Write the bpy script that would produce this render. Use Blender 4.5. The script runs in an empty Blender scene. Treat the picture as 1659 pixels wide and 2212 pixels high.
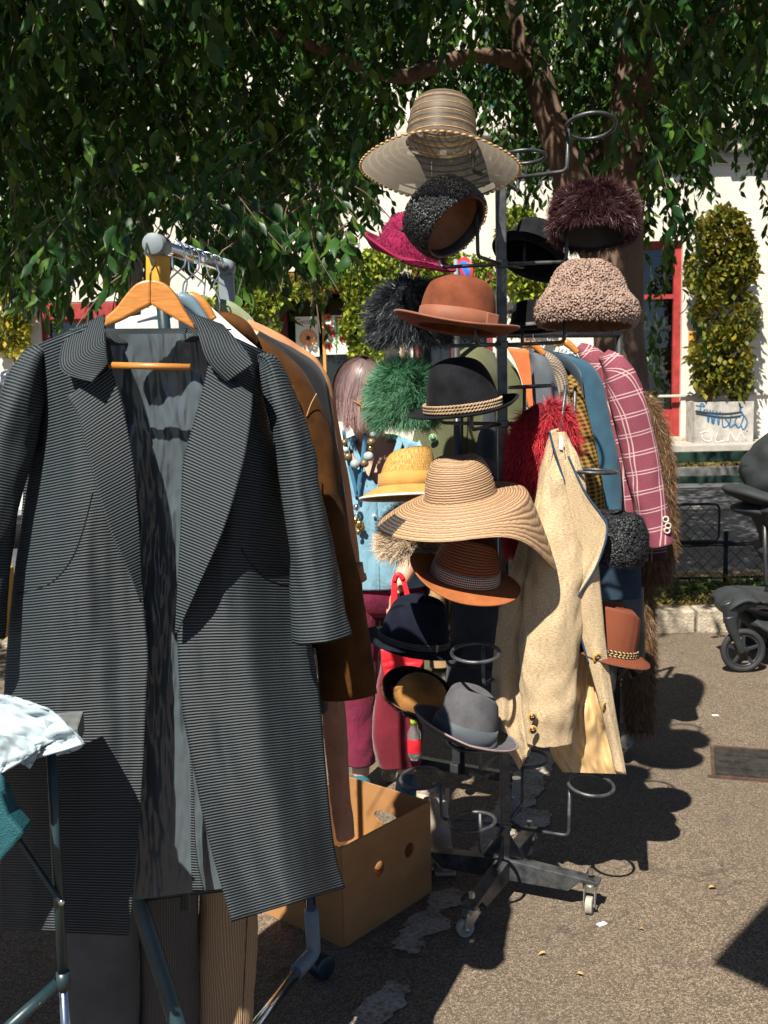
import bpy, math, random
import numpy as np
from mathutils import Vector as Vec, Matrix, Euler, noise as NZ

# ------------------------------------------------------------------ camera, light
sc = bpy.context.scene
COL = sc.collection
R = math.radians
rnd = random.Random(11)
PITCH, ROLL, FOC, CAMH = R(7.58), R(1.25), 2300.0, 1.68
CAMP = Vec((0, 0, CAMH))
_f = Vec((0, math.cos(PITCH), -math.sin(PITCH)))
_r0, _u0 = Vec((1, 0, 0)), Vec((0, math.sin(PITCH), math.cos(PITCH)))
_r = _r0 * math.cos(ROLL) - _u0 * math.sin(ROLL)
_u = _u0 * math.cos(ROLL) + _r0 * math.sin(ROLL)
cam_d = bpy.data.cameras.new('camera')
cam = bpy.data.objects.new('camera', cam_d)
COL.objects.link(cam)
m3 = Matrix((_r, _u, -_f)).transposed()
cam.matrix_world = Matrix.Translation(CAMP) @ m3.to_4x4()
cam_d.sensor_fit = 'VERTICAL'
cam_d.sensor_height = 24
cam_d.lens = 24 * FOC / 2212
cam_d.clip_start = 0.05
cam_d.clip_end = 600
cam_d.dof.use_dof = True
cam_d.dof.focus_distance = 2.7
cam_d.dof.aperture_fstop = 8.0
sc.camera = cam

SUN = Vec((0.33, 0.71, -1.0)).normalized()          # the way the light travels
sd = bpy.data.lights.new('sun', 'SUN')
sd.energy = 5.0
sd.angle = R(0.53)
sd.color = (1.0, 0.93, 0.81)
so = bpy.data.objects.new('sun', sd)
so.rotation_euler = SUN.to_track_quat('-Z', 'Y').to_euler()
so.location = (-6, -10, 20)
COL.objects.link(so)
wd = bpy.data.worlds.new('World')
sc.world = wd
wd.use_nodes = True
_t = wd.node_tree
_bg = _t.nodes['Background']
_sky = _t.nodes.new('ShaderNodeTexSky')
_sky.sky_type = 'NISHITA'
_sky.sun_disc = False
_sky.air_density = 0.5
_sky.dust_density = 0.2
_sky.ozone_density = 1.6
_sky.sun_elevation = math.asin(-SUN.z)
_sky.sun_rotation = math.atan2(-SUN.x, -SUN.y)
_t.links.new(_sky.outputs[0], _bg.inputs[0])
_bg.inputs[1].default_value = 0.05
vs_ = sc.view_settings
vs_.view_transform = 'Standard'
vs_.look = 'None'
vs_.exposure = 1.25
vs_.gamma = 1.0
vs_.use_curve_mapping = False
sc.cycles.max_bounces = 5
sc.cycles.diffuse_bounces = 2
sc.cycles.transparent_max_bounces = 12
sc.cycles.use_denoising = True

# ------------------------------------------------------------------ pixel helpers (photo seen 1659 x 2212)
def ray(px, py):
    return _f + _r * ((px - 829.5) / FOC) + _u * (-(py - 1106) / FOC)
def P(px, py, Y):
    d = ray(px, py)
    return CAMP + d * (Y / d.y)
def G(px, py, z=0.0):
    d = ray(px, py)
    return CAMP + d * ((z - CAMH) / d.z)
def proj(v):
    w = Vec(v) - CAMP
    z = w.dot(_f)
    return 829.5 + FOC * w.dot(_r) / z, 1106 - FOC * w.dot(_u) / z, z

# ------------------------------------------------------------------ objects
def wloc(o):
    p = Vec((0, 0, 0))
    while o is not None:
        p = p + o.location
        o = o.parent
    return p
def tag(o, label, cat=None, group=None, kind=None):
    if label: o['label'] = label
    if cat: o['category'] = cat
    if group: o['group'] = group
    if kind: o['kind'] = kind
    return o
def thing(name, label, cat, loc, group=None, rot=None):
    o = bpy.data.objects.new(name, None)
    o.empty_display_size = 0.1
    COL.objects.link(o)
    o.location = loc
    if rot is not None: o.rotation_euler = rot
    return tag(o, label, cat, group)
def make(name, geo, mat, parent=None, smooth=True, local=False, solid=0, bevel=0, sub=0, label=None, origin=None):
    vs, fs = geo[0], geo[1]
    uv = geo[2] if len(geo) > 2 else None
    me = bpy.data.meshes.new(name)
    A = np.array([tuple(v) for v in vs], dtype=float)
    if parent is None and not local:
        org = Vec(origin) if origin is not None else Vec(((A[:, 0].min() + A[:, 0].max()) / 2, (A[:, 1].min() + A[:, 1].max()) / 2, A[:, 2].min()))
    elif not local:
        org = wloc(parent)
    else:
        org = Vec((0, 0, 0))
    A = A - np.array(org)
    me.from_pydata(A.tolist(), [], [tuple(f) for f in fs])
    if uv is not None:
        l = me.uv_layers.new(name='UVMap')
        vi = np.empty(len(me.loops), dtype=np.int32)
        me.loops.foreach_get('vertex_index', vi)
        U = np.array(uv, dtype=np.float32)[vi]
        l.data.foreach_set('uv', U.ravel())
    if smooth:
        me.polygons.foreach_set('use_smooth', [True] * len(me.polygons))
    me.materials.append(mat)
    o = bpy.data.objects.new(name, me)
    COL.objects.link(o)
    if parent is not None:
        o.parent = parent
    elif not local:
        o.location = org
    if bevel:
        b = o.modifiers.new('bevel', 'BEVEL'); b.width = bevel; b.segments = 2; b.limit_method = 'ANGLE'; b.angle_limit = R(35)
        if smooth is False: pass
    if solid:
        s = o.modifiers.new('solid', 'SOLIDIFY'); s.thickness = solid; s.offset = 0
    if sub:
        s = o.modifiers.new('sub', 'SUBSURF'); s.levels = sub; s.render_levels = sub
    if label: o['label'] = label
    return o
def make_np(name, verts, tris, uv, mat, parent=None, local=False, smooth=True):
    me = bpy.data.meshes.new(name)
    verts = np.asarray(verts, dtype=np.float32)
    org = Vec((0, 0, 0))
    if not local:
        org = wloc(parent) if parent is not None else Vec((float(verts[:, 0].mean()), float(verts[:, 1].mean()), float(verts[:, 2].min())))
    verts = verts - np.array(org, dtype=np.float32)
    n, t = len(verts), len(tris)
    me.vertices.add(n); me.vertices.foreach_set('co', verts.ravel())
    me.loops.add(t * 3); me.loops.foreach_set('vertex_index', np.asarray(tris, dtype=np.int32).ravel())
    me.polygons.add(t)
    me.polygons.foreach_set('loop_start', np.arange(0, t * 3, 3, dtype=np.int32))
    me.polygons.foreach_set('use_smooth', np.full(t, smooth))
    if uv is not None:
        l = me.uv_layers.new(name='UVMap')
        l.data.foreach_set('uv', np.asarray(uv, dtype=np.float32)[np.asarray(tris).ravel()].ravel())
    me.update(calc_edges=True)
    me.materials.append(mat)
    o = bpy.data.objects.new(name, me)
    COL.objects.link(o)
    if parent is not None: o.parent = parent
    elif not local: o.location = org
    return o
def copy_tree(o, parent=None):
    c = o.copy(); COL.objects.link(c); c.parent = parent
    for ch in list(o.children): copy_tree(ch, c)
    return c
def join(*gs):
    vs, fs, uv = [], [], []
    for g in gs:
        b = len(vs)
        vs.extend(g[0]); fs.extend([tuple(i + b for i in f) for f in g[1]])
        uv.extend(g[2] if len(g) > 2 and g[2] is not None else [(v[0], v[2]) for v in g[0]])
    return vs, fs, uv
def xf(g, m):
    return [m @ Vec(v) for v in g[0]], g[1], (g[2] if len(g) > 2 else None)

# ------------------------------------------------------------------ shapes
def lerp(a, b, t): return a + (b - a) * t
def sstep(a, b, x):
    t = max(0, min(1, (x - a) / (b - a)))
    return t * t * (3 - 2 * t)
def poly_at(pts, t):
    """point of a polyline by arc length in its first two numbers"""
    L = [0]
    for a, b in zip(pts, pts[1:]): L.append(L[-1] + math.hypot(b[0] - a[0], b[1] - a[1]) + 1e-9)
    s = t * L[-1]
    for i in range(len(pts) - 1):
        if s <= L[i + 1] or i == len(pts) - 2:
            k = (s - L[i]) / (L[i + 1] - L[i])
            return tuple(lerp(a, b, k) for a, b in zip(pts[i], pts[i + 1]))
def spline(pts, n):
    """catmull-rom through tuples, n samples"""
    out = []
    m = len(pts) - 1
    for k in range(n):
        t = k / (n - 1) * m
        i = min(int(t), m - 1); f = t - i
        p0, p1, p2, p3 = pts[max(i - 1, 0)], pts[i], pts[i + 1], pts[min(i + 2, m)]
        out.append(tuple(0.5 * (2 * b + (c - a) * f + (2 * a - 5 * b + 4 * c - d) * f * f + (3 * b - a - 3 * c + d) * f ** 3)
                         for a, b, c, d in zip(p0, p1, p2, p3)))
    return out
def tube(pts, r, n=8, closed=False, caps=True):
    pts = [Vec(p) for p in pts]
    m = len(pts)
    rs = r if isinstance(r, (list, tuple)) else [r] * m
    vs, fs, uv = [], [], []
    up = None
    s = 0
    for i, p in enumerate(pts):
        a = pts[i - 1] if (i > 0 or closed) else p
        b = pts[(i + 1) % m] if (i < m - 1 or closed) else p
        d = (b - a).normalized() if (b - a).length > 1e-9 else Vec((0, 0, 1))
        if up is None:
            up = d.orthogonal().normalized()
        up = (up - d * up.dot(d))
        up = up.normalized() if up.length > 1e-6 else d.orthogonal().normalized()
        sd_ = d.cross(up)
        if i: s += (p - pts[i - 1]).length
        for k in range(n):
            an = 2 * math.pi * k / n
            vs.append(p + up * (math.cos(an) * rs[i]) + sd_ * (math.sin(an) * rs[i]))
            uv.append((an * rs[i], s))
    for i in range(m if closed else m - 1):
        j = (i + 1) % m
        for k in range(n):
            fs.append((i * n + k, i * n + (k + 1) % n, j * n + (k + 1) % n, j * n + k))
    if caps and not closed:
        fs.append(tuple(range(n - 1, -1, -1)))
        fs.append(tuple(range((m - 1) * n, m * n)))
    return vs, fs, uv
def bend(pts, rad=0.02, k=4):
    """round the corners of a polyline of points"""
    pts = [Vec(p) for p in pts]
    out = [pts[0]]
    for a, b, c in zip(pts, pts[1:], pts[2:]):
        r1 = min(rad, (a - b).length * .45, (c - b).length * .45)
        s, e = b + (a - b).normalized() * r1, b + (c - b).normalized() * r1
        for i in range(k + 1):
            t = i / k
            out.append(s * (1 - t) ** 2 + b * (2 * t * (1 - t)) + e * t * t)
    out.append(pts[-1])
    return out
def box(c, s, rz=0, m=None):
    x, y, z = s[0] / 2, s[1] / 2, s[2] / 2
    vs = [Vec((a * x, b * y, d * z)) for a in (-1, 1) for b in (-1, 1) for d in (-1, 1)]
    mm = Matrix.Translation(Vec(c)) @ (m if m is not None else Matrix.Rotation(rz, 4, 'Z'))
    vs = [mm @ v for v in vs]
    fs = [(0, 1, 3, 2), (4, 6, 7, 5), (0, 4, 5, 1), (2, 3, 7, 6), (0, 2, 6, 4), (1, 5, 7, 3)]
    return vs, fs, [(v.x + v.y, v.z) for v in vs]
def bar(a, b, w, h):
    """square bar from a to b"""
    a, b = Vec(a), Vec(b)
    d = (b - a); L = d.length; d.normalize()
    side = d.cross(Vec((0, 0, 1)))
    side = side.normalized() if side.length > 1e-4 else Vec((1, 0, 0))
    up = side.cross(d)
    m = Matrix((side, d, up)).transposed().to_4x4()
    return box((a + b) / 2, (w, L, h), m=m)
def cyl(a, b, r, n=16):
    return tube([a, b], r, n)
def disc_prism(c, nrm, r, th, n=16):
    c, nrm = Vec(c), Vec(nrm).normalized()
    return tube([c - nrm * th / 2, c + nrm * th / 2], r, n)
def prism(outline, y0, y1):
    """outline in (x,z), extruded along y"""
    n = len(outline)
    vs = [Vec((x, y0, z)) for x, z in outline] + [Vec((x, y1, z)) for x, z in outline]
    fs = [tuple(range(n)), tuple(range(2 * n - 1, n - 1, -1))]
    for i in range(n):
        j = (i + 1) % n
        fs.append((j, i, i + n, j + n))
    return vs, fs, [(v.x, v.z) for v in vs]
def sheet(fn, nu, nv, wrap=False):
    vs, uv, fs = [], [], []
    for j in range(nv + 1):
        for i in range(nu + (0 if wrap else 1)):
            p, t = fn(i / nu, j / nv)
            vs.append(p); uv.append(t)
    w = nu if wrap else nu + 1
    for j in range(nv):
        for i in range(nu):
            a, b = j * w + i, j * w + (i + 1) % w
            fs.append((a, b, b + w, a + w))
    return vs, fs, uv
def panel(L, Rr, Y, nu=24, nv=60, dep=None, wr=0.0, ws=(3, 9), uv_len=None, seed=0, uoff=0.0, smoothn=24):
    """cloth between two pixel polylines; L/R points (px,py[,dY])"""
    L = [tuple(p) if len(p) == 3 else (p[0], p[1], 0) for p in L]
    Rr = [tuple(p) if len(p) == 3 else (p[0], p[1], 0) for p in Rr]
    L = spline(L, max(3, smoothn)); Rr = spline(Rr, max(3, smoothn))
    rows = [(poly_at(L, j / nv), poly_at(Rr, j / nv)) for j in range(nv + 1)]
    vs, uv, fs = [], [], []
    acc = 0; prev = None
    for j, (a, b) in enumerate(rows):
        mid = P((a[0] + b[0]) / 2, (a[1] + b[1]) / 2, Y)
        if prev is not None: acc += (mid - prev).length
        prev = mid
        wa = P(a[0], a[1], Y); wb = P(b[0], b[1], Y); wid = (wb - wa).length
        for i in range(nu + 1):
            u, v = i / nu, j / nv
            x, y, d = (lerp(p, q, u) for p, q in zip(a, b))
            if dep: d += dep(u, v)
            if wr: d += wr * NZ.noise(Vec((u * ws[0] + seed * 7.3, v * ws[1], seed * 3.1))) + wr * .4 * NZ.noise(Vec((u * ws[0] * 3.1, v * ws[1] * 2.7, seed * 5.7)))
            vs.append(P(x, y, Y + d)); uv.append((uoff + u * wid, acc))
    w = nu + 1
    for j in range(nv):
        for i in range(nu):
            a = j * w + i
            fs.append((a, a + w, a + w + 1, a + 1))
    return vs, fs, uv
def limb(path, m=24, n=40, wr=0.0, wf=9.0, seed=0, sq=1.0, caps=True, pts3=False):
    """soft tube: path rows (px,py,Y,half width in px,half depth in m), or with pts3 (x,y,z,half width m,half depth m)"""
    rows = spline([tuple(map(float, p)) for p in path], n)
    cen, hw, hd = [], [], []
    for r in rows:
        if pts3:
            cen.append(Vec(r[:3])); hw.append(r[3])
        else:
            cen.append(P(r[0], r[1], r[2])); hw.append(r[3] * r[2] / FOC)
        hd.append(r[4])
    vs, fs, uv = [], [], []
    s = 0
    for i, c in enumerate(cen):
        d = (cen[min(i + 1, n - 1)] - cen[max(i - 1, 0)]).normalized()
        if i: s += (c - cen[i - 1]).length
        side = d.cross(Vec((0, 1, 0)))
        side = side.normalized() if side.length > 1e-3 else Vec((1, 0, 0))
        back = d.cross(side).normalized()
        if back.y < 0: back = -back
        if side.x > 0: side = -side
        for k in range(m):
            an = 2 * math.pi * k / m
            ca, sa = math.cos(an), math.sin(an)
            ca = math.copysign(abs(ca) ** sq, ca); sa = math.copysign(abs(sa) ** sq, sa)
            w = 0
            if wr:
                w = wr * (NZ.noise(Vec((ca * 1.3 + seed * 5, s * wf + sa * 1.1, sa * 1.3))) + .5 * NZ.noise(Vec((ca * 3 + seed * 3, s * wf * 2.3, sa * 3))))
            vs.append(c + side * (ca * (hw[i] + w)) + back * (sa * (max(hd[i], .002) + w)))
            uv.append((an / (2 * math.pi) * (hw[i] * 4.4), s))
    for i in range(n - 1):
        for k in range(m):
            fs.append((i * m + k, i * m + (k + 1) % m, (i + 1) * m + (k + 1) % m, (i + 1) * m + k))
    if caps:
        for i0, c, flip in ((0, cen[0], 1), ((n - 1) * m, cen[-1], 0)):
            ci = len(vs); vs.append(c); uv.append((0, 0))
            for k in range(m):
                f = (i0 + k, i0 + (k + 1) % m, ci)
                fs.append(f[::-1] if flip else f)
    return vs, fs, uv
def lathe(prof, n=64, sx=1.0, sy=1.0, post=None):
    vs, fs, uv = [], [], []
    m = len(prof); s = 0
    for i, (r, z) in enumerate(prof):
        if i: s += math.hypot(r - prof[i - 1][0], z - prof[i - 1][1])
        for k in range(n):
            an = 2 * math.pi * k / n
            p = Vec((math.cos(an) * r * sx, math.sin(an) * r * sy, z))
            if post: p = post(p, r, an, i / (m - 1))
            vs.append(p); uv.append((an / (2 * math.pi), s))
    for i in range(m - 1):
        for k in range(n):
            fs.append((i * n + k, (i + 1) * n + k, (i + 1) * n + (k + 1) % n, i * n + (k + 1) % n))
    return vs, fs, uv
def ellipsoid(c, r, nu=24, nv=14, rot=None):
    def f(u, v):
        th, ph = u * 2 * math.pi, v * math.pi
        p = Vec((r[0] * math.cos(th) * math.sin(ph), r[1] * math.sin(th) * math.sin(ph), r[2] * math.cos(ph)))
        if rot is not None: p = rot @ p
        return Vec(c) + p, (u, v)
    return sheet(f, nu, nv, wrap=True)
def sample_surface(geo, count, seed=1, keep=None):
    rs = np.random.RandomState(seed)
    A = np.array([tuple(v) for v in geo[0]], dtype=float)
    T = []
    for f in geo[1]:
        for k in range(1, len(f) - 1): T.append((f[0], f[k], f[k + 1]))
    T = np.array(T)
    a, b, c = A[T[:, 0]], A[T[:, 1]], A[T[:, 2]]
    nrm = np.cross(b - a, c - a); ar = np.linalg.norm(nrm, axis=1)
    nrm = nrm / np.maximum(ar, 1e-12)[:, None]
    ctr = A.mean(axis=0)
    if np.sum(np.einsum('ij,ij->i', nrm, (a + b + c) / 3 - ctr) * ar) < 0: nrm = -nrm
    idx = rs.choice(len(T), size=count, p=ar / ar.sum())
    r1, r2 = np.sqrt(rs.rand(count)), rs.rand(count)
    p = a[idx] * (1 - r1)[:, None] + b[idx] * (r1 * (1 - r2))[:, None] + c[idx] * (r1 * r2)[:, None]
    n_ = nrm[idx]
    if keep is not None:
        k = keep(p, n_); p, n_ = p[k], n_[k]
    return p, n_
def fur(geo, count, length, width, comb=(0, 0, -.4), lift=.7, jit=.45, seed=1, keep=None, curl=0.0, tang=False, clump=0.0, cs=38.0):
    """tapered strands rooted on a surface: (verts, tris, uv)"""
    rs = np.random.RandomState(seed)
    p, n = sample_surface(geo, count, seed, keep)
    c = len(p)
    cb = np.array(comb)[None] * np.ones((c, 1))
    if tang: cb = cb - n * np.minimum(0, (cb * n).sum(1))[:, None] * 1.0
    if clump:
        cl = np.array([tuple(NZ.noise_vector(Vec(a) * cs)) for a in p]) + .6 * np.array([tuple(NZ.noise_vector(Vec(a) * cs * .35)) for a in p])
        cb = cb + clump * cl
    d = n * lift + cb + rs.normal(0, jit, (c, 3))
    d /= np.linalg.norm(d, axis=1)[:, None]
    L = length * (0.6 + 0.7 * rs.rand(c))[:, None]
    sd_ = np.cross(d, rs.normal(0, 1, (c, 3))); sd_ /= np.linalg.norm(sd_, axis=1)[:, None]
    w = width * (0.7 + .6 * rs.rand(c))[:, None]
    droop = cb * .5 + rs.normal(0, .25 + curl, (c, 3))
    p0 = p - n * .003
    p1 = p + d * L * .45
    p2 = p + d * L + droop * L * .45
    v = np.stack([p0 - sd_ * w, p0 + sd_ * w, p1 - sd_ * w * .75, p1 + sd_ * w * .75, p2], axis=1).reshape(-1, 3)
    base = (np.arange(c) * 5)[:, None]
    t = np.concatenate([base + np.array([[0, 1, 3]]), base + np.array([[0, 3, 2]]), base + np.array([[2, 3, 4]])], axis=1).reshape(-1, 3)
    rv = rs.rand(c)
    uv = np.stack([np.repeat(rv, 5), np.tile([0, 0, .5, .5, 1.0], c)], axis=1)
    return v, t, uv
# ------------------------------------------------------------------ materials
class NB:
    def __init__(s, name):
        s.mat = bpy.data.materials.new(name); s.mat.use_nodes = True
        s.t = s.mat.node_tree; s.b = s.t.nodes['Principled BSDF']; s.out = s.t.nodes['Material Output']
    def n(s, typ, props=None, o=0, **inp):
        nd = s.t.nodes.new('ShaderNode' + typ)
        for k, v in (props or {}).items(): setattr(nd, k, v)
        for k, v in inp.items():
            key = int(k[1:]) if k[0] == '_' and k[1:].isdigit() else k.replace('_', ' ')
            s.put(nd.inputs[key], v)
        return nd.outputs[o]
    def put(s, sock, v):
        if isinstance(v, bpy.types.NodeSocket): s.t.links.new(v, sock)
        elif isinstance(v, (tuple, list)) and len(v) == 3 and sock.type == 'RGBA': sock.default_value = (*v, 1)
        else: sock.default_value = v
    def m(s, op, a, b=0.0, c=0.0):
        return s.n('Math', {'operation': op}, _0=a, _1=b, _2=c)
    def mix(s, f, a, b, mode='MIX'):
        nd = s.t.nodes.new('ShaderNodeMix'); nd.data_type = 'RGBA'; nd.blend_type = mode
        s.put(nd.inputs[0], f); s.put(nd.inputs[6], a); s.put(nd.inputs[7], b)
        return nd.outputs[2]
    def ramp(s, f, stops):
        nd = s.t.nodes.new('ShaderNodeValToRGB')
        e = nd.color_ramp.elements
        while len(e) > 1: e.remove(e[-1])
        for i, (p, c) in enumerate(stops):
            q = e[0] if i == 0 else e.new(p)
            q.position = p; q.color = (*c, 1) if len(c) == 3 else c
        s.put(nd.inputs[0], f)
        return nd.outputs[0]
    def obj(s): return s.n('TexCoord', o=3)
    def uv(s): return s.n('TexCoord', o=2)
    def sep(s, v):
        nd = s.t.nodes.new('ShaderNodeSeparateXYZ'); s.put(nd.inputs[0], v)
        return nd.outputs[0], nd.outputs[1], nd.outputs[2]
    def noise(s, vec, scale, detail=3, rough=.55, dist=0.0):
        return s.n('TexNoise', Vector=vec, Scale=scale, Detail=detail, Roughness=rough, Distortion=dist)
    def scale(s, vec, sc_): return s.n('Mapping', Vector=vec, Scale=sc_)
    def bump(s, h, strength=.3, dist=.002, nrm=None):
        kw = dict(Height=h, Strength=strength, Distance=dist)
        if nrm is not None: kw['Normal'] = nrm
        return s.n('Bump', **kw)
    def fin(s, col=None, rough=None, nrm=None, **kw):
        if col is not None: s.put(s.b.inputs['Base Color'], col)
        if rough is not None: s.put(s.b.inputs['Roughness'], rough)
        if nrm is not None: s.put(s.b.inputs['Normal'], nrm)
        for k, v in kw.items(): s.put(s.b.inputs[k.replace('_', ' ')], v)
        return s.mat
def cm(c, k): return tuple(min(1, x * k) for x in c)
def M(name, col, rough=.8, var=.25, vs=9, bump=.25, bs=160, bd=.002, metal=0.0, spec=.3, sheen=0.0, col2=None, coat=0.0):
    b = NB(name); o = b.obj()
    n1 = b.noise(o, vs, 4)
    f = b.n('MapRange', Value=n1, _1=.3, _2=.7)
    c = b.mix(f, cm(col, 1 - var), col2 if col2 else cm(col, 1 + var))
    kw = dict(Metallic=metal, Specular_IOR_Level=spec)
    if sheen: kw['Sheen_Weight'] = sheen; kw['Sheen_Roughness'] = .4
    if coat: kw['Coat_Weight'] = coat
    nr = b.bump(b.noise(o, bs, 3), bump, bd) if bump else None
    return b.fin(c, rough, nr, **kw)
def cloth_mat(name, col, var=.25, weave=900, bump=.35, rough=.85, sheen=.15, fleck=.25, vs=12, wrinkle=.0, fs=1.0):
    """woven cloth: thread weave from the UV in metres, flecks and soft wrinkles"""
    b = NB(name); uv = b.uv(); o = b.obj()
    x, y, _ = b.sep(uv)
    wx = b.m('SINE', b.m('MULTIPLY', x, weave * 2.0)); wy = b.m('SINE', b.m('MULTIPLY', y, weave * 2.0))
    w = b.m('MULTIPLY', wx, wy)
    fl = b.noise(b.scale(uv, (260 * fs, 700 * fs, 1)), 1, 3)
    big = b.noise(o, vs, 4)
    c = b.mix(b.n('MapRange', Value=big, _1=.3, _2=.7), cm(col, 1 - var), cm(col, 1 + var))
    c = b.mix(b.m('MULTIPLY', b.n('MapRange', Value=fl, _1=.42, _2=.62), fleck), c, cm(col, .35))
    h = b.m('ADD', b.m('MULTIPLY', w, .4), fl)
    nr = b.bump(h, bump, .0012)
    if wrinkle: nr = b.bump(b.noise(b.scale(o, (1, 1, .55)), 14, 4, .6, 1.2), wrinkle, .012, nr)
    return b.fin(c, rough, nr, Specular_IOR_Level=.2, Sheen_Weight=sheen)
def rib_mat(name, dark, light, per=.0056, bump=1.0, axis='y', gloss=.62):
    b = NB(name); uv = b.uv()
    x, y, _ = b.sep(uv)
    if axis == 'x': x, y = y, x
    wob = b.noise(b.scale(uv, (18, 18, 1)), 1, 2)
    ph = b.m('ADD', b.m('MULTIPLY', y, 2 * math.pi / per), b.m('MULTIPLY', wob, 3.2))
    s = b.m('MULTIPLY_ADD', b.m('SINE', ph), .5, .5)
    ridge = b.n('MapRange', {'interpolation_type': 'SMOOTHSTEP'}, Value=s, _1=.25, _2=.8)
    th = b.n('TexNoise', Vector=b.n('CombineXYZ', X=b.m('MULTIPLY', x, 900), Y=b.m('MULTIPLY', y, 380), Z=0.0), Scale=1.0, Detail=1.0)
    blot = b.noise(b.obj(), 6, 3)
    lg = b.mix(b.n('MapRange', Value=th, _1=.38, _2=.6), cm(light, .5), light)
    lg = b.mix(b.n('MapRange', Value=blot, _1=.3, _2=.7), lg, cm(light, .75))
    c = b.mix(ridge, dark, lg)
    nr = b.bump(s, bump, .0016)
    nr = b.bump(th, .25, .0006, nr)
    return b.fin(c, gloss, nr, Specular_IOR_Level=.25)
def fur_mat(name, root, tip, tip2=None, rough=.5, spec=.35):
    b = NB(name); x, y, _ = b.sep(b.uv())
    t = b.mix(x, tip, tip2 if tip2 else cm(tip, .6))
    c = b.mix(b.n('MapRange', Value=y, _1=.05, _2=.8), root, t)
    return b.fin(c, rough, None, Specular_IOR_Level=spec)
def plaid_mat(name, base, line, pu=.078, pv=.078):
    b = NB(name); uv = b.uv(); x, y, _ = b.sep(uv)
    wob = b.m('MULTIPLY', b.noise(b.scale(uv, (6, 6, 1)), 1, 2), .012)
    def lines(c, p):
        f = b.m('FRACT', b.m('DIVIDE', b.m('ADD', c, wob), p))
        a = b.m('LESS_THAN', b.m('ABSOLUTE', b.m('SUBTRACT', f, .41)), .027)
        d = b.m('LESS_THAN', b.m('ABSOLUTE', b.m('SUBTRACT', f, .57)), .027)
        return b.m('MAXIMUM', a, d)
    l = b.m('MAXIMUM', lines(x, pu), lines(y, pv))
    th = b.noise(b.scale(uv, (700, 240, 1)), 1, 2)
    bc = b.mix(b.n('MapRange', Value=th, _1=.35, _2=.65), cm(base, .6), cm(base, 1.35))
    c = b.mix(b.m('MULTIPLY', l, .85), bc, line)
    return b.fin(c, .85, b.bump(th, .3, .001), Specular_IOR_Level=.2)
def check_mat(name, a, c2, p=.018):
    b = NB(name); uv = b.uv(); x, y, _ = b.sep(uv)
    sx = b.m('GREATER_THAN', b.m('SINE', b.m('MULTIPLY', x, 2 * math.pi / p)), .1)
    sy = b.m('GREATER_THAN', b.m('SINE', b.m('MULTIPLY', y, 2 * math.pi / p)), .1)
    k = b.m('MULTIPLY', b.m('ADD', sx, sy), .5)
    th = b.noise(b.scale(uv, (900, 900, 1)), 1, 2)
    c = b.mix(k, a, c2)
    c = b.mix(b.m('MULTIPLY', th, .5), c, cm(a, .5))
    return b.fin(c, .9, b.bump(th, .35, .001), Specular_IOR_Level=.15)
def straw_mat(name, lo, hi, per=.0062, rough=.6):
    """sewn straw braid: rows along v of the UV (metres), short stitches round it"""
    b = NB(name); uv = b.uv(); x, y, _ = b.sep(uv)
    wob = b.noise(b.n('CombineXYZ', X=b.m('MULTIPLY', x, 90), Y=b.m('MULTIPLY', y, 60), Z=0.0), 1, 2)
    s = b.m('MULTIPLY_ADD', b.m('SINE', b.m('ADD', b.m('MULTIPLY', y, 2 * math.pi / per), b.m('MULTIPLY', wob, 4.0))), .5, .5)
    st = b.noise(b.n('CombineXYZ', X=b.m('MULTIPLY', x, 260), Y=b.m('MULTIPLY', y, 330), Z=0.0), 1, 2)
    tone = b.noise(b.n('CombineXYZ', X=b.m('MULTIPLY', x, 7), Y=b.m('MULTIPLY', y, 150), Z=0.0), 1, 2)
    c = b.mix(b.n('MapRange', Value=st, _1=.35, _2=.62), cm(hi, .7), hi)
    c = b.mix(b.m('MULTIPLY', b.n('MapRange', Value=tone, _1=.5, _2=.75), .55), c, cm(hi, .45))
    c = b.mix(b.n('MapRange', Value=s, _1=.12, _2=.5), lo, c)
    return b.fin(c, rough, b.bump(b.m('ADD', s, b.m('MULTIPLY', st, .5)), .8, .0016), Specular_IOR_Level=.3)
def leaf_mat(name, a, c2, c3, rough=.38, trans=.25, spec=.5):
    b = NB(name); x, y, _ = b.sep(b.uv())
    c = b.ramp(x, [(0, a), (.6, c2), (1, c3)])
    b.fin(c, rough, None, Specular_IOR_Level=spec)
    tr = b.n('BsdfTranslucent', Color=b.mix(.35, c, cm(c3, 1.6)))
    mx = b.t.nodes.new('ShaderNodeMixShader'); mx.inputs[0].default_value = trans
    b.t.links.new(b.b.outputs[0], mx.inputs[1]); b.t.links.new(tr, mx.inputs[2]); b.t.links.new(mx.outputs[0], b.out.inputs[0])
    return b.mat
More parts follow.
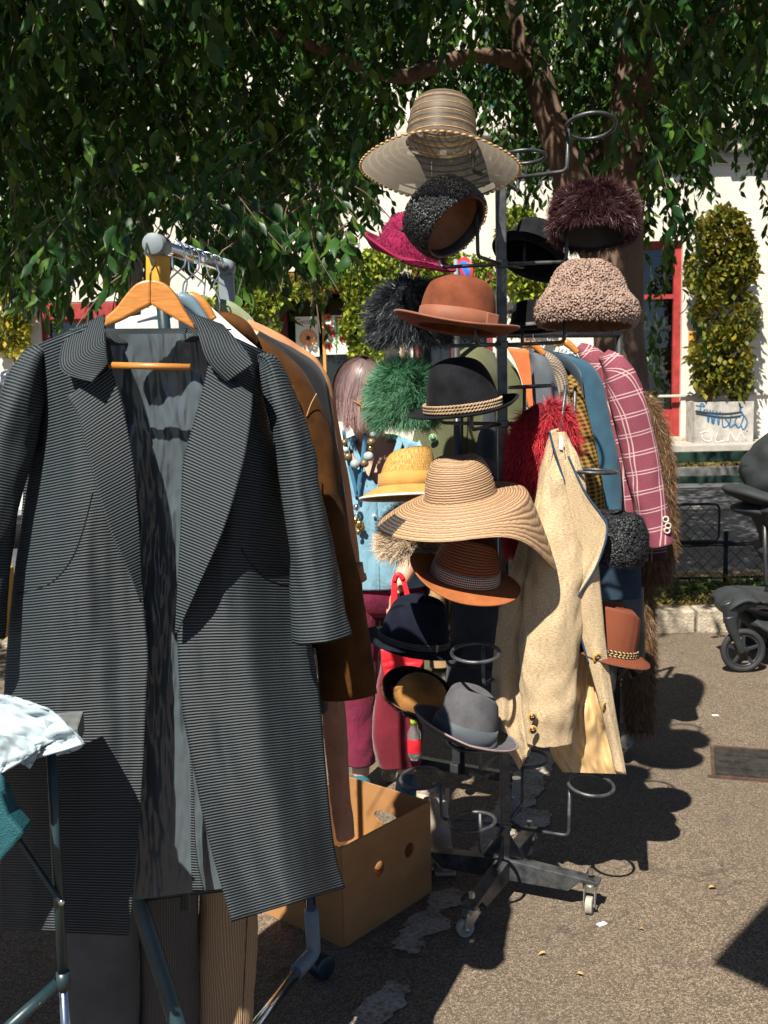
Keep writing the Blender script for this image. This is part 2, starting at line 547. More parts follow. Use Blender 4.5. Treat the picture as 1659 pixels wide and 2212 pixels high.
def asphalt_mat():
    b = NB('asphalt'); o = b.obj()
    vo = b.n('TexVoronoi', {'feature': 'F1'}, o=1, Vector=o, Scale=185.0)
    g = b.sep(vo)[0]
    d = b.n('TexVoronoi', {'feature': 'DISTANCE_TO_EDGE'}, Vector=o, Scale=185.0)
    big = b.noise(o, .9, 5, .6); med = b.noise(o, 7, 4)
    st = b.ramp(g, [(0, (.085, .065, .047)), (.3, (.145, .109, .076)), (.55, (.20, .151, .105)), (.8, (.25, .192, .137)), (1, (.31, .245, .18))])
    c = b.mix(b.n('MapRange', Value=d, _1=.0, _2=.10), (.02, .018, .016), st)
    c = b.mix(b.n('MapRange', Value=big, _1=.35, _2=.7), c, b.mix(.35, c, (.09, .075, .06)))
    c = b.mix(b.m('MULTIPLY', b.n('MapRange', Value=med, _1=.55, _2=.8), .4), c, (.04, .036, .033))
    wv = b.n('VectorMath', {'operation': 'ADD'}, _0=o, _1=b.n('TexNoise', o=1, Vector=o, Scale=2.2, Detail=4.0))
    ck = b.n('TexVoronoi', {'feature': 'DISTANCE_TO_EDGE'}, Vector=wv, Scale=.55)
    c = b.mix(b.m('MULTIPLY', b.n('MapRange', Value=ck, _1=.005, _2=.001), .4), c, (.025, .02, .017))
    sp = b.noise(o, 3.1, 5, .7)
    c = b.mix(b.m('MULTIPLY', b.n('MapRange', Value=sp, _1=.60, _2=.72), .45), c, (.06, .05, .042))
    h = b.m('ADD', b.m('MINIMUM', d, .25), b.m('MULTIPLY', g, .25))
    return b.fin(c, .85, b.bump(h, .9, .006), Specular_IOR_Level=.3)
def plaster_mat(name, col):
    b = NB(name); o = b.obj()
    st = b.noise(b.scale(o, (1, 1, .25)), 1.3, 5, .65); s2 = b.noise(b.scale(o, (3, 1, .2)), 2.2, 4, .7)
    c = b.mix(b.n('MapRange', Value=st, _1=.35, _2=.75), col, cm(col, .72))
    c = b.mix(b.m('MULTIPLY', b.n('MapRange', Value=s2, _1=.55, _2=.8), .5), c, cm(col, .45))
    return b.fin(c, .9, b.bump(b.noise(o, 40, 4), .3, .01), Specular_IOR_Level=.15)
def bark_mat(name, a, c2, patch=None):
    b = NB(name); o = b.obj()
    n = b.noise(b.scale(o, (1, 1, .22)), 16, 5, .6, .8)
    c = b.mix(b.n('MapRange', Value=n, _1=.3, _2=.7), a, c2)
    if patch: c = b.mix(b.n('MapRange', Value=b.noise(b.scale(o, (1, 1, .6)), 6, 3, .5), _1=.5, _2=.56), c, patch)
    return b.fin(c, .9, b.bump(n, .8, .02), Specular_IOR_Level=.15)
def wood_mat(name, a, c2, scale=(3, 40, 40)):
    b = NB(name); o = b.obj()
    n = b.noise(b.scale(o, scale), 3, 5, .6, .6); fl = b.noise(b.scale(o, (30, 300, 300)), 1, 2)
    c = b.mix(b.n('MapRange', Value=n, _1=.3, _2=.7), a, c2)
    c = b.mix(b.m('MULTIPLY', b.n('MapRange', Value=fl, _1=.58, _2=.7), .4), c, cm(a, .45))
    return b.fin(c, .38, b.bump(n, .1, .002), Specular_IOR_Level=.45)
def satin_mat(name, col, bump=.8, scale=26, stretch=(1, 1, .5), rough=.33):
    b = NB(name); o = b.obj()
    n = b.noise(b.scale(o, stretch), scale, 3, .5, .7)
    n2 = b.noise(b.scale(o, stretch), scale * .35, 2, .5, .8)
    c = b.mix(b.n('MapRange', Value=n2, _1=.3, _2=.7), cm(col, .85), cm(col, 1.1))
    nr = b.bump(b.m('ADD', n, b.m('MULTIPLY', n2, 1.5)), bump, .01)
    return b.fin(c, rough, nr, Specular_IOR_Level=.5, Sheen_Weight=.1)
def glass_mat(name, tint, rough=.08):
    b = NB(name)
    return b.fin(tint, rough, None, Specular_IOR_Level=.8)
def metal_mat(name, col, rough=.3, var=.2):
    b = NB(name); n = b.noise(b.obj(), 60, 4)
    c = b.mix(b.n('MapRange', Value=n, _1=.35, _2=.7), col, cm(col, 1 - var))
    return b.fin(c, b.n('MapRange', Value=n, _1=.2, _2=.8, _3=rough * .8, _4=rough * 1.3), None, Metallic=1.0)

BLACKP = M('black painted steel', (.022, .024, .027), .42, .3, 30, .1, 300, spec=.5)
CHROME = metal_mat('chrome', (.78, .79, .8), .14)
ZINC = metal_mat('zinc', (.55, .55, .52), .35)
GREYPL = M('grey plastic', (.17, .2, .22), .5, .1, 20, .1, 200)
RUBBER = M('dark rubber', (.02, .02, .022), .7, .2, 20, .2, 100)
# ------------------------------------------------------------------ the ground and the street
ASPH = asphalt_mat()
def quad(x0, x1, y0, y1, z, n=1):
    return sheet(lambda u, v: (Vec((lerp(x0, x1, u), lerp(y0, y1, v), z)), (u, v)), n, n)
tag(make('ground', quad(-60, 60, -12, 90, 0), ASPH, smooth=False), None, None, None, 'structure')
ROADM = M('road asphalt', (.06, .062, .066), .9, .3, 3, .3, 220, .004)
tag(make('road', quad(-60, 60, 7.9, 20.2, .004), ROADM, smooth=False), None, None, None, 'structure')
WORN = NB('worn white paint'); _o = WORN.obj()
_n1 = WORN.noise(_o, 9, 5, .7); _n2 = WORN.noise(_o, 70, 3, .6); _v = WORN.sep(WORN.n('TexVoronoi', o=1, Vector=_o, Scale=185.0))[0]
_w = WORN.n('MapRange', Value=WORN.m('ADD', WORN.m('MULTIPLY', _n1, .6), WORN.m('MULTIPLY', _n2, .4)), _1=.40, _2=.56)
_st = WORN.mix(_v, (.09, .068, .048), (.28, .22, .16)); _pt = WORN.mix(_n2, (.24, .225, .195), (.42, .395, .35))
WORN = WORN.fin(WORN.mix(_w, _st, _pt), .85, WORN.bump(_v, .6, .004), Specular_IOR_Level=.2)
tag(make('road_line', quad(-30, 30, 12.2, 12.5, .008), WORN, smooth=False), None, None, None, 'structure')
tag(make('road_line', quad(-30, 30, 19.0, 19.5, .008), WORN, smooth=False), None, None, None, 'structure')
# the worn line under the stands: ragged sheets along one straight band
def ragged(pts, seed, z=.004):
    """closed outline (pixels on the ground), edges roughened"""
    out = []
    for i, a in enumerate(pts):
        b = pts[(i + 1) % len(pts)]
        for k in range(26):
            t = k / 26
            q = Vec((lerp(a[0], b[0], t), lerp(a[1], b[1], t), 0))
            g = G(q.x, q.y, z)
            j = NZ.noise(Vec((g.x * 11, g.y * 11, seed))) * .035 + NZ.noise(Vec((g.x * 38, g.y * 38, seed + 4))) * .016 + NZ.noise(Vec((g.x * 90, g.y * 90, seed))) * .007
            out.append(Vec((g.x + j, g.y + NZ.noise(Vec((g.y * 14, g.x * 14, seed + 9))) * .03, z)))
    return out, [tuple(range(len(out)))], [(p.x, p.y) for p in out]
for k, pts in enumerate([
        [(880, 2058), (848, 2048), (862, 2010), (905, 1968), (945, 1930), (975, 1918), (1012, 1926), (965, 1975), (945, 2010), (925, 2045)],
        [(655, 2330), (640, 2290), (752, 2208), (790, 2160), (840, 2118), (892, 2126), (868, 2170), (800, 2260), (760, 2330)],
        [(1000, 1870), (1040, 1790), (1100, 1700), (1150, 1622), (1205, 1622), (1165, 1700), (1120, 1770), (1075, 1862)],
        [(1100, 1775), (1128, 1742), (1195, 1752), (1178, 1785), (1130, 1792)]]):
    tag(make('road_marking', ragged(pts, k * 9.1, .004 + .001 * (k == 3)), WORN, smooth=False), None, None, None, 'structure')
# kerb of single stones, the strip of dry grass behind it
KSTONE = M('kerb stone', (.30, .25, .19), .9, .35, 14, .8, 60, .012, col2=(.42, .36, .28))
kerb = thing('kerb', None, None, (0, 6.62, 0)); kerb['kind'] = 'structure'
x = -3.0; rk = random.Random(5)
while x < 4.6:
    w = .085 if rk.random() < .28 else rk.uniform(.36, .5)
    h = .150 + rk.uniform(-.008, .008)
    g = box((x + w / 2, 6.62 + rk.uniform(-.008, .008), h / 2 - .01), (w - .012, .16, h), rk.uniform(-.01, .01))
    make('kerb_stone', g, KSTONE, kerb, smooth=False, bevel=.012)
    x += w
SOIL = M('dry soil', (.20, .145, .075), .95, .4, 12, .8, 70, .02)
tag(make('grass_verge', box((0, 7.3, .065), (60, 1.2, .13)), SOIL, smooth=False), None, None, None, 'structure')
def blades(x0, x1, y0, y1, z, n, L, seed, mat, name, clump=3.0):
    rs = np.random.RandomState(seed)
    p = np.stack([rs.uniform(x0, x1, n), rs.uniform(y0, y1, n), np.full(n, z)], 1)
    k = np.array([NZ.noise(Vec((a[0] * clump, a[1] * clump, seed))) for a in p]) > rs.uniform(-.5, .25, n)
    p = p[k]; n = len(p)
    d = rs.normal(0, .7, (n, 3)); d[:, 2] = 1; d /= np.linalg.norm(d, axis=1)[:, None]
    l = L * rs.uniform(.4, 1.2, n)[:, None]
    s = np.cross(d, rs.normal(0, 1, (n, 3))); s /= np.linalg.norm(s, axis=1)[:, None]
    w = .003
    tip = p + d * l + np.stack([rs.normal(0, .3, n), rs.normal(0, .3, n), -rs.rand(n) * .4], 1) * l
    v = np.stack([p - s * w, p + s * w, p + d * l * .6 + s * w * .6, tip], 1).reshape(-1, 3)
    b = (np.arange(n) * 4)[:, None]
    t = np.concatenate([b + np.array([[0, 1, 2]]), b + np.array([[0, 2, 3]])], 1).reshape(-1, 3)
    uv = np.stack([np.repeat(rs.rand(n), 4), np.tile([0, 0, .6, 1], n)], 1)
    o = make_np(name, v, t, uv, mat)
    tag(o, 'short dry tufts of grass along the kerb', 'grass', None, 'stuff')
    return o
DRYG = fur_mat('dry grass', (.16, .11, .04), (.42, .30, .10), (.10, .12, .03), .8, .1)
blades(.8, 4.5, 6.72, 7.3, .13, 9000, .06, 3, DRYG, 'grass')
GRNG = fur_mat('weeds', (.05, .07, .015), (.10, .16, .03), (.20, .19, .06), .7, .2)
w_ = blades(1.0, 4.5, 7.0, 7.3, .13, 3500, .11, 8, GRNG, 'weeds', 1.4)
w_['label'] = 'green weeds growing at the foot of the wire fence'; w_['category'] = 'weeds'
med = box((0, 16.5, .06), (60, 1.9, .14)); tag(make('median', med, SOIL, smooth=False), None, None, None, 'structure')
mk = M('dark kerb', (.10, .10, .10), .9, .3, 9, .4, 60)
tag(make('median_kerb', box((0, 15.45, .08), (60, .18, .2)), mk, smooth=False), None, None, None, 'structure')
mg = blades(2.5, 12, 15.6, 17.3, .12, 9000, .16, 12, fur_mat('brown grass', (.05, .035, .015), (.15, .105, .04), (.06, .065, .02), .8, .1), 'median_grass', 1.2)
mg['label'] = 'brown dry grass on the strip between the roads'
PAVE = M('pavement', (.3, .28, .25), .9, .2, 6, .3, 60)
tag(make('pavement', box((0, 21.6, .05), (60, 2.6, .14)), PAVE, smooth=False), None, None, None, 'structure')
# low guard rail across the street in front of the pavement
GREENBLK = M('dark green paint', (.012, .03, .02), .5, .3, 10, .1, 60)
gr = thing('guard_rail', 'low dark green rail in front of the far pavement', 'railing', (4, 14.0, 0))
make('rail', box((4, 14.0, .46), (14, .07, .14)), GREENBLK, gr, smooth=False, bevel=.01)
make('rail', box((4, 14.0, .16), (14, .06, .10)), GREENBLK, gr, smooth=False, bevel=.01)
for k in range(8): make('post', box((-2.5 + k * 1.9, 14.08, .26), (.08, .08, .52)), GREENBLK, gr, smooth=False, bevel=.01)

# wire fence on the verge
WIRE = M('black fence wire', (.012, .015, .016), .55, .2, 20, 0)
fe = thing('wire_fence', 'low black chain link fence in two tiers behind the kerb', 'fence', (2.6, 7.42, .13))
def tier(x0, x1, z0, z1, rad):
    pts = [(x0, 7.42, z1), (x1, 7.42, z1), (x1, 7.42, z0), (x0, 7.42, z0)]
    make('frame', tube(bend([Vec(p) for p in pts], rad, 6), .009, 8), WIRE, fe)
    segs = []
    p = .078; h = z1 - z0
    k = x0 - h
    while k < x1:
        for sgn in (1, -1):
            a, b = (k, z0), (k + h, z1)
            if sgn < 0: a, b = (k + h, z0), (k, z1)
            if a[0] > b[0]: a, b = b, a
            lo, hi = max(a[0], x0), min(b[0], x1)
            if hi - lo > .01:
                sl = (b[1] - a[1]) / (b[0] - a[0])
                za, zb = a[1] + sl * (lo - a[0]), a[1] + sl * (hi - a[0])
                segs.append(tube([(lo, 7.42 + sgn * .002, za), ((lo + hi) / 2, 7.42 - sgn * .002, (za + zb) / 2), (hi, 7.42 + sgn * .002, zb)], .0026, 3, caps=False))
        k += p
    o = make('wire_mesh', join(*segs), WIRE, fe); o['kind'] = 'stuff'
tier(1.0, 2.36, .435, .70, .05)
tier(1.0, 5.2, .17, .405, .02)
make('rail', tube([(1.0, 7.44, .42), (5.2, 7.44, .42)], .014, 8), WIRE, fe)
for k in (1.15, 2.42, 3.7, 4.95): make('post', tube([(k, 7.45, .05), (k, 7.45, .5)], .018, 8), WIRE, fe)

# cast iron drain cover
IRON = M('cast iron', (.014, .013, .013), .7, .4, 20, .6, 90, .004, col2=(.032, .028, .025))
RUST = M('rusty rim', (.06, .035, .022), .9, .4, 20, .5, 80)
dc = thing('drain_cover', 'rectangular dark iron drain cover with a rusty rim in the asphalt', 'drain cover', G(1610, 1648))
A_, B_, C_ = G(1528, 1680), G(1542, 1614), G(1790, 1632)
ex, ey = (C_ - B_).normalized(), (B_ - A_).normalized()
o0 = A_ ; W_, H_ = (C_ - B_).length, (B_ - A_).length
rim = []
for a, b in ((0, 0), (0, 1), (1, 0), (1, 1)): pass
def bxy(u0, u1, v0, v1, z0, z1):
    c = o0 + ex * ((u0 + u1) / 2) + ey * ((v0 + v1) / 2)
    ang = math.atan2(ex.y, ex.x)
    return box((c.x, c.y, (z0 + z1) / 2), (u1 - u0, v1 - v0, z1 - z0), ang)
for q in ((0, W_, 0, .012), (0, W_, H_ - .012, H_), (0, .012, .014, H_ - .014)):
    make('rim', bxy(*q, -.01, .010), RUST, dc, smooth=False)
make('lid', bxy(.014, W_, .014, H_ - .014, -.01, .006), IRON, dc, smooth=False)
nb = 0
for i in range(int(W_ / .062)):
    for j in range(4):
        dv = (H_ - .06) / 4
        off = .03 if j % 2 else 0
        make('raised_block', bxy(.03 + off + i * .062, .03 + off + i * .062 + .05, .03 + j * dv, .03 + j * dv + dv * .72, .007, .011), IRON, dc, smooth=False)

# ------------------------------------------------------------------ the building across the street
BY = 22.0
def fx(px, py=800): return P(px, py, BY).x
def fz(px, py): return P(px, py, BY).z
PLAST = plaster_mat('white plaster', (.60, .57, .495))
TRIM = plaster_mat('stone trim', (.44, .41, .36))
REDP = M('red painted wood', (.26, .028, .026), .55, .3, 6, .1, 60, spec=.35)
MAROON = M('maroon painted wood', (.13, .022, .026), .6, .35, 6, .1, 60)
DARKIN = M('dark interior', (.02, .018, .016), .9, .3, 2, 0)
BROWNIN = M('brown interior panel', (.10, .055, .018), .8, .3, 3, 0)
PANE = NB('window glass')
_g = PANE.n('BsdfGlossy', Color=(.9, .95, 1), Roughness=.03); _tr = PANE.n('BsdfTransparent', Color=(.86, .9, .9))
_mx = PANE.t.nodes.new('ShaderNodeMixShader'); _fr = PANE.n('Fresnel', IOR=1.45)
PANE.t.links.new(_fr, _mx.inputs[0]); PANE.t.links.new(_tr, _mx.inputs[1]); PANE.t.links.new(_g, _mx.inputs[2]); PANE.t.links.new(_mx.outputs[0], PANE.out.inputs[0])
PANE = PANE.mat
BLUEGL = glass_mat('sky blue glass', (.06, .17, .26), .12)
bld = thing('building', 'white plastered building with red framed shop windows across the street', 'building', (0, BY, 0))
ops = {
    'a': (fx(92), fx(268), 1.0, fz(180, 652)),
    'b': (fx(606), fx(800), .9, fz(690, 585)),
    'c': (fx(893), fx(1066), 1.0, fz(980, 566)),
    'd': (fx(1372), fx(1472), .12, fz(1430, 520)),
}
up = []
for px in (1425, 1090, 760, 420, 90):
    xc = fx(px); up.append((xc - .42, xc + .42, 6.75, 8.55))
holes = list(ops.values()) + up
xs = sorted({-20, 20} | {h[0] for h in holes} | {h[1] for h in holes})
zs = sorted({0, 12.5} | {h[2] for h in holes} | {h[3] for h in holes})
vs, fs, uv = [], [], []
def q4(a, b, c, d):
    n = len(vs); vs.extend(Vec(p) for p in (a, b, c, d)); fs.append((n, n + 1, n + 2, n + 3)); uv.extend([(0, 0)] * 4)
for x0, x1 in zip(xs, xs[1:]):
    for z0, z1 in zip(zs, zs[1:]):
        cx, cz = (x0 + x1) / 2, (z0 + z1) / 2
        if any(h[0] < cx < h[1] and h[2] < cz < h[3] for h in holes): continue
        q4((x0, BY, z0), (x1, BY, z0), (x1, BY, z1), (x0, BY, z1))
for x0, x1, z0, z1 in holes:
    d = BY + .28
    q4((x0, BY, z0), (x0, BY, z1), (x0, d, z1), (x0, d, z0)); q4((x1, BY, z0), (x1, d, z0), (x1, d, z1), (x1, BY, z1))
    q4((x0, BY, z1), (x1, BY, z1), (x1, d, z1), (x0, d, z1)); q4((x0, BY, z0), (x0, d, z0), (x1, d, z0), (x1, BY, z0))
make('wall', (vs, fs, uv), PLAST, bld, smooth=False)
make('side_wall', box((-20.1, BY + 3, 6.2), (.2, 6, 12.4)), PLAST, bld, smooth=False)
make('side_wall', box((20.1, BY + 3, 6.2), (.2, 6, 12.4)), PLAST, bld, smooth=False)
make('roof', box((0, BY + 3, 12.6), (40.6, 6.6, .2)), TRIM, bld, smooth=False)
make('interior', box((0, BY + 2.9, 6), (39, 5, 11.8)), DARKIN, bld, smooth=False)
# string course, cornice with brackets
zc = fz(1620, 300)
make('string_course', box((0, BY - .03, fz(1600, 852)), (40, .06, .05)), TRIM, bld, smooth=False, bevel=.01)
make('cornice', box((0, BY - .28, zc + .12), (40.4, .56, .14)), TRIM, bld, smooth=False, bevel=.02)
make('cornice', box((0, BY - .2, zc + .27), (40.3, .40, .14)), TRIM, bld, smooth=False, bevel=.02)
make('cornice', box((0, BY - .06, zc - .42), (40, .12, .14)), TRIM, bld, smooth=False, bevel=.02)
for k in range(68):
    make('cornice_bracket', box((-19.4 + k * .575, BY - .2, zc - .12), (.24, .39, .31)), TRIM, bld, smooth=False, bevel=.02)
def win(name, h, fm, fw, bars=(), hbars=(), glass=PANE, sash=None):
    x0, x1, z0, z1 = h; y = BY + .16
    w = make(name, join(box((x0 + fw / 2, y, (z0 + z1) / 2), (fw, .1, z1 - z0)), box((x1 - fw / 2, y, (z0 + z1) / 2), (fw, .1, z1 - z0)),
                        box(((x0 + x1) / 2, y, z1 - fw / 2), (x1 - x0 - 2 * fw, .098, fw)), box(((x0 + x1) / 2, y, z0 + fw / 2), (x1 - x0 - 2 * fw, .098, fw))), fm, bld, smooth=False)
    for t in bars:
        xx = lerp(x0, x1, t); make('muntin', box((xx, y, (z0 + z1) / 2), (.06, .07, z1 - z0 - 2 * fw)), sash or fm, w, smooth=False)
    for z in hbars: make('crossbar', box(((x0 + x1) / 2, y - .005, z), (x1 - x0 - 2 * fw, .08, .09)), sash or fm, w, smooth=False)
    make('pane', box(((x0 + x1) / 2, y + .03, (z0 + z1) / 2), (x1 - x0 - 2 * fw, .008, z1 - z0 - 2 * fw)), glass, w, smooth=False)
    return w
ORW = wood_mat('orange wood', (.45, .20, .05), (.55, .28, .08))
wa = win('window', ops['a'], MAROON, .16, (), (fz(180, 690),), sash=REDP)
make('sill', box(((ops['a'][0] + ops['a'][1]) / 2, BY - .06, 1.0), (1.8, .16, .1)), TRIM, wa, smooth=False)
make('fascia', box(((ops['a'][0] + ops['a'][1]) / 2, BY - .02, fz(180, 672)), (1.5, .1, .32)), REDP, wa, smooth=False, bevel=.01)
wb = win('window', ops['b'], MAROON, .16, (.49,), (), sash=ORW)
make('sill', box(((ops['b'][0] + ops['b'][1]) / 2, BY - .06, .9), (2.0, .16, .1)), TRIM, wb, smooth=False)
xb = (ops['b'][0] + ops['b'][1]) / 2; wbw = ops['b'][1] - ops['b'][0]
make('fascia', box((xb, BY - .02, fz(690, 612)), (wbw + .1, .12, .42)), REDP, wb, smooth=False, bevel=.01)
make('blind', box((xb, BY + .24, fz(690, 668)), (wbw - .35, .02, .46)), BROWNIN, wb, smooth=False)
wc = win('window', ops['c'], MAROON, .12, (.5,), (fz(980, 610),))
wd_ = win('shop_front', ops['d'], REDP, .15, (), (fz(1430, 890), fz(1430, 640)))
make('panel', box(((ops['d'][0] + ops['d'][1]) / 2, BY + .12, (.12 + fz(1430, 895)) / 2), (ops['d'][1] - ops['d'][0] - .28, .06, fz(1430, 895) - .12)), REDP, wd_, smooth=False)
make('raised_panel', box(((ops['d'][0] + ops['d'][1]) / 2, BY + .08, .45), (.5, .03, .36)), REDP, wd_, smooth=False, bevel=.012)
make('doorstep', box(((ops['d'][0] + ops['d'][1]) / 2, BY - .2, .14), (1.3, .4, .12)), KSTONE, wd_, smooth=False, bevel=.02)
for h in up: win('upper_window', h, MAROON, .07, (.5,), (), glass=BLUEGL)

# posters, flat sheets behind the glass
PAPER = M('poster paper', (.68, .66, .56), .8, .06, 4, 0)
FLR = M('poppy red', (.62, .07, .03), .8, .3, 30, 0); FLO = M('petal orange', (.68, .30, .14), .8, .3, 30, 0)
FLD = M('flower dark centre', (.03, .025, .03), .8, .2, 30, 0); LEAFP = M('printed green', (.09, .42, .06), .8, .3, 20, 0)
def text_obj(name, s, size, loc, mat, parent, rotx=math.pi / 2, ext=.001, rotz=0):
    cu = bpy.data.curves.new(name, 'FONT'); cu.body = s; cu.size = size; cu.extrude = ext; cu.align_x = 'CENTER'
    tmp = bpy.data.objects.new(name + '_t', cu); COL.objects.link(tmp)
    dg = bpy.context.evaluated_depsgraph_get()
    me = bpy.data.meshes.new_from_object(tmp.evaluated_get(dg))
    COL.objects.unlink(tmp); bpy.data.objects.remove(tmp)
    me.materials.clear(); me.materials.append(mat)
    o = bpy.data.objects.new(name, me); COL.objects.link(o)
    o.parent = parent; o.rotation_euler = (rotx, 0, rotz); o.location = Vec(loc) - wloc(parent)
    return o
yp = BY + .15
def petals(c, r, n, mat, par, name='flower'):
    g = [ellipsoid((c[0] + math.cos(a) * r * .55, yp - .012, c[1] + math.sin(a) * r * .55), (r * .5, .003, r * .5), 8, 5) for a in [2 * math.pi * k / n for k in range(n)]]
    f = make(name, join(*g), mat, par)
    make('flower_centre', ellipsoid((c[0], yp - .016, c[1]), (r * .26, .003, r * .3), 8, 5), FLD, f)
x0, x1 = fx(640), fx(690); z0, z1 = fz(665, 770), fz(665, 683)
po = thing('poster', 'pale poster with an orange flower and dark lettering in the shop window', 'poster', ((x0 + x1) / 2, yp, z0))
make('sheet', box(((x0 + x1) / 2, yp, (z0 + z1) / 2), (x1 - x0, .004, z1 - z0)), PAPER, po, smooth=False)
text_obj('lettering', 'Gyozas', .155, ((x0 + x1) / 2 - .01, yp - .004, z1 - .15), FLD, po)
petals((fx(667), fz(667, 730)), .17, 11, FLO, po)
x0, x1 = fx(704), fx(757); z0, z1 = fz(730, 765), fz(730, 680)
po = thing('poster', 'white poster with red poppies on green stems in the shop window', 'poster', ((x0 + x1) / 2, yp, z0))
make('sheet', box(((x0 + x1) / 2, yp, (z0 + z1) / 2), (x1 - x0, .004, z1 - z0)), PAPER, po, smooth=False)
for px, py in ((711, 684), (712, 707), (720, 720), (741, 731), (711, 747), (735, 690)): petals((fx(px), fz(px, py)), .07, 5, FLR, po, 'poppy')
make('stem', join(tube([(fx(727), yp - .006, z0 + .03), (fx(730), yp - .006, (z0 + z1) / 2), (fx(727), yp - .006, z1 - .03)], .012, 6),
                  tube([(fx(728), yp - .006, fz(728, 745)), (fx(714), yp - .006, fz(714, 735))], .011, 6), tube([(fx(728), yp - .006, fz(728, 722)), (fx(742), yp - .006, fz(742, 714))], .011, 6)), LEAFP, po)
# goods on shelves in the red shop front
sh = thing('display_shelf', 'orange edged shelves of goods in the red shop front', 'shelf', ((ops['d'][0] + ops['d'][1]) / 2, BY + .34, .9))
PINKB = M('pink cloth', (.5, .05, .08), .8, .2, 9, .1, 60); WHB = M('white glazed', (.6, .58, .54), .4, .3, 20, .1, 60); ORB = M('ochre glaze', (.5, .25, .05), .4, .3, 20, .1, 60)
GLB = M('dark glass', (.03, .05, .05), .15, .2, 10, 0)
rj = random.Random(3)
JN = {'white glazed': 'white', 'ochre glaze': 'ochre'}; LVN = ['bottom', 'second', 'third']; ORD = ['first', 'second', 'third', 'fourth', 'fifth', 'sixth', 'seventh', 'eighth', 'ninth', 'tenth', 'eleventh', 'twelfth']
x0, x1 = ops['d'][0] + .16, ops['d'][1] - .16
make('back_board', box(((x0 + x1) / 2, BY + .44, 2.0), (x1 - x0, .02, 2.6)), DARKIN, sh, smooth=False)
for py in (708, 803, 884):
    zz = fz(1425, py)
    make('shelf', box(((x0 + x1) / 2, BY + .34, zz), (x1 - x0, .18, .05)), ORW, sh, smooth=False)
    xx = x0 + .07; nk_ = -1
    while xx < x1 - .05:
        nk_ += 1
        if py == 708:
            tag(make('bottle', lathe([(0, .3), (.018, .3), (.02, .2), (.045, .14), (.045, 0), (0, 0)], 12), rj.choice([GLB, WHB]), None), f'{ORD[nk_]} bottle from the left on the top shelf of the red shop front', 'bottle', 'bottles on the top shelf').location = (xx, BY + .32, zz + .026)
            xx += .14
        else:
            m_ = rj.choice([WHB, ORB, WHB])
            for lv in range(3 if py == 803 else 2):
                tag(make('jar', lathe([(0, .1), (.04, .1), (.05, .085), (.05, .01), (0, 0)], 10), m_, None), f'{JN[m_.name]} jar, {LVN[lv]} in the {ORD[nk_]} stack on the {"middle" if py == 803 else "lowest"} red shop shelf', 'jar', 'jars stacked on the shop shelves').location = (xx, BY + .32, zz + .026 + lv * .102)
            xx += .135
lb = make('letter_box', box((fx(1492), BY - .05, fz(1492, 730)), (.13, .1, .26)), ORB, smooth=False, bevel=.012)
tag(lb, 'small ochre letter box on the white wall beside the planted trees', 'letter box')

# planter with graffiti
CONC = M('stained concrete', (.33, .31, .28), .9, .4, 5, .6, 50, .01, col2=(.42, .40, .36))
px0, px1 = P(1500, 900, 21.0).x, P(1628, 900, 21.0).x; pz1 = P(1560, 868, 21.0).z
pl = thing('planter', 'grey concrete planter with blue graffiti under two climbing trees', 'planter', ((px0 + px1) / 2, 21.3, .12))
t_ = .08
make('box', join(box(((px0 + px1) / 2, 21.0 + t_ / 2, (.12 + pz1) / 2), (px1 - px0, t_, pz1 - .12)), box(((px0 + px1) / 2, 21.6 - t_ / 2, (.12 + pz1) / 2), (px1 - px0, t_, pz1 - .12)),
                 box((px0 + t_ / 2, 21.3, (.12 + pz1) / 2), (t_, .6 - 2 * t_, pz1 - .12)), box((px1 - t_ / 2, 21.3, (.12 + pz1) / 2), (t_, .6 - 2 * t_, pz1 - .12))), CONC, pl, smooth=False)
make('soil', box(((px0 + px1) / 2, 21.3, pz1 - .08), (px1 - px0 - .17, .43, .06)), SOIL, pl, smooth=False)
def strokes(name, lines, r, mat):
    g = []
    for l in lines:
        pts = spline([(a, b) for a, b in l], 6 * len(l))
        g.append(tube([P(a, b, 20.994) for a, b in pts], r, 6))
    o = make(name, join(*g), mat, pl)
    for v in o.data.vertices: v.co.y = v.co.y * .2 + (20.994 - wloc(pl).y) * .8
BLUP = M('blue spray paint', (.01, .10, .22), .6, .3, 20, 0); BLKP = M('black spray paint', (.02, .025, .03), .6, .2, 20, 0); WHTP = M('white spray paint', (.52, .50, .47), .7, .2, 20, 0)
strokes('blue_graffiti', [[(1503, 876), (1522, 878), (1514, 872), (1514, 890), (1524, 884)], [(1527, 884), (1530, 912), (1534, 886), (1538, 914)], [(1540, 886), (1541, 916), (1548, 888), (1552, 918), (1556, 888)],
    [(1560, 892), (1562, 922), (1574, 916), (1566, 904)], [(1580, 896), (1576, 922), (1590, 914)], [(1606, 878), (1598, 884), (1606, 900), (1596, 924), (1588, 908), (1604, 896), (1614, 912), (1606, 928), (1600, 916)], [(1613, 930), (1615, 932)]], .013, BLUP)
strokes('black_graffiti', [[(1502, 888), (1530, 892), (1570, 894), (1602, 890)], [(1503, 893), (1560, 902), (1600, 899)]], .022, BLKP)
strokes('white_graffiti', [[(1512, 936), (1530, 932), (1536, 952), (1520, 950), (1516, 938)], [(1550, 936), (1546, 954), (1566, 952)], [(1572, 954), (1578, 934), (1590, 952), (1600, 936), (1612, 950)]], .012, WHTP)

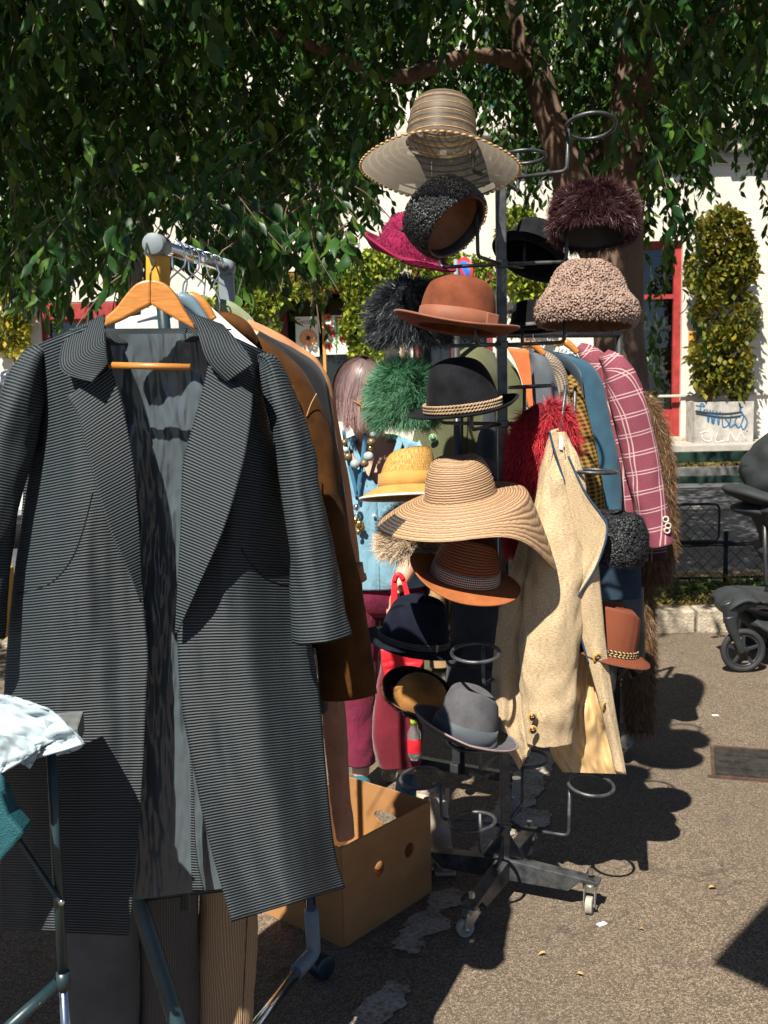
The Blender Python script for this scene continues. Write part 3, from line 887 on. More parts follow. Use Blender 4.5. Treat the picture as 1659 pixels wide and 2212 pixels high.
# small leaves in bulk for far greenery
_rows = [(.16, .13, .03), (.38, .225, .05), (.62, .20, .03), (.83, .095, -.03)]
LT = np.array([[0, 0, 0]] + [q for t_, w_, h_ in _rows for q in ([w_, t_, h_], [0, t_, h_ - .055], [-w_, t_, h_])] + [[.02, 1.06, -.14]])
LF = [[0, 1, 2], [0, 2, 3]]
for _i in range(3):
    _a, _b = 1 + 3 * _i, 4 + 3 * _i
    LF += [[_a + 1, _a, _b], [_a + 1, _b, _b + 1], [_a + 2, _a + 1, _b + 1], [_a + 2, _b + 1, _b + 2]]
LF = np.array(LF + [[11, 10, 13], [12, 11, 13]])
LS = np.array([[0, 0, 0], [.34, .45, .06], [0, 1, 0], [-.34, .45, .06]]); LSF = np.array([[0, 1, 2], [0, 2, 3]])
def leaves(pos, axis, size, seed, small=False, wid=1.0):
    rs = np.random.RandomState(seed); n = len(pos)
    T, F = (LS, LSF) if small else (LT, LF)
    a = axis / np.linalg.norm(axis, axis=1)[:, None]
    s = np.cross(a, rs.normal(0, 1, (n, 3))); s /= np.linalg.norm(s, axis=1)[:, None]
    nn = np.cross(s, a)
    sz = np.asarray(size).reshape(-1, 1) if np.ndim(size) else np.full((n, 1), size)
    v = pos[:, None, :] + sz[:, None, :] * (T[None, :, 0:1] * wid * s[:, None, :] + T[None, :, 1:2] * a[:, None, :] + T[None, :, 2:3] * nn[:, None, :])
    k = len(T)
    t = (np.arange(n) * k)[:, None, None] + F[None]
    uv = np.stack([np.repeat(rs.rand(n), k), np.tile(T[:, 1], n)], 1)
    return v.reshape(-1, 3), t.reshape(-1, 3), uv
VINEM = leaf_mat('vine leaf', (.11, .15, .015), (.20, .21, .02), (.34, .26, .02), .5, .2, .3)
VINEG = leaf_mat('fresh vine leaf', (.09, .16, .02), (.17, .24, .03), (.28, .30, .03), .5, .2, .3)
STEM = bark_mat('vine stem', (.16, .10, .06), (.26, .18, .12))
def blob_points(blobs, n, seed):
    """random points inside pixel ellipses (px,py,rx,ry,Y,depth), clumped"""
    rs = np.random.RandomState(seed); out = []
    ar = np.array([b[2] * b[3] for b in blobs], float)
    while len(out) < n:
        b = blobs[rs.choice(len(blobs), p=ar / ar.sum())]
        r = math.sqrt(rs.rand()); t = rs.rand() * 2 * math.pi
        p = P(b[0] + math.cos(t) * r * b[2], b[1] + math.sin(t) * r * b[3], b[4] + rs.uniform(-1, 1) * b[5])
        if NZ.noise(p * 2.4) + .6 * NZ.noise(p * 7) > rs.uniform(-.5, .4): out.append(tuple(p))
    return np.array(out)
def vine(name, label, cat, blobs, n, size, mat, seed, stems):
    t = thing(name, label, cat, P(*stems[0][0]))
    p = blob_points(blobs, n, seed); rs = np.random.RandomState(seed)
    ax = rs.normal(0, .7, (n, 3)); ax[:, 2] -= .6; ax[:, 1] -= .3
    v, tr, uv = leaves(p, ax, size * rs.uniform(.6, 1.3, n), seed, True)
    o = make_np('foliage', v, tr, uv, mat, t, smooth=False); o['kind'] = 'stuff'
    for s in stems:
        pts = spline([tuple(P(*q)) for q in s], 16)
        make('stem', tube(pts, [lerp(.05, .015, k / 15) for k in range(16)], 7), STEM, t)
    return t
vine('climbing_vine', 'yellow green climbing vine at the left end of the white building', 'vine', [(30, 600, 45, 110, 21.7, .2), (20, 700, 50, 70, 21.7, .2), (40, 520, 40, 70, 21.7, .2)], 3600, .12, VINEM, 3, [[(30, 880, 21.8), (34, 700, 21.8), (28, 520, 21.8)]])
vine('climbing_vine', 'climbing vine hanging over the shop window with the posters', 'vine', [(560, 620, 60, 60, 21.65, .2), (640, 618, 75, 26, 21.6, .15), (580, 690, 26, 60, 21.7, .1), (450, 665, 45, 28, 21.7, .2), (715, 592, 60, 26, 21.6, .15)], 3400, .12, VINEG, 4, [[(585, 880, 21.8), (575, 700, 21.8), (600, 620, 21.7), (720, 600, 21.7)]])
vine('climbing_vine', 'bright green vine on the white pier right of the posters', 'vine', [(800, 620, 58, 80, 21.65, .25), (790, 720, 48, 70, 21.65, .25), (830, 560, 44, 40, 21.65, .2), (760, 700, 26, 40, 21.6, .2)], 4200, .12, VINEG, 5, [[(800, 880, 21.8), (806, 700, 21.8), (820, 560, 21.8)]])
vine('climbing_vine', 'sparse vine sprays over the transom window behind the hat stand', 'vine', [(930, 590, 50, 20, 21.7, .1), (1000, 566, 60, 22, 21.7, .1), (1050, 600, 30, 26, 21.7, .1), (900, 565, 26, 26, 21.7, .1)], 1100, .12, VINEG, 6, [[(870, 880, 21.8), (880, 640, 21.8), (940, 580, 21.8), (1050, 570, 21.8)]])
vine('climbing_vine', 'green vine on the white wall just right of the stand post', 'vine', [(1130, 590, 52, 60, 21.6, .3), (1120, 500, 46, 60, 21.6, .3), (1160, 640, 40, 40, 21.6, .3)], 2600, .13, VINEG, 7, [[(1140, 880, 21.8), (1130, 640, 21.8), (1120, 480, 21.8)]])
PT = leaf_mat('planter tree leaf', (.05, .08, .012), (.10, .115, .014), (.21, .165, .014), .5, .2, .3)
vine('planter_tree', 'dense yellow green climbing tree on two stems in the graffiti planter', 'tree',
     [(1560, 500, 62, 55, 21.2, .35), (1545, 590, 70, 60, 21.2, .4), (1570, 680, 72, 70, 21.2, .4), (1555, 770, 70, 55, 21.2, .4), (1530, 822, 36, 30, 21.2, .3), (1590, 820, 34, 40, 21.2, .3), (1600, 560, 40, 60, 21.2, .3)], 7600, .135, PT, 8,
     [[(1532, 874, 21.3), (1540, 800, 21.25), (1536, 720, 21.3), (1548, 560, 21.2)], [(1604, 874, 21.3), (1600, 800, 21.25), (1606, 700, 21.3), (1590, 540, 21.2)]])
# ------------------------------------------------------------------ the big tree over the market
BARK = bark_mat('brown bark', (.075, .05, .038), (.17, .115, .085))
PALEB = bark_mat('pale mottled bark', (.22, .2, .18), (.33, .31, .28), (.12, .12, .10))
TL1 = leaf_mat('tree leaf', (.007, .028, .009), (.022, .075, .012), (.085, .155, .018), .40, .28, .32)
rt = np.random.RandomState(21)
def bough(pts, n, name, parent, mat, nn=12, wr=.1):
    pts = spline(pts, n)
    g = tube([p[:3] for p in pts], [p[3] for p in pts], nn)
    vs = [Vec(v) for v in g[0]]
    cs = [Vec(p[:3]) for p in pts]
    for i, v in enumerate(vs[:n * nn]):
        c = cs[i // nn]; d = v - c
        k = 1 + wr * 1.6 * NZ.noise(Vec((v.x * 5, v.y * 5, v.z * 1.6))) + wr * NZ.noise(Vec((v.x * 16, v.y * 16, v.z * 4)))
        vs[i] = c + d * k
    return make(name, (vs, g[1], g[2]), mat, parent)
tb = P(1345, 1500, 7.25); tb.z = .1
tree = thing('broadleaf_tree', 'big dark green tree with a brown forked trunk shading the market', 'tree', tb)
def PP(px, py, Y, r): p = P(px, py, Y); return (p.x, p.y, p.z, r)
bough([(tb.x, 7.25, 0, .25), (tb.x, 7.25, .35, .19), PP(1345, 1000, 7.25, .175), PP(1338, 740, 7.25, .168), PP(1332, 560, 7.25, .168), PP(1325, 440, 7.25, .185)], 40, 'trunk', tree, BARK, 20)
bough([PP(1350, 520, 7.25, .12), PP(1352, 400, 7.25, .135), PP(1352, 280, 7.2, .13), PP(1366, 150, 7.15, .115), PP(1390, -40, 7.0, .10), PP(1450, -330, 6.6, .08)], 30, 'limb', tree, BARK, 16)
bough([PP(1290, 560, 7.25, .10), PP(1255, 440, 7.3, .125), PP(1215, 330, 7.3, .11), PP(1165, 180, 7.3, .105), PP(1118, 60, 7.3, .095), PP(1060, -80, 7.2, .085), PP(960, -320, 6.8, .06)], 34, 'limb', tree, BARK, 16)
bough([PP(1162, 170, 7.3, .055), PP(1100, 128, 7.1, .05), PP(1010, 122, 6.8, .046), PP(930, 146, 6.6, .044), PP(870, 166, 6.5, .042), PP(790, 150, 6.3, .036), PP(700, 108, 6.0, .03), PP(560, 60, 5.6, .02), PP(430, 40, 5.2, .01)], 44, 'limb', tree, BARK, 10, .06)
bough([PP(1262, 440, 7.3, .05), PP(1240, 360, 7.2, .03), PP(1215, 300, 7.1, .02), PP(1190, 250, 7.0, .008)], 20, 'limb', tree, BARK, 8)
bough([PP(1360, 250, 7.2, .06), PP(1430, 130, 6.8, .05), PP(1540, 40, 6.2, .035), PP(1660, 10, 5.6, .015)], 24, 'limb', tree, BARK, 10)
bough([PP(1250, 360, 7.3, .05), PP(1310, 300, 7.6, .045), PP(1360, 180, 8.0, .03), PP(1420, 40, 8.4, .015)], 20, 'limb', tree, BARK, 8)

LOW = [(-200, 690), (0, 665), (60, 640), (100, 690), (170, 650), (215, 690), (260, 640), (300, 585), (420, 560), (470, 590), (520, 655), (575, 610), (620, 560), (700, 590), (735, 600), (765, 545), (790, 470), (812, 400), (830, 300), (880, 250), (1000, 230), (1045, 330), (1090, 350), (1180, 420),
       (1215, 470), (1290, 520), (1390, 560), (1392, 640), (1450, 650), (1490, 560), (1500, 460), (1525, 350), (1555, 262), (1600, 268), (1628, 300), (1645, 420), (1660, 440), (1720, 430), (1900, 430)]
LX, LY = np.array([a for a, b in LOW]), np.array([b for a, b in LOW])
def projv(p):
    w = p - np.array(CAMP)
    z = w @ np.array(_f)
    return 829.5 + FOC * (w @ np.array(_r)) / z, 1106 - FOC * (w @ np.array(_u)) / z, z
def yfront(z): return 4.75 - .80 * (z - 2.2)
pos, axs, szs, twigs = [], [], [], []
NTW = 34000
cx = rt.uniform(-3.9, 4.2, NTW); cy = rt.uniform(2.0, 9.6, NTW); cz = rt.uniform(1.75, 6.6, NTW)
for x, y, z in zip(cx, cy, cz):
    if y < yfront(z): continue
    if z > 4.6 and rt.rand() < .55: continue
    if y + .71 * z < (7.15 if x + .33 * z > .6 else 6.1): continue
    if x > .3 and y > 6.6 and z < 2.3 and x < 2.0: continue
    c = NZ.noise(Vec((x * .9, y * .9, z * .9)))
    if c < .04 + rt.uniform(-.12, .12) - (.20 if z > 3.5 else -.06): continue
    out = Vec((rt.normal(0, .7), rt.normal(-.25, .7), -.40)).normalized()
    L = rt.uniform(.35, .8)
    p = Vec((x, y, z)); d = out.copy(); n = int(L / .042)
    tip = p + Vec((out.x * L * .5, out.y * L * .5, -L * .7))
    u, v, w = projv(np.array([tuple(tip)]))
    lim = np.interp(u[0], LX, LY) + rt.normal(0, 14)
    if v[0] > lim: continue
    if v[0] > lim - 150 and 1040 < u[0] < 1300 and rt.rand() < .45: continue
    # a break in the leaves where the upstairs window shows, and round the trunk limbs
    if 1392 < u[0] < 1452 and 112 < v[0] < 250 and y < 22: continue
    if 1120 < u[0] < 1400 and 60 < v[0] < 600 and y < 7.3 and rt.rand() < .93: continue
    if 640 < u[0] < 1120 and 60 < v[0] < 250 and y < 7 and rt.rand() < .6: continue
    pts = [p.copy()]
    for k in range(n):
        d = (d + Vec((rt.normal(0, .16), rt.normal(0, .16), -.10))).normalized()
        p = p + d * .042
        pts.append(p.copy())
        if k < 1: continue
        sd_ = Vec((rt.normal(), rt.normal(), rt.normal() * .3)).normalized()
        pos.append(tuple(p)); a = d * .55 + sd_ * .75 + Vec((0, 0, -.55)); axs.append(tuple(a)); szs.append(rt.uniform(.055, .118))
    twigs.append(pts)
# sprays that hang out of the crown into the sun
for q in range(110):
    px, py = rt.uniform(400, 770), rt.uniform(400, 560)
    if q > 78: px, py = rt.uniform(-20, 330), rt.uniform(380, 600)
    p = P(px, py, rt.uniform(4.1, 4.7)); d = Vec((rt.normal(0, .6), rt.normal(-.3, .5), -.4)).normalized(); pts = [p.copy()]
    for k in range(int(rt.uniform(6, 11))):
        d = (d + Vec((rt.normal(0, .16), rt.normal(0, .16), -.12))).normalized(); p = p + d * .045; pts.append(p.copy())
        if proj(p)[1] > np.interp(proj(p)[0], LX, LY): continue
        sd_ = Vec((rt.normal(), rt.normal(), rt.normal() * .3)).normalized()
        pos.append(tuple(p)); axs.append(tuple(d * .5 + sd_ * .6 + Vec((0, 0, -.7)))); szs.append(rt.uniform(.06, .105))
    twigs.append(pts)
# far leaves hang lower between trunk and planter, and fill the top of the view behind
N2 = 5200
for k in range(N2):
    x, y, z = rt.uniform(-3.9, 5.2), rt.uniform(8.2, 11.5), rt.uniform(2.0, 7.0)
    p = Vec((x, y, z)); u, v, w = projv(np.array([tuple(p)]))
    if v[0] > np.interp(u[0], LX, LY) + rt.normal(-60, 30) + (110 if 1390 < u[0] < 1490 else 0): continue
    if 1385 < u[0] < 1460 and 100 < v[0] < 260: continue
    if NZ.noise(p * .9) < .06: continue
    d = Vec((rt.normal(0, .5), rt.normal(0, .5), -.6)).normalized()
    for j in range(14):
        d = (d + Vec((rt.normal(0, .1), rt.normal(0, .1), -.14))).normalized(); p = p + d * .05
        sd_ = Vec((rt.normal(), rt.normal(), rt.normal() * .3))
        pos.append(tuple(p)); axs.append(tuple(d * .5 + sd_ * .5 + Vec((0, 0, -.7)))); szs.append(rt.uniform(.07, .12))
pos, axs, szs = np.array(pos), np.array(axs), np.array(szs)
lu, lv, lz = projv(pos)
inv = (lu > 10) & (lu < 1650) & (lv > 8) & (lv < 720) & (lz > 1)
rank = np.where(inv, szs / lz, 0)
top = np.argsort(-rank)[:300]
rest = np.ones(len(pos), bool); rest[top] = False
v, t, uv = leaves(pos[rest], axs[rest], szs[rest], 31, False, 1.0)
o = make_np('foliage', v, t, uv, TL1, tree, smooth=True); o['kind'] = 'stuff'
# the 300 leaves that show largest are single leaves
base_leaf = []
for k in range(8):
    v1, t1, u1 = leaves(np.zeros((1, 3)), np.array([[0, 1.0, 0]]), np.array([1.0]), 50 + k, False, 1.0)
    v1 = LT * np.array([1.0 + .1 * (k % 3 - 1), 1, 1.0 + .5 * (k % 4)])
    me = bpy.data.meshes.new('leaf'); me.from_pydata(v1.tolist(), [], LF.tolist())
    l = me.uv_layers.new(name='UVMap')
    for lp in me.loops: l.data[lp.index].uv = ((k + .5) / 8, LT[lp.vertex_index][1])
    for pgn in me.polygons: pgn.use_smooth = True
    me.materials.append(TL1); base_leaf.append(me)
tw = wloc(tree)
for i in top:
    lo = bpy.data.objects.new('leaf', base_leaf[int(rt.randint(8))]); COL.objects.link(lo); lo.parent = tree
    a = Vec(axs[i]).normalized(); s = a.cross(Vec((rt.normal(), rt.normal(), rt.normal()))).normalized(); nn = s.cross(a)
    lo.matrix_local = Matrix.Translation(Vec(pos[i]) - tw) @ Matrix((s, a, nn)).transposed().to_4x4() @ Matrix.Scale(float(szs[i]), 4)
tg = [tube(t_[::4] if len(t_) > 8 else t_, .0028, 3, caps=False) for t_ in twigs[::2]]
o = make('twigs', join(*tg), BARK, tree); o['kind'] = 'stuff'
print('LEAVES', len(pos), 'TWIGS', len(twigs))

# slender pale tree behind the leaves at the left
pt = P(292, 1200, 9.5); pt.z = 0
t2 = thing('plane_tree', 'slender pale grey mottled tree trunk behind the hanging leaves at left', 'tree', pt)
bough([(pt.x, 9.5, 0, .13), (pt.x - .02, 9.5, 1.2, .105), PP(280, 620, 9.5, .10), PP(298, 420, 9.5, .095), PP(290, 250, 9.5, .09), PP(300, 60, 9.5, .085), PP(310, -160, 9.5, .07)], 40, 'trunk', t2, PALEB, 14, .07)
bough([PP(296, 170, 9.5, .05), PP(340, 60, 9.3, .04), PP(380, -60, 9.1, .02)], 16, 'limb', t2, PALEB, 8)
ps = np.stack([rt.uniform(pt.x - 1.4, pt.x + 1.5, 3000), rt.uniform(8.6, 10.4, 3000), rt.uniform(4.2, 6.6, 3000)], 1)
ax2 = rt.normal(0, .6, (3000, 3)); ax2[:, 2] -= .6
v, t, uv = leaves(ps, ax2, .11 * rt.uniform(.7, 1.3, 3000), 77, True)
o = make_np('crown', v, t, uv, TL1, t2); o['kind'] = 'stuff'

# parked car behind the left end of the rack
WHITEC = M('white car paint', (.62, .63, .62), .25, .05, 3, 0, coat=.5, spec=.5)
CARGL = glass_mat('dark car glass', (.02, .035, .05), .05)
cxr, cyr = P(30, 800, 11).x, 11.0
car = thing('parked_car', 'white parked car mostly hidden behind the grey coat at left', 'car', (cxr - .6, cyr, 0))
prof = [(-2.3, .35), (-2.25, .8), (-1.9, 1.0), (-1.35, 1.08), (-.75, 1.66), (-.3, 1.76), (1.0, 1.76), (1.7, 1.64), (2.1, 1.1), (2.25, .9), (2.28, .35)]
make('body', prism([(cxr - .6 + a, b) for a, b in prof], cyr - .85, cyr + .85), WHITEC, car, smooth=False, bevel=.08)
for a in ([(-1.05, 1.12), (-.6, 1.58), (.3, 1.62), (.3, 1.12)], [(.38, 1.12), (.38, 1.62), (1.1, 1.62), (1.6, 1.5), (1.8, 1.12)]):
    make('side_window', prism([(cxr - .6 + p, q) for p, q in a], cyr - .865, cyr - .845), CARGL, car, smooth=False)
for a in (-1.45, 1.45):
    wl = make('wheel', disc_prism((cxr - .6 + a, cyr - .78, .33), (0, 1, 0), .33, .2, 24), RUBBER, car)
    make('rim', disc_prism((cxr - .6 + a, cyr - .885, .33), (0, 1, 0), .2, .02, 18), ZINC, wl)
make('headlight', ellipsoid((cxr - .6 - 2.2, cyr - .6, .78), (.1, .16, .08)), glass_mat('lamp glass', (.5, .5, .5)), car)
make('door_handle', box((cxr - .6 + .15, cyr - .87, 1.0), (.16, .03, .03)), ZINC, car, smooth=False, bevel=.008)

# no parking sign seen nearly edge on
sx = P(985, 600, 15).x
sg = thing('road_sign', 'round blue and red sign on a grey post across the street', 'road sign', (sx, 15, 0))
make('post', cyl((sx, 15, 0), (sx, 15, P(985, 560, 15).z), .03), GREYPL, sg)
dn = Vec((-.86, -.5, 0)); scn = P(1002, 590, 15)
make('disc', disc_prism(scn, dn, .22, .012, 28), M('sign red', (.5, .03, .03), .4, .1, 5, 0), sg)
make('blue_field', disc_prism(scn + dn * .009, dn, .165, .008, 28), M('sign blue', (.02, .11, .45), .4, .1, 5, 0), sg)
sdv = dn.cross(Vec((0, 0, 1)))
make('slash', bar(scn + dn * .016 + sdv * .12 + Vec((0, 0, .12)), scn + dn * .016 - sdv * .12 - Vec((0, 0, .12)), .012, .04), M('sign red bar', (.5, .03, .03), .4, .1, 5, 0), sg, smooth=False)
# ------------------------------------------------------------------ the revolving hat stand
SC = (G(995, 2008) + G(1178, 1864)) / 2; SC.z = 0
ANG = {'a': R(-118), 'b': R(156), 'c': R(-24), 'd': R(66)}
LEV = [P(1083, y, 3.25).z for y in (390, 572, 745, 915, 1090, 1270, 1445, 1610, 1780)]
STEEL = M('worn dark steel', (.030, .034, .038), .4, .45, 26, .25, 240, spec=.55, metal=.35, col2=(.085, .09, .095))
st = thing('hat_stand', 'tall black steel hat stand on wheels with tiers of wire rings', 'hat stand', SC)
make('post', bar(SC + Vec((0, 0, .10)), SC + Vec((0, 0, LEV[0] + .01)), .030, .030), STEEL, st, smooth=False, bevel=.003)
def caster(c, yaw, parent, r=.03, bolt=True, forkh=.03):
    """swivel caster, c on the ground under the wheel"""
    c = Vec(c); d = Vec((math.cos(yaw), math.sin(yaw), 0)); s = Vec((-d.y, d.x, 0))
    hub = c + Vec((0, 0, r))
    w = make('wheel', disc_prism(hub, s, r, .022, 22), M('worn grey wheel', (.22, .21, .19), .7, .3, 40, .2, 100) if False else WHEELM, parent, bevel=.003)
    f = []
    top = r * 2 + forkh
    for k in (-1, 1):
        o_ = s * (k * .015)
        vs = [hub + o_ + d * -.010, hub + o_ + d * .010, c + o_ - d * .045 + Vec((0, 0, top)), c + o_ - d * .0 + Vec((0, 0, top))]
        a = [vs[0], vs[1], vs[3], vs[2]]
        q = [v + s * (k * .003) for v in a]
        f.append((a + q, [(0, 1, 2, 3), (7, 6, 5, 4), (0, 4, 5, 1), (1, 5, 6, 2), (2, 6, 7, 3), (3, 7, 4, 0)], None))
    m_ = c - d * .022 + Vec((0, 0, top))
    f.append(disc_prism(m_ + Vec((0, 0, .002)), (0, 0, 1), .024, .014, 18))
    f.append(disc_prism(m_ + Vec((0, 0, .013)), (0, 0, 1), .020, .008, 18))
    make('fork', join(*f), ZINC, parent, smooth=False)
    make('axle', disc_prism(hub, s, .006, .044, 8), ZINC, w)
    if bolt: make('bolt', disc_prism(m_ + Vec((0, 0, .048)), (0, 0, 1), .010, .016, 6), ZINC, parent, smooth=False)
    return top
WHEELM = M('worn grey wheel', (.26, .245, .21), .7, .35, 40, .2, 100)
legL = .285
for k, yaw in (('a', R(200)), ('b', R(80)), ('c', R(250)), ('d', R(120))):
    a = ANG[k]; d = Vec((math.cos(a), math.sin(a), 0)); s = Vec((-d.y, d.x, 0))
    # tapered channel: deep near the post, cut away to a flat plate over the wheel
    pr = [(.012, .060), (.21, .060), (.245, .094), (legL + .02, .094), (legL + .02, .104), (.012, .128)]
    vs = [SC + d * x_ + s * (-.022) + Vec((0, 0, z_)) for x_, z_ in pr] + [SC + d * x_ + s * .022 + Vec((0, 0, z_)) for x_, z_ in pr]
    n = len(pr)
    fs = [tuple(range(n)), tuple(range(2 * n - 1, n - 1, -1))] + [((i + 1) % n, i, i + n, (i + 1) % n + n) for i in range(n)]
    lg = make('leg', (vs, fs, None), STEEL, st, smooth=False, bevel=.002)
    cp = SC + d * (legL - .01) + Vec((math.cos(yaw), math.sin(yaw), 0)) * .022
    ca = bpy.data.objects.new('caster', None); COL.objects.link(ca); ca.empty_display_size = .03
    ca.parent = st; ca.location = cp - wloc(st)
    caster(cp, yaw, ca, .027, True, .024)
    # gusset plate
    g = [(.016, .122), (.075, .120), (.016, .205)]
    vs = [SC + d * x_ + s * (-.002) + Vec((0, 0, z_)) for x_, z_ in g] + [SC + d * x_ + s * .002 + Vec((0, 0, z_)) for x_, z_ in g]
    make('gusset', (vs, [(0, 1, 2), (5, 4, 3), (0, 3, 4, 1), (1, 4, 5, 2), (2, 5, 3, 0)], None), STEEL, st, smooth=False)
RINGC = {}
ra = random.Random(9)
NORING = {(3, 'c'), (1, 'a'), (7, 'c'), (0, 'a'), (4, 'a')}
for li, z in enumerate(LEV):
    make('collar', box(SC + Vec((0, 0, z)), (.037, .037, .022)), STEEL, st, smooth=False, bevel=.003)
    for k, a in ANG.items():
        aa = a + R(ra.uniform(-4, 4)); d = Vec((math.cos(aa), math.sin(aa), 0))
        L = .205 + ra.uniform(-.012, .012); Rr_ = .069; rise = .115 if li < 8 else (.175 if k == 'c' else .13)
        dz = ra.uniform(-.01, .01)
        pts = [SC + d * .012 + Vec((0, 0, z)), SC + d * L + Vec((0, 0, z + dz)), SC + d * (L + .004) + Vec((0, 0, z + rise + dz))]
        if (li, k) != (7, 'c'): make('arm', tube(bend(pts, .018, 5), .0056, 8), STEEL, st)
        c = SC + d * (L + Rr_) + Vec((0, 0, z + rise + dz))
        tl = ra.uniform(-.14, .14) if not (li == 0 and k == 'c') else -.30
        tl2 = ra.uniform(-.08, .08)
        RINGC[(li, k)] = c
        if (li, k) in NORING: continue
        rp = [c + Vec((math.cos(t) * Rr_, math.sin(t) * Rr_, math.sin(t) * Rr_ * tl + math.cos(t - aa) * Rr_ * 0 + math.cos(t) * Rr_ * tl2)) for t in [2 * math.pi * i / 40 for i in range(40)]]
        make('ring', tube(rp, .0056, 8, closed=True), STEEL, st)
# the bare upright wire that carries the linen jacket
pj = P(1209, 948, 3.12); pj2 = P(1223, 832, 3.12)
make('arm', tube([SC + Vec((.02, -.01, LEV[3])), Vec((pj.x - .004, pj.y, pj.z - .02)), pj, pj2], .0058, 8), STEEL, st)

# ------------------------------------------------------------------ hats
def dome(Rc, h, a=.62, b=.8, n=22, z0=0.0, top=1.0):
    pr = []
    for i in range(n):
        f = (1 - i / (n - 1)) * math.pi / 2
        r = Rc * (math.cos(f) ** a if math.cos(f) > 1e-6 else 0); z = z0 + h * math.sin(f) ** b
        pr.append((r * lerp(1, top, (z - z0) / h), z))
    pr[0] = (0.0001, pr[0][1])
    return pr
def fedp(R_, H, tp=.86, n=34):
    return spline([(.0001, H * .95), (R_ * .35, H * .965), (R_ * (tp - .16), H * .985), (R_ * (tp - .05), H * .965), (R_ * tp, H * .87), (R_ * lerp(tp, 1, .55), H * .42), (R_ * .99, H * .08), (R_, 0)], n)
def felt(name, col, var=.28, bump=.35):
    b = NB(name); o = b.obj()
    n = b.noise(o, 16, 4); f = b.noise(o, 420, 2); l = b.noise(b.scale(o, (1, 1, .5)), 55, 4, .65)
    c = b.mix(b.n('MapRange', Value=n, _1=.3, _2=.7), cm(col, 1 - var), cm(col, 1 + var))
    c = b.mix(b.m('MULTIPLY', b.n('MapRange', Value=l, _1=.5, _2=.72), .35), c, cm(col, .5))
    return b.fin(c, .92, b.bump(b.m('ADD', f, l), bump, .0016), Sheen_Weight=.02, Sheen_Roughness=.5, Specular_IOR_Level=.1)
def hat_root(name, label, px, py, Y, rot, group=None):
    return thing(name, label, 'hat', P(px, py, Y), group, tuple(R(a) for a in rot))
def brim(Rc, Re, sx, sy, fn, n=72, m=16):
    """fn(t 0..1, angle) -> height"""
    pr = [(lerp(Rc, Re, i / m), 0) for i in range(m + 1)]
    def post(p, r, an, t): return Vec((p.x, p.y, fn((r - Rc) / (Re - Rc), an)))
    g = lathe(pr, n, 1, 1, None)
    vs = []
    for v, (uu, vv) in zip(g[0], g[2]):
        r = math.hypot(v.x, v.y); t = (r - Rc) / (Re - Rc); an = math.atan2(v.y, v.x)
        ex, ey = lerp(sx, (sx + 1) / 2, t) if sx < 1 else sx, lerp(sy, (sy + 1) / 2, t) if sy < 1 else sy
        vs.append(Vec((v.x * ex, v.y * ey, fn(t, an))))
    return vs, g[1], g[2]
def edge_ring(g, n, r, lift=0.0):
    e = [Vec(v) + Vec((0, 0, lift)) for v in g[0][-n:]]
    return tube(e, r, 6, closed=True)
def scale_uv(g, sx_, sy_=1.0):
    return g[0], g[1], [(u * sx_, v * sy_) for u, v in g[2]]
def band(Rc, z0, z1, sx, sy, taper=0.0, off=.0022, n=72, tilt=0.0):
    pr = [(Rc + off - .002, z0), (Rc + off, z0 + .001), (Rc + off - taper * .5, (z0 + z1) / 2), (Rc + off - taper, z1 - .001), (Rc + off - taper - .002, z1)]
    return lathe(pr, n, sx, sy)
def fade(t, p): return t ** p

# a: sheer striped sun hat
def sheer(name):
    b = NB(name); x, y, _ = b.sep(b.uv())
    s = b.m('MULTIPLY_ADD', b.m('SINE', b.m('MULTIPLY', y, 2 * math.pi / .0185)), .5, .5)
    th = b.n('TexNoise', Vector=b.n('CombineXYZ', X=b.m('MULTIPLY', x, 420), Y=b.m('MULTIPLY', y, 700), Z=0.0), Scale=1.0, Detail=2.0)
    line = b.m('GREATER_THAN', s, .86)
    c = b.mix(line, b.mix(th, (.085, .066, .05), (.20, .16, .12)), (.05, .035, .025))
    b.fin(c, .5, b.bump(s, .3, .002), Specular_IOR_Level=.3)
    tr = b.n('BsdfTransparent', Color=(1, .97, .92)); tl = b.n('BsdfTranslucent', Color=(.46, .40, .32))
    m1 = b.t.nodes.new('ShaderNodeMixShader'); m1.inputs[0].default_value = .35
    b.t.links.new(b.b.outputs[0], m1.inputs[1]); b.t.links.new(tl, m1.inputs[2])
    m2 = b.t.nodes.new('ShaderNodeMixShader')
    fac = b.m('MULTIPLY', b.m('SUBTRACT', 1.0, line), b.m('MULTIPLY_ADD', th, .42, .0))
    b.t.links.new(fac, m2.inputs[0]); b.t.links.new(m1.outputs[0], m2.inputs[1]); b.t.links.new(tr, m2.inputs[2])
    b.t.links.new(m2.outputs[0], b.out.inputs[0])
    return b.mat
SHEER = sheer('sheer striped straw')
k = 3.0 / FOC
h = hat_root('sun_hat', 'sheer beige striped sun hat with a wide brim on the topmost ring', 953, 310, 3.0, (-13, 4, 0))
Rc = 74 * k
make('crown', lathe(dome(Rc, 100 * k, .30, .85, 26, 0, .94), 64, 1, .95), SHEER, h, local=True)
for i, zf in enumerate((.06, .25, .44, .62, .80)):
    rr = Rc * (1 - .07 * zf) * math.cos(math.asin(zf ** (1 / .85))) ** .30 * 1.004
    make('ribbon', tube([Vec((math.cos(t) * rr, math.sin(t) * rr * .95, 100 * k * zf)) for t in [2 * math.pi * q / 48 for q in range(48)]], .0016, 5, closed=True), M('orange straw cord', (.34, .20, .09), .6, .3, 60, .2, 200), h, local=True)
bg_ = brim(Rc, 166 * k, 1, .97, lambda t, an: -.050 * t - .022 * t * t + .007 * math.sin(3 * an + .5) * t)
make('brim', bg_, SHEER, h, local=True)
ob_ = []
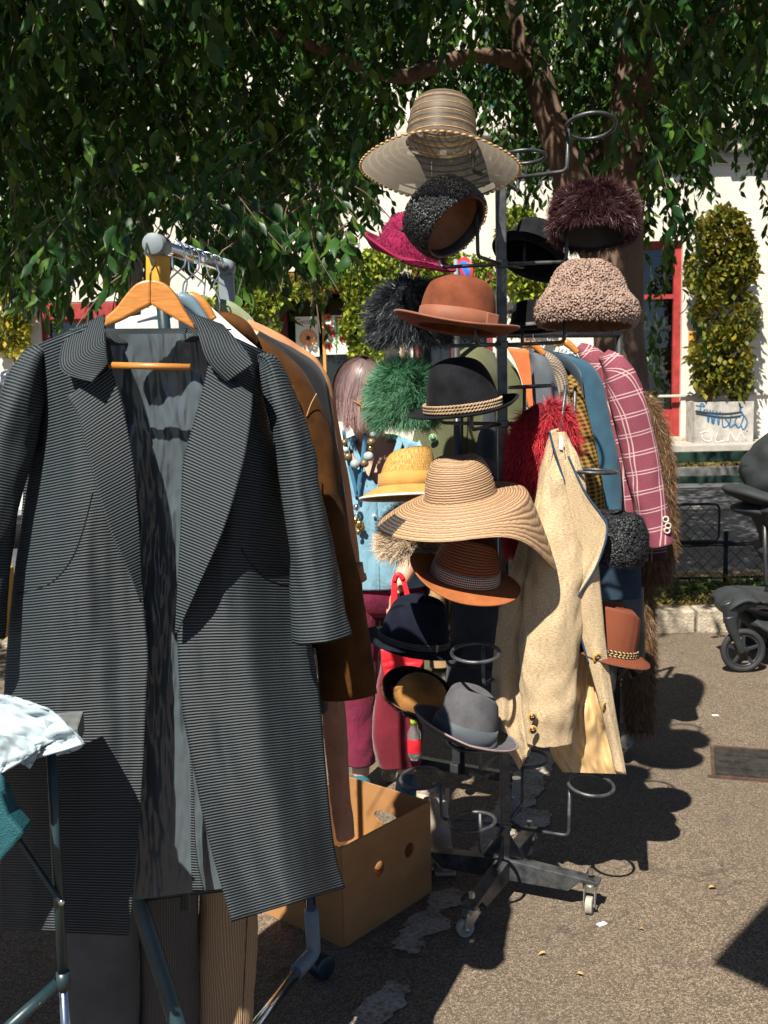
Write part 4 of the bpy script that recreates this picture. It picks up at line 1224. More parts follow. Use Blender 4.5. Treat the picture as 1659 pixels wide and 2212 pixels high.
e = [Vec(v) for v in bg_[0][-72:]]
for q in range(72):
    a_, b_ = e[q], e[(q + 1) % 72]
    ob_.append(ellipsoid((a_ + b_) / 2, ((b_ - a_).length * .42, .0045, .0035), 6, 4, Matrix.Rotation(math.atan2((b_ - a_).y, (b_ - a_).x), 3, 'Z')))
o = make('edging', join(*ob_), M('scalloped straw edge', (.40, .24, .10), .6, .3, 60, .2, 200), h, local=True)

# g: brown bowler
BOWL = felt('brown bowler felt', (.135, .040, .02))
BOWLB = cloth_mat('brown bowler ribbon', (.21, .075, .04), .15, 1400, .2, .55)
k = 3.0 / FOC
h = hat_root('bowler_hat', 'rust brown felt bowler hat with a curled brim and ribbon band', 984, 712, 3.0, (-4, 9, 0))
Rc = 82 * k
def bowl_crown(p, r, an, t): return p
make('crown', lathe(dome(Rc, 112 * k, .42, .84, 26), 72, 1, .82), BOWL, h, local=True)
def bowl_brim(t, an):
    return .004 + .014 * t * t * math.cos(an) ** 2 - .010 * t * math.sin(an) ** 2 + .010 * t ** 4
bg_ = brim(Rc * .985, 133 * k, 1, .82, bowl_brim)
make('brim', bg_, BOWL, h, local=True, solid=.0032)
make('binding', edge_ring(bg_, 72, .0034), BOWLB, h, local=True)
make('band', scale_uv(band(Rc, .004, 40 * k, 1, .82, .0016), Rc * 6), BOWLB, h, local=True)
bw = box((Rc * .86, -Rc * .50, 22 * k), (.008, .04, 34 * k), R(-58)); make('bow', bw, BOWLB, h, local=True, smooth=False, bevel=.003)

# k: black tyrolean with rope
BLKF = felt('black velour felt', (.0075, .008, .010), .6, .5)
h = hat_root('tyrolean_hat', 'black velour felt hat with a twisted tan rope band', 1001, 888, 3.0, (5, -6, 0))
Rc = 80 * k
def tyr(p, r, an, t):
    z = p.z
    if t < .6:
        z -= .010 * math.exp(-(p.y / .03) ** 2) * (1 - t / .6)
    q = sstep(.2, .9, z / (118 * k))
    return Vec((p.x - .006 * q, p.y, z))
make('crown', lathe(dome(Rc, 118 * k, .50, .9, 28, 0, .90), 72, 1, .84, tyr), BLKF, h, local=True)
bg_ = brim(Rc * .985, 120 * k, 1, .85, lambda t, an: .004 - .016 * t + .030 * t * t * (.35 + .65 * max(0, math.cos(an)) ** 2) + .008 * t ** 3)
make('brim', bg_, BLKF, h, local=True, solid=.003)
make('binding', edge_ring(bg_, 72, .003), BLKF, h, local=True)
ROPE = cloth_mat('tan twisted rope', (.34, .23, .14), .3, 1500, .4, .8)
for row in range(3):
    for ph in (0, math.pi):
        pts = []
        for q in range(220):
            t = 2 * math.pi * q / 220
            tw = t * 34 + ph + row
            r_ = Rc + .0045 + .0022 * math.cos(tw)
            z_ = .010 + row * .0085 + .0022 * math.sin(tw)
            pts.append(Vec((math.cos(t) * r_, math.sin(t) * r_ * .85, z_)))
        make('rope_strand', tube(pts, .0026, 5, closed=True), ROPE, h, local=True)

# m: wide straw hat
STRAW = straw_mat('natural straw', (.14, .08, .045), (.42, .27, .155), .0072)
DSTRAW = straw_mat('black straw', (.012, .01, .01), (.06, .05, .045), .0098)
h = hat_root('straw_hat', 'wide brimmed natural straw hat with a black patch on the brim', 996, 1078, 3.0, (9, -7, 0))
Rc = 80 * k; Re = 188 * k
pr = dome(Rc, 100 * k, .46, .72, 40, 0, .86)
pr = [(r + .0011 * math.sin(i * 2.2), z + .0007 * math.sin(i * 2.2)) for i, (r, z) in enumerate(pr)]
def strawc(p, r, an, t):
    return Vec((p.x, p.y, p.z - (.012 * math.exp(-((p.x - .015) / .03) ** 2 - (p.y / .07) ** 2) if t < .7 else 0)))
make('crown', scale_uv(lathe(pr, 80, 1, .88, strawc), Rc * 6), STRAW, h, local=True)
def strawb(t, an):
    c = math.cos(an); s_ = math.sin(an)
    dr = max(0, math.cos(an - R(-8))) ** 4
    return .010 * math.cos(t * 1.6) - .034 * t * t - .20 * dr * max(0, t - .58) ** 1.3 * 3.2 + .012 * math.sin(2 * an + 1) * t - .02 * max(0, -c) * t
m_ = 30
bg_ = brim(Rc * .985, Re, 1, .9, lambda t, an: strawb(t, an) + .0009 * math.sin(t * m_ * 2.1), 96, m_ * 3)
make('brim', scale_uv(bg_, .9), STRAW, h, local=True, solid=.003)
# black patch: the same brim shape, a sector 1.5 mm above it
sec = sheet(lambda u, v: ((lambda an, t: (Vec((math.cos(an) * lerp(Rc, Re + .001, t), math.sin(an) * lerp(Rc, Re + .001, t) * lerp(.9, .95, t), strawb(t, an) + .003)), (an * .9 / 6.28, t * (Re - Rc))))(R(186 + 26 * u), lerp(.62, 1.0, v))), 16, 12)
make('black_patch', sec, DSTRAW, h, local=True, solid=.002)

# o: cognac fedora
COG = straw_mat('cognac woven straw', (.035, .010, .004), (.24, .072, .024), .0085)
COGF = felt('cognac smooth straw', (.27, .088, .03), .15, .25)
def stripe_mat():
    b = NB('striped grosgrain'); x, y, _ = b.sep(b.uv())
    s = b.m('GREATER_THAN', b.m('SINE', b.m('MULTIPLY', y, 2 * math.pi / .0066)), .1)
    t = b.m('GREATER_THAN', b.m('SINE', b.m('MULTIPLY', x, 2 * math.pi / .006)), -.5)
    return b.fin(b.mix(b.m('MULTIPLY', s, t), (.07, .035, .025), (.58, .50, .42)), .7, None)
STRIPE = stripe_mat()
def fedora_crown(Rc, H, dent=.020, pinch=.16, side=1):
    def post(p, r, an, t):
        z, x, y = p.z, p.x, p.y
        top = sstep(.45, 1.0, z / H)
        z -= dent * math.exp(-(y / (Rc * .34)) ** 2) * top
        z -= .016 * top * sstep(0, Rc, x * side)
        y *= 1 - pinch * top * (1 + .6 * sstep(0, Rc, x * side))
        return Vec((x, y, z))
    return post
h = hat_root('fedora_hat', 'cognac brown woven fedora with a white striped band', 1003, 1250, 3.0, (13, 11, 0))
Rc = 78 * k; H = 104 * k
make('crown', scale_uv(lathe(fedp(Rc, H * 1.04, .80), 80, 1, .85, fedora_crown(Rc, H, .022, .12)), Rc * 6), COG, h, local=True)
def fedb(up_l, up_r, dn):
    return lambda t, an: .004 - dn * t * abs(math.sin(an)) + (up_l if math.cos(an) < 0 else up_r) * abs(math.cos(an)) ** 2 * t * t
bg_ = brim(Rc * .985, 124 * k, 1, .87, fedb(.030, -.004, .012))
make('brim', bg_, COGF, h, local=True, solid=.003)
bi = [ (v[0], v[1], v[2]) for v in bg_[0]]
make('binding', edge_ring(bg_, 72, .003), COGF, h, local=True)
make('band', scale_uv(band(Rc, .003, 32 * k, 1, .85, .006), Rc * 6.2), STRIPE, h, local=True)

# p: navy fedora with braided band
NAVY = felt('navy black felt', (.006, .008, .016), .35, .4)
k2 = 3.36 / FOC
h = hat_root('trilby_hat', 'dark navy felt trilby with a braided black and gold band', 893, 1388, 3.30, (3, 10, 0))
Rc = 76 * k2; H = 96 * k2
make('crown', lathe(fedp(Rc, H * 1.06, .82), 80, 1, .85, fedora_crown(Rc, H, .020, .10, -1)), NAVY, h, local=True)
bg_ = brim(Rc * .985, 108 * k2, 1, .86, fedb(.006, -.008, .006))
make('brim', bg_, NAVY, h, local=True, solid=.003)
make('binding', edge_ring(bg_, 72, .003), NAVY, h, local=True)
def braid(h, Rc, sy, rows, m1, m2, z0=.008, dz=.007, n=200, tw=40):
    for row in range(rows):
        for ph in (0, math.pi):
            pts = []
            for q in range(n):
                t = 2 * math.pi * q / n; w_ = t * tw * (1 if row % 2 else -1) + ph
                r_ = Rc + .0025 + .0016 * math.cos(w_) - row * .0007; pts.append(Vec((math.cos(t) * r_, math.sin(t) * r_ * sy, z0 + row * dz + .0016 * math.sin(w_))))
            make('braid', tube(pts, .0021, 4, closed=True), m1 if ph == 0 else m2, h, local=True)
GOLDT = cloth_mat('gold thread', (.42, .28, .12), .2, 1500, .2, .5); BLKT = cloth_mat('grey thread', (.07, .07, .07), .2, 1500, .2, .6)
braid(h, Rc, .86, 3, BLKT, GOLDT if False else BLKT)
make('clasp', box((Rc * .62, -Rc * .72, .015), (.012, .004, .026), R(-35)), GOLDT, h, local=True, smooth=False, bevel=.002)

# r: grey felt
GREYF = felt('grey felt', (.072, .072, .08), .25, .4)
GREYB = cloth_mat('grey blue ribbon', (.06, .072, .085), .15, 1400, .2, .6)
h = hat_root('grey_felt_hat', 'soft grey felt hat tilted on the lowest covered ring', 1000, 1590, 3.0, (-2, 17, 0))
Rc = 75 * k; H = 112 * k
make('crown', lathe(fedp(Rc, H * 1.02, .80), 80, 1, .85, fedora_crown(Rc, H, .018, .10)), GREYF, h, local=True)
bg_ = brim(Rc * .985, 122 * k, 1, .86, lambda t, an: .004 - .010 * t + .034 * t * t * (.4 + .6 * max(0, -math.cos(an))) + .012 * t ** 3)
make('brim', bg_, GREYF, h, local=True, solid=.0032)
make('binding', edge_ring(bg_, 72, .0032), M('pinkish grey edge', (.20, .15, .145), .8, .2, 30, .2, 200), h, local=True)
make('band', scale_uv(band(Rc, .003, 36 * k, 1, .85, .005), Rc * 6.2), GREYB, h, local=True)

# l: yellow woven hat
def mesh_mat(name, a, c2):
    b = NB(name); x, y, _ = b.sep(b.uv())
    n1 = b.n('TexNoise', Vector=b.n('CombineXYZ', X=b.m('MULTIPLY', x, 330), Y=b.m('MULTIPLY', y, 60), Z=0.0), Scale=1.0, Detail=2.0)
    s = b.m('SINE', b.m('MULTIPLY', y, 2 * math.pi / .0045))
    return b.fin(b.mix(b.n('MapRange', Value=b.m('MULTIPLY_ADD', s, .08, n1), _1=.38, _2=.6), a, c2), .7, b.bump(n1, .4, .001), Specular_IOR_Level=.2)
YEL = mesh_mat('ochre open weave', (.26, .115, .022), (.46, .29, .09)); YELB = cloth_mat('ochre cloth', (.42, .23, .055), .15, 1200, .25, .7)
WHEDGE = M('white edge', (.66, .63, .58), .6, .1, 20, .1, 60)
k2 = 3.30 / FOC
h = hat_root('summer_hat', 'yellow ochre woven hat with a white edged brim', 880, 1052, 3.30, (-11, -1, 0))
Rc = 63 * k2; H = 84 * k2
def tiltc(p, r, an, t): return Vec((p.x + .012 * sstep(0, H, p.z), p.y, p.z + .012 * (p.x / Rc) * sstep(.4 * H, H, p.z)))
make('crown', scale_uv(lathe(dome(Rc, H, .26, .75, 30, 0, .86), 72, 1, .9, tiltc), Rc * 6), YEL, h, local=True)
bg_ = brim(Rc * .985, 104 * k2, 1, .92, lambda t, an: .002 - .026 * t - .008 * t * t)
make('brim', bg_, YELB, h, local=True, solid=.003)
make('binding', edge_ring(bg_, 72, .0042), WHEDGE, h, local=True)
make('band', scale_uv(band(Rc, .001, 30 * k2, 1, .9, .003), Rc * 6), YELB, h, local=True)

# t: terracotta herringbone trilby
def herring(name, a, c2):
    b = NB(name); x, y, _ = b.sep(b.uv())
    f = b.m('PINGPONG', x, .014)
    s = b.m('SINE', b.m('MULTIPLY', b.m('ADD', y, b.m('MULTIPLY', f, 1.1)), 2 * math.pi / .0062))
    t = b.n('TexNoise', Vector=b.n('CombineXYZ', X=b.m('MULTIPLY', x, 700), Y=b.m('MULTIPLY', y, 700), Z=0.0), Scale=1.0, Detail=1.0)
    return b.fin(b.mix(b.n('MapRange', Value=s, _1=-.7, _2=.4), a, b.mix(t, cm(c2, .7), cm(c2, 1.2))), .75, b.bump(s, .6, .0012), Specular_IOR_Level=.25)
TERR = herring('terracotta herringbone', (.075, .018, .008), (.24, .066, .03))
k2 = 3.14 / FOC
h = hat_root('trilby_hat', 'terracotta herringbone trilby with a braided band beside the linen jacket', 1316, 1408, 3.14, (2, 13, 0))
Rc = 60 * k2; H = 108 * k2
make('crown', scale_uv(lathe(fedp(Rc, H, .86), 72, 1, .9, fedora_crown(Rc, H, .014, .08)), Rc * 6), TERR, h, local=True)
bg_ = brim(Rc * .985, 92 * k2, 1, .9, fedb(.0, -.016, .010))
make('brim', scale_uv(bg_, .6), TERR, h, local=True, solid=.003)
make('binding', edge_ring(bg_, 72, .0028), M('dark terracotta edge', (.10, .035, .02), .8, .2, 30, .2, 200), h, local=True)
braid(h, Rc, .9, 3, GOLDT, M('black thread', (.015, .013, .012), .7, .2, 40, 0))

# c: raspberry felt
RASP = felt('raspberry velour', (.21, .014, .055), .35, .7)
k2 = 3.40 / FOC
h = hat_root('felt_hat', 'raspberry velour hat tilted behind the curly black hat', 886, 552, 3.40, (12, 14, 0))
Rc = 74 * k2; H = 84 * k2
make('crown', lathe(dome(Rc, H, .5, .9, 28, 0, .9), 64, 1, .9), RASP, h, local=True)
bg_ = brim(Rc * .985, 102 * k2, 1, .92, lambda t, an: -.012 * t + .05 * t * t * max(0, -math.cos(an)))
make('brim', bg_, RASP, h, local=True, solid=.006)
fz_ = fur(lathe(dome(Rc * 1.01, H * 1.01, .5, .9, 16, 0, .9), 32, 1, .9), 4000, .008, .0007, (0, 0, -.3), .9, .4, 4)
o = make_np('nap', *fz_, fur_mat('raspberry nap', (.14, .01, .04), (.34, .03, .10)), h, local=True); o['kind'] = 'stuff'
tag(o, None)

# d: black felt tilted, i: low black felt behind
for nm, lb_, px, py, Y, rot, Rp, Hp, Rep in (
        ('felt_hat', 'black felt hat tipped on its side behind the stand post', 1146, 560, 3.42, (-24, 26, 0), 66, 78, 88),
        ('felt_hat', 'black flat brimmed felt hat half hidden behind the sheepskin hat', 1152, 716, 3.45, (-3, -2, 0), 50, 66, 88)):
    k2 = Y / FOC; Rc = Rp * k2; H = Hp * k2
    h = hat_root(nm, lb_, px, py, Y, rot)
    make('crown', lathe(fedp(Rc, H, .84), 64, 1, .88, fedora_crown(Rc, H, .014, .08)), BLKF, h, local=True)
    bg_ = brim(Rc * .985, Rep * k2, 1, .9, lambda t, an: .002 - .006 * t + .012 * t ** 3)
    make('brim', bg_, BLKF, h, local=True, solid=.003)
    make('band', scale_uv(band(Rc, .002, .026, 1, .88, .003), Rc * 6), M('black ribbon', (.012, .012, .014), .5, .2, 20, .1, 100), h, local=True)
h_low = h
make('tag', box((-.01, -Rc * .9, .004), (.03, .004, .008)), M('red tag', (.3, .02, .04), .7, .2, 20, 0), h_low, local=True, smooth=False)

# b: curly black toque with brown lining
def curls(geo, count, r, w, seed):
    rs = np.random.RandomState(seed); p, n = sample_surface(geo, count, seed); c = len(p)
    e1 = np.cross(n, rs.normal(0, 1, (c, 3))); e1 /= np.linalg.norm(e1, axis=1)[:, None]; e2 = np.cross(n, e1)
    K = 7; ph = np.linspace(0, R(235), K)
    rr = (r * rs.uniform(.6, 1.3, c))[:, None]
    V_ = []
    for i in range(K):
        ca, sa = math.cos(ph[i]), math.sin(ph[i]); lift = .0015 + .003 * math.sin(i / (K - 1) * math.pi)
        for q in (0, w):
            V_.append(p + n * (lift + q * .6) + (rr - q) * (ca * e1 + sa * e2))
    v = np.stack(V_, 1).reshape(-1, 3); b = (np.arange(c) * 2 * K)[:, None]
    f = []
    for i in range(K - 1):
        j = 2 * i; f += [[j, j + 1, j + 3], [j, j + 3, j + 2]]
    t = (b[:, None, :] + np.array(f)[None]).reshape(-1, 3)
    uv = np.stack([np.repeat(rs.rand(c), 2 * K), np.full(c * 2 * K, .9)], 1)
    return v, t, uv
CURLB = M('black wool', (.010, .011, .012), .9, .4, 40, 1.0, 140, .006); CURL = fur_mat('black wool curl', (.012, .013, .014), (.030, .033, .036), (.009, .010, .011), .45, .35)
k2 = 3.0 / FOC
dirn = Vec((.60, -.42, -.60)).normalized()        # where the opening faces
q_ = (-dirn).to_track_quat('Z', 'Y')
h = thing('curly_wool_hat', 'curly black astrakhan hat tipped to show its brown lining', 'hat', P(962, 470, 3.0) - (-dirn) * .05)
h.rotation_euler = q_.to_euler()
Ro = 93 * k2; Hh = .115
outer = [(.0001, Hh), (Ro * .55, Hh), (Ro * .9, Hh - .010), (Ro * 1.0, Hh - .035), (Ro * 1.04, Hh * .4), (Ro * 1.0, .012), (Ro * .93, 0)]
og = lathe(spline(outer, 22), 56, 1, .86); make('crown', og, CURLB, h, local=True)
o = make_np('curls', *curls(og, 3300, .0048, .0019, 5), CURL, h, local=True); o['kind'] = 'stuff'
make('lining', lathe([(Ro * .93, 0), (Ro * .88, .004), (Ro * .85, .03), (Ro * .84, .07), (Ro * .6, .085), (.0001, .088)], 56, 1, .86), M('brown leather lining', (.20, .095, .05), .55, .3, 14, .2, 80), h, local=True)
make('sweatband', lathe([(Ro * .885, .003), (Ro * .866, .004), (Ro * .85, .028)], 56, 1, .86), M('black sweatband', (.014, .013, .013), .5, .2, 20, .1, 80), h, local=True)

# s: black astrakhan beside the jacket
h = hat_root('astrakhan_hat', 'crushed black astrakhan hat between the linen jacket and the plaid blazer', 1318, 1212, 3.14, (4, 4, 0))
k2 = 3.14 / FOC
og = lathe([(.0001, 100 * k2), (46 * k2, 104 * k2), (64 * k2, 92 * k2), (74 * k2, 60 * k2), (76 * k2, 20 * k2), (70 * k2, 0)], 48, 1, .8, lambda p, r, an, t: p + Vec((0, 0, .012 * NZ.noise(p * 18))))
og = lathe(spline([(.0001, 100 * k2), (46 * k2, 104 * k2), (64 * k2, 92 * k2), (74 * k2, 60 * k2), (76 * k2, 20 * k2), (70 * k2, 0)], 18), 48, 1, .8, lambda p, r, an, t: p * (1 + .05 * NZ.noise(p * 30)))
make('crown', og, CURLB, h, local=True)
o = make_np('pile', *curls(og, 4200, .0060, .0034, 9), fur_mat('crushed black pile', (.007, .008, .009), (.019, .021, .024), (.006, .0065, .008), .5, .35), h, local=True); o['kind'] = 'stuff'
make('lining', lathe([(70 * k2, .001), (64 * k2, .004), (60 * k2, .05), (.0001, .06)], 40, 1, .8), DARKIN, h, local=True)

# h: sheepskin hat with turned up cuff
SHEEPB = M('sheepskin backing', (.10, .06, .045), .95, .3, 30, .5, 100); SHEEP = M('sheepskin fleece', (.26, .18, .145), .95, .3, 40, .5, 260, .003)
def fleece(geo, count, r, seed):
    rs = np.random.RandomState(seed); p, n = sample_surface(geo, count, seed)
    keep = []; cell = {}
    for i, a in enumerate(p):
        key = tuple((a / (r * 1.25)).astype(int))
        if any((key[0] + dx, key[1] + dy, key[2] + dz) in cell and np.linalg.norm(p[cell[(key[0] + dx, key[1] + dy, key[2] + dz)]] - a) < r * 1.25 for dx in (-1, 0, 1) for dy in (-1, 0, 1) for dz in (-1, 0, 1)): continue
        cell[key] = i; keep.append(i)
    p, n = p[keep], n[keep]; c = len(p)
    e = ellipsoid((0, 0, 0), (1, 1, 1), 7, 5)
    T = np.array([tuple(v) for v in e[0]]); F = []
    for f in e[1]: F += [(f[0], f[1], f[2]), (f[0], f[2], f[3])]
    F = np.array(F)
    v = p[:, None] + T[None] * (r * rs.uniform(.75, 1.25, (c, 1, 3))) + n[:, None] * r * .25
    v += rs.normal(0, r * .22, v.shape)
    t = (np.arange(c) * len(T))[:, None, None] + F[None]
    return v.reshape(-1, 3), t.reshape(-1, 3), np.zeros((c * len(T), 2))
k2 = 3.10 / FOC
h = hat_root('sheepskin_hat', 'beige curly sheepskin hat with a turned up cuff', 1267, 694, 3.10, (-7, 3, 0))
pr = spline([(.0001, 126 * k2), (40 * k2, 122 * k2), (68 * k2, 100 * k2), (84 * k2, 66 * k2), (92 * k2, 54 * k2), (106 * k2, 36 * k2), (109 * k2, 8 * k2), (98 * k2, -10 * k2)], 28)
og = lathe(pr, 48, 1, .84, lambda p, r, an, t: p * (1 + .035 * NZ.noise(p * 16)))
make('crown', og, SHEEPB, h, local=True)
o = make_np('fleece', *fleece(og, 14000, .0043, 3), SHEEP, h, local=True); o['kind'] = 'stuff'
make('lining', lathe([(100 * k2, -10 * k2), (88 * k2, -4 * k2), (84 * k2, .03), (.0001, .05)], 40, 1, .84), M('brown fleece lining', (.07, .04, .03), .95, .4, 40, .8, 120, .006), h, local=True)

# fur hats
def fur_hat(name, lb_, px, py, Y, rot, rx, hz, root, tip, tip2, n, L, w, seed, comb=(0, 0, -.35), lining=True, sy=.9, jit=.4, lift=.8, spec=.4, rough=.42):
    k2 = Y / FOC
    h = hat_root(name, lb_, px, py, Y, rot)
    pr = spline([(.0001, hz * k2), (rx * .55 * k2, hz * .96 * k2), (rx * .9 * k2, hz * .66 * k2), (rx * k2, hz * .30 * k2), (rx * .97 * k2, hz * .02 * k2), (rx * .82 * k2, -hz * .08 * k2)], 20)
    og = lathe(pr, 40, 1, sy, lambda p, r, an, t: p * (1 + .04 * NZ.noise(p * 12 + Vec((seed, 0, 0)))))
    make('body', og, M(name + ' hide', root, .95, .3, 30, .3, 60), h, local=True)
    o = make_np('fur', *fur(og, n, L, w, comb, lift * .62, jit * .55, seed, tang=True, clump=.75), fur_mat(name + ' hair', root, tip, tip2, rough, spec), h, local=True); o['kind'] = 'stuff'
    make('lining', lathe([(rx * .82 * k2, -hz * .08 * k2), (rx * .74 * k2, -.004), (rx * .70 * k2, hz * .4 * k2), (.0001, hz * .5 * k2)], 40, 1, sy), M('dark satin lining', (.012, .011, .012), .45, .3, 14, .2, 40), h, local=True)
    return h
fur_hat('fur_hat', 'maroon fur hat with silver tips raised on the right hand ring', 1282, 500, 3.12, (-22, 3, 0), 86, 92, (.010, .0015, .0025), (.040, .004, .008), (.085, .04, .042), 17000, .028, .0008, 41, (0, 0, -.25))
fur_hat('fur_hat', 'round black long haired fur hat behind the bowler', 886, 726, 3.36, (0, 0, 0), 80, 104, (.006, .007, .009), (.016, .020, .026), (.042, .05, .058), 18000, .040, .0008, 42, (0, 0, -.45))
fur_hat('fur_hat', 'bright green fluffy fur hat behind the tyrolean hat', 872, 905, 3.34, (0, 0, 0), 64, 112, (.006, .05, .018), (.03, .17, .06), (.13, .25, .17), 19000, .044, .0008, 43, (-.15, 0, -.30), jit=.5)
fur_hat('fox_fur_hat', 'cream fox fur hat with grey underfur below the wide straw hat', 878, 1196, 3.36, (0, 8, 0), 56, 92, (.16, .14, .13), (.56, .40, .25), (.66, .54, .40), 14000, .034, .0008, 44, (-.2, 0, -.2))

# q: brown suede cap turned up with black fur
k2 = 3.3 / FOC
BSUE = felt('tan suede', (.30, .145, .042), .3, .4)
h = hat_root('suede_hat', 'tan suede cap with a black fur lined brim turned to the viewer', 905, 1512, 3.32, (30, 24, 0))
make('crown', lathe(dome(62 * k2, 58 * k2, .6, .9, 20), 48, 1, .85), BSUE, h, local=True)
bg_ = brim(58 * k2, 92 * k2, 1, .85, lambda t, an: -.004 + .052 * t * t * max(0, -math.sin(an - .5)) + .02 * t)
make('brim', bg_, BLKF, h, local=True, solid=.004)
o = make_np('fur', *fur(bg_, 5000, .014, .0008, (0, 0, .2), .8, .4, 17), fur_mat('cap black fur', (.004, .004, .004), (.018, .017, .016), None, .5, .3), h, local=True); o['kind'] = 'stuff'
make('binding', edge_ring(bg_, 72, .003), M('brown edge', (.10, .045, .02), .8, .2, 30, .1, 100), h, local=True)
h = hat_root('felt_hat', 'small mauve brown felt crown showing over the straw hat', 1032, 1030, 3.42, (0, 0, 0))
make('crown', lathe(dome(46 * k2, 42 * k2, .5, .9, 18), 40, 1, .85), felt('mauve felt', (.10, .075, .085)), h, local=True)
make('brim', brim(45 * k2, 70 * k2, 1, .85, lambda t, an: -.01 * t), felt('mauve felt brim', (.10, .075, .085)), h, local=True, solid=.003)
# ------------------------------------------------------------------ front clothes rack
from mathutils.bvhtree import BVHTree
TEAL = M('dark teal paint', (.010, .026, .032), .38, .3, 20, .1, 200, spec=.5)
YTAPE = M('yellow tape', (.50, .27, .03), .5, .25, 20, .2, 100)
N0, F0 = P(340, 530, 2.14), P(488, 577, 2.82)
rd = (F0 - N0).normalized()
e1 = G(678, 2058, .075); EY = e1.y
rk1 = thing('clothes_rack', 'grey and chrome clothes rack carrying the striped coat and the jackets behind it', 'clothes rack', (N0.x, 2.3, 0))
make('rail', tube([N0, F0], .0135, 14), CHROME, rk1)
make('end_cap', tube([N0 - rd * .035, N0 - rd * .033, N0 + rd * .03], [.0185, .0215, .0215], 20), GREYPL, rk1)
make('end_cap', tube([F0 - rd * .03, F0 + rd * .033, F0 + rd * .035], [.021, .021, .018], 20), GREYPL, rk1)
make('upright', tube([N0 + Vec((0, 0, -.02)), Vec((N0.x, N0.y + .07, 1.60)), Vec((N0.x, N0.y + .08, .85)), Vec((N0.x - .02, 2.2, .52))], .0125, 12), TEAL, rk1)
make('sleeve', bar(N0 + Vec((0, .004, -.018)), N0 + Vec((-.004, .006, -.078)), .038, .034), YTAPE, rk1, smooth=False, bevel=.004)
make('upright', tube([F0 + Vec((0, 0, -.02)), Vec((F0.x, F0.y, .75)), Vec((P(668, 1700, EY).x, EY, .75))], .0125, 12), CHROME, rk1)
make('sleeve', bar(F0 + Vec((0, 0, -.018)), F0 + Vec((0, 0, -.09)), .038, .036), GREYPL, rk1, smooth=False, bevel=.004)
make('leg', tube([Vec((P(668, 1700, EY).x, EY, .76)), P(672, 1970, EY)], .0135, 12), CHROME, rk1)
make('elbow', tube(bend([P(672, 1965, EY), e1, G(640, 2100, .072)], .02, 6), .0205, 14), GREYPL, rk1)
make('foot_bar', tube([G(652, 2086, .072), G(556, 2210, .075), G(470, 2330, .06)], .0145, 12), CHROME, rk1)
cw = G(694, 2110)
make('caster_wheel', disc_prism((cw.x, cw.y, .034), (.7, -.7, 0), .034, .05, 24), TEAL, rk1, bevel=.006)
make('caster_wheel', disc_prism((cw.x - .26, cw.y - .75, .034), (.7, -.7, 0), .034, .05, 24), GREYPL, rk1, bevel=.006)
a_, b_ = P(288, 1915, 2.20), P(392, 2240, 2.12)
make('leg', tube([a_ + (a_ - b_) * .4, a_, b_, b_ + (b_ - a_) * 1.15], .0195, 14), TEAL, rk1)

# the grey and black ribbed coat
RIB = rib_mat('ribbed wool', (.003, .0045, .006), (.064, .083, .096))
RIBX = rib_mat('ribbed wool collar', (.003, .0045, .006), (.055, .072, .083), axis='x', per=.0052)
LINE = satin_mat('grey satin lining', (.056, .072, .084), .75, 18, (1, 1, .38), .24)
ct = thing('striped_coat', 'long black and grey ribbed coat hanging open on a wooden hanger', 'coat', P(330, 2000, 2.03))
def dl(u, v): return .075 * (1 - u) ** 2.2 - .020 * math.sin(math.pi * min(1, u * 1.1)) * (1 - .3 * v) + .018 * math.sin(7 * u + 2) * v + .008 * math.sin(v * 9 + u * 3) + .010 * math.sin(u * 11 + v * 3) * v * v
def dr_(u, v): return .085 * u ** 2.4 - .024 * math.sin(math.pi * u) * (1 - .3 * v) + .020 * math.sin(8 * u + 1) * v * v + .008 * math.sin(v * 8 + u * 4) + .008 * math.sin(u * 13 - v * 4) * v + (.05 * (u - .8) * 5 * v if u > .8 else 0) * .6
Lp = panel([(70, 748), (78, 904), (58, 1064), (30, 1253), (12, 1460), (6, 1600), (2, 1800), (0, 2008)],
           [(225, 688), (236, 788), (261, 863), (286, 988), (301, 1163), (311, 1313), (320, 1413), (316, 1500), (307, 1693), (286, 1943), (277, 2021)],
           2.0, 48, 150, dl, .015, (2.6, 3.2), seed=1)
make('front_panel', Lp, RIB, ct, solid=.003)
Rp = panel([(418, 688), (452, 788), (436, 863), (401, 988), (395, 1063), (392, 1163), (386, 1288), (383, 1363), (387, 1460), (395, 1543), (420, 1668), (440, 1768), (465, 1868), (500, 1991)],
           [(573, 760), (577, 903), (607, 1000), (622, 1113), (640, 1250), (670, 1383), (690, 1500), (702, 1643), (722, 1833), (746, 1918)],
           2.0, 48, 150, dr_, .015, (2.6, 3.2), seed=2)
make('front_panel', Rp, RIB, ct, solid=.003)
make('lapel', panel([(145, 859), (170, 903), (200, 1023), (235, 1138), (280, 1238), (302, 1300)], [(238, 790), (262, 863), (287, 988), (297, 1090), (302, 1163), (306, 1300)], 1.972, 22, 70,
     lambda u, v: -.040 * (1 - u) * math.sin(math.pi * min(1, v * .9 + .1)) ** .8 + .004 * (1 - v)), RIB, ct, solid=.003)
make('lapel', panel([(450, 790), (433, 863), (398, 988), (393, 1063), (390, 1163), (383, 1288), (379, 1368)], [(546, 852), (542, 903), (525, 1003), (485, 1138), (430, 1263), (383, 1368)], 1.972, 22, 70,
     lambda u, v: -.046 * u * math.sin(math.pi * min(1, v * .88 + .12)) ** .8 + .004 * (1 - v)), RIB, ct, solid=.003)
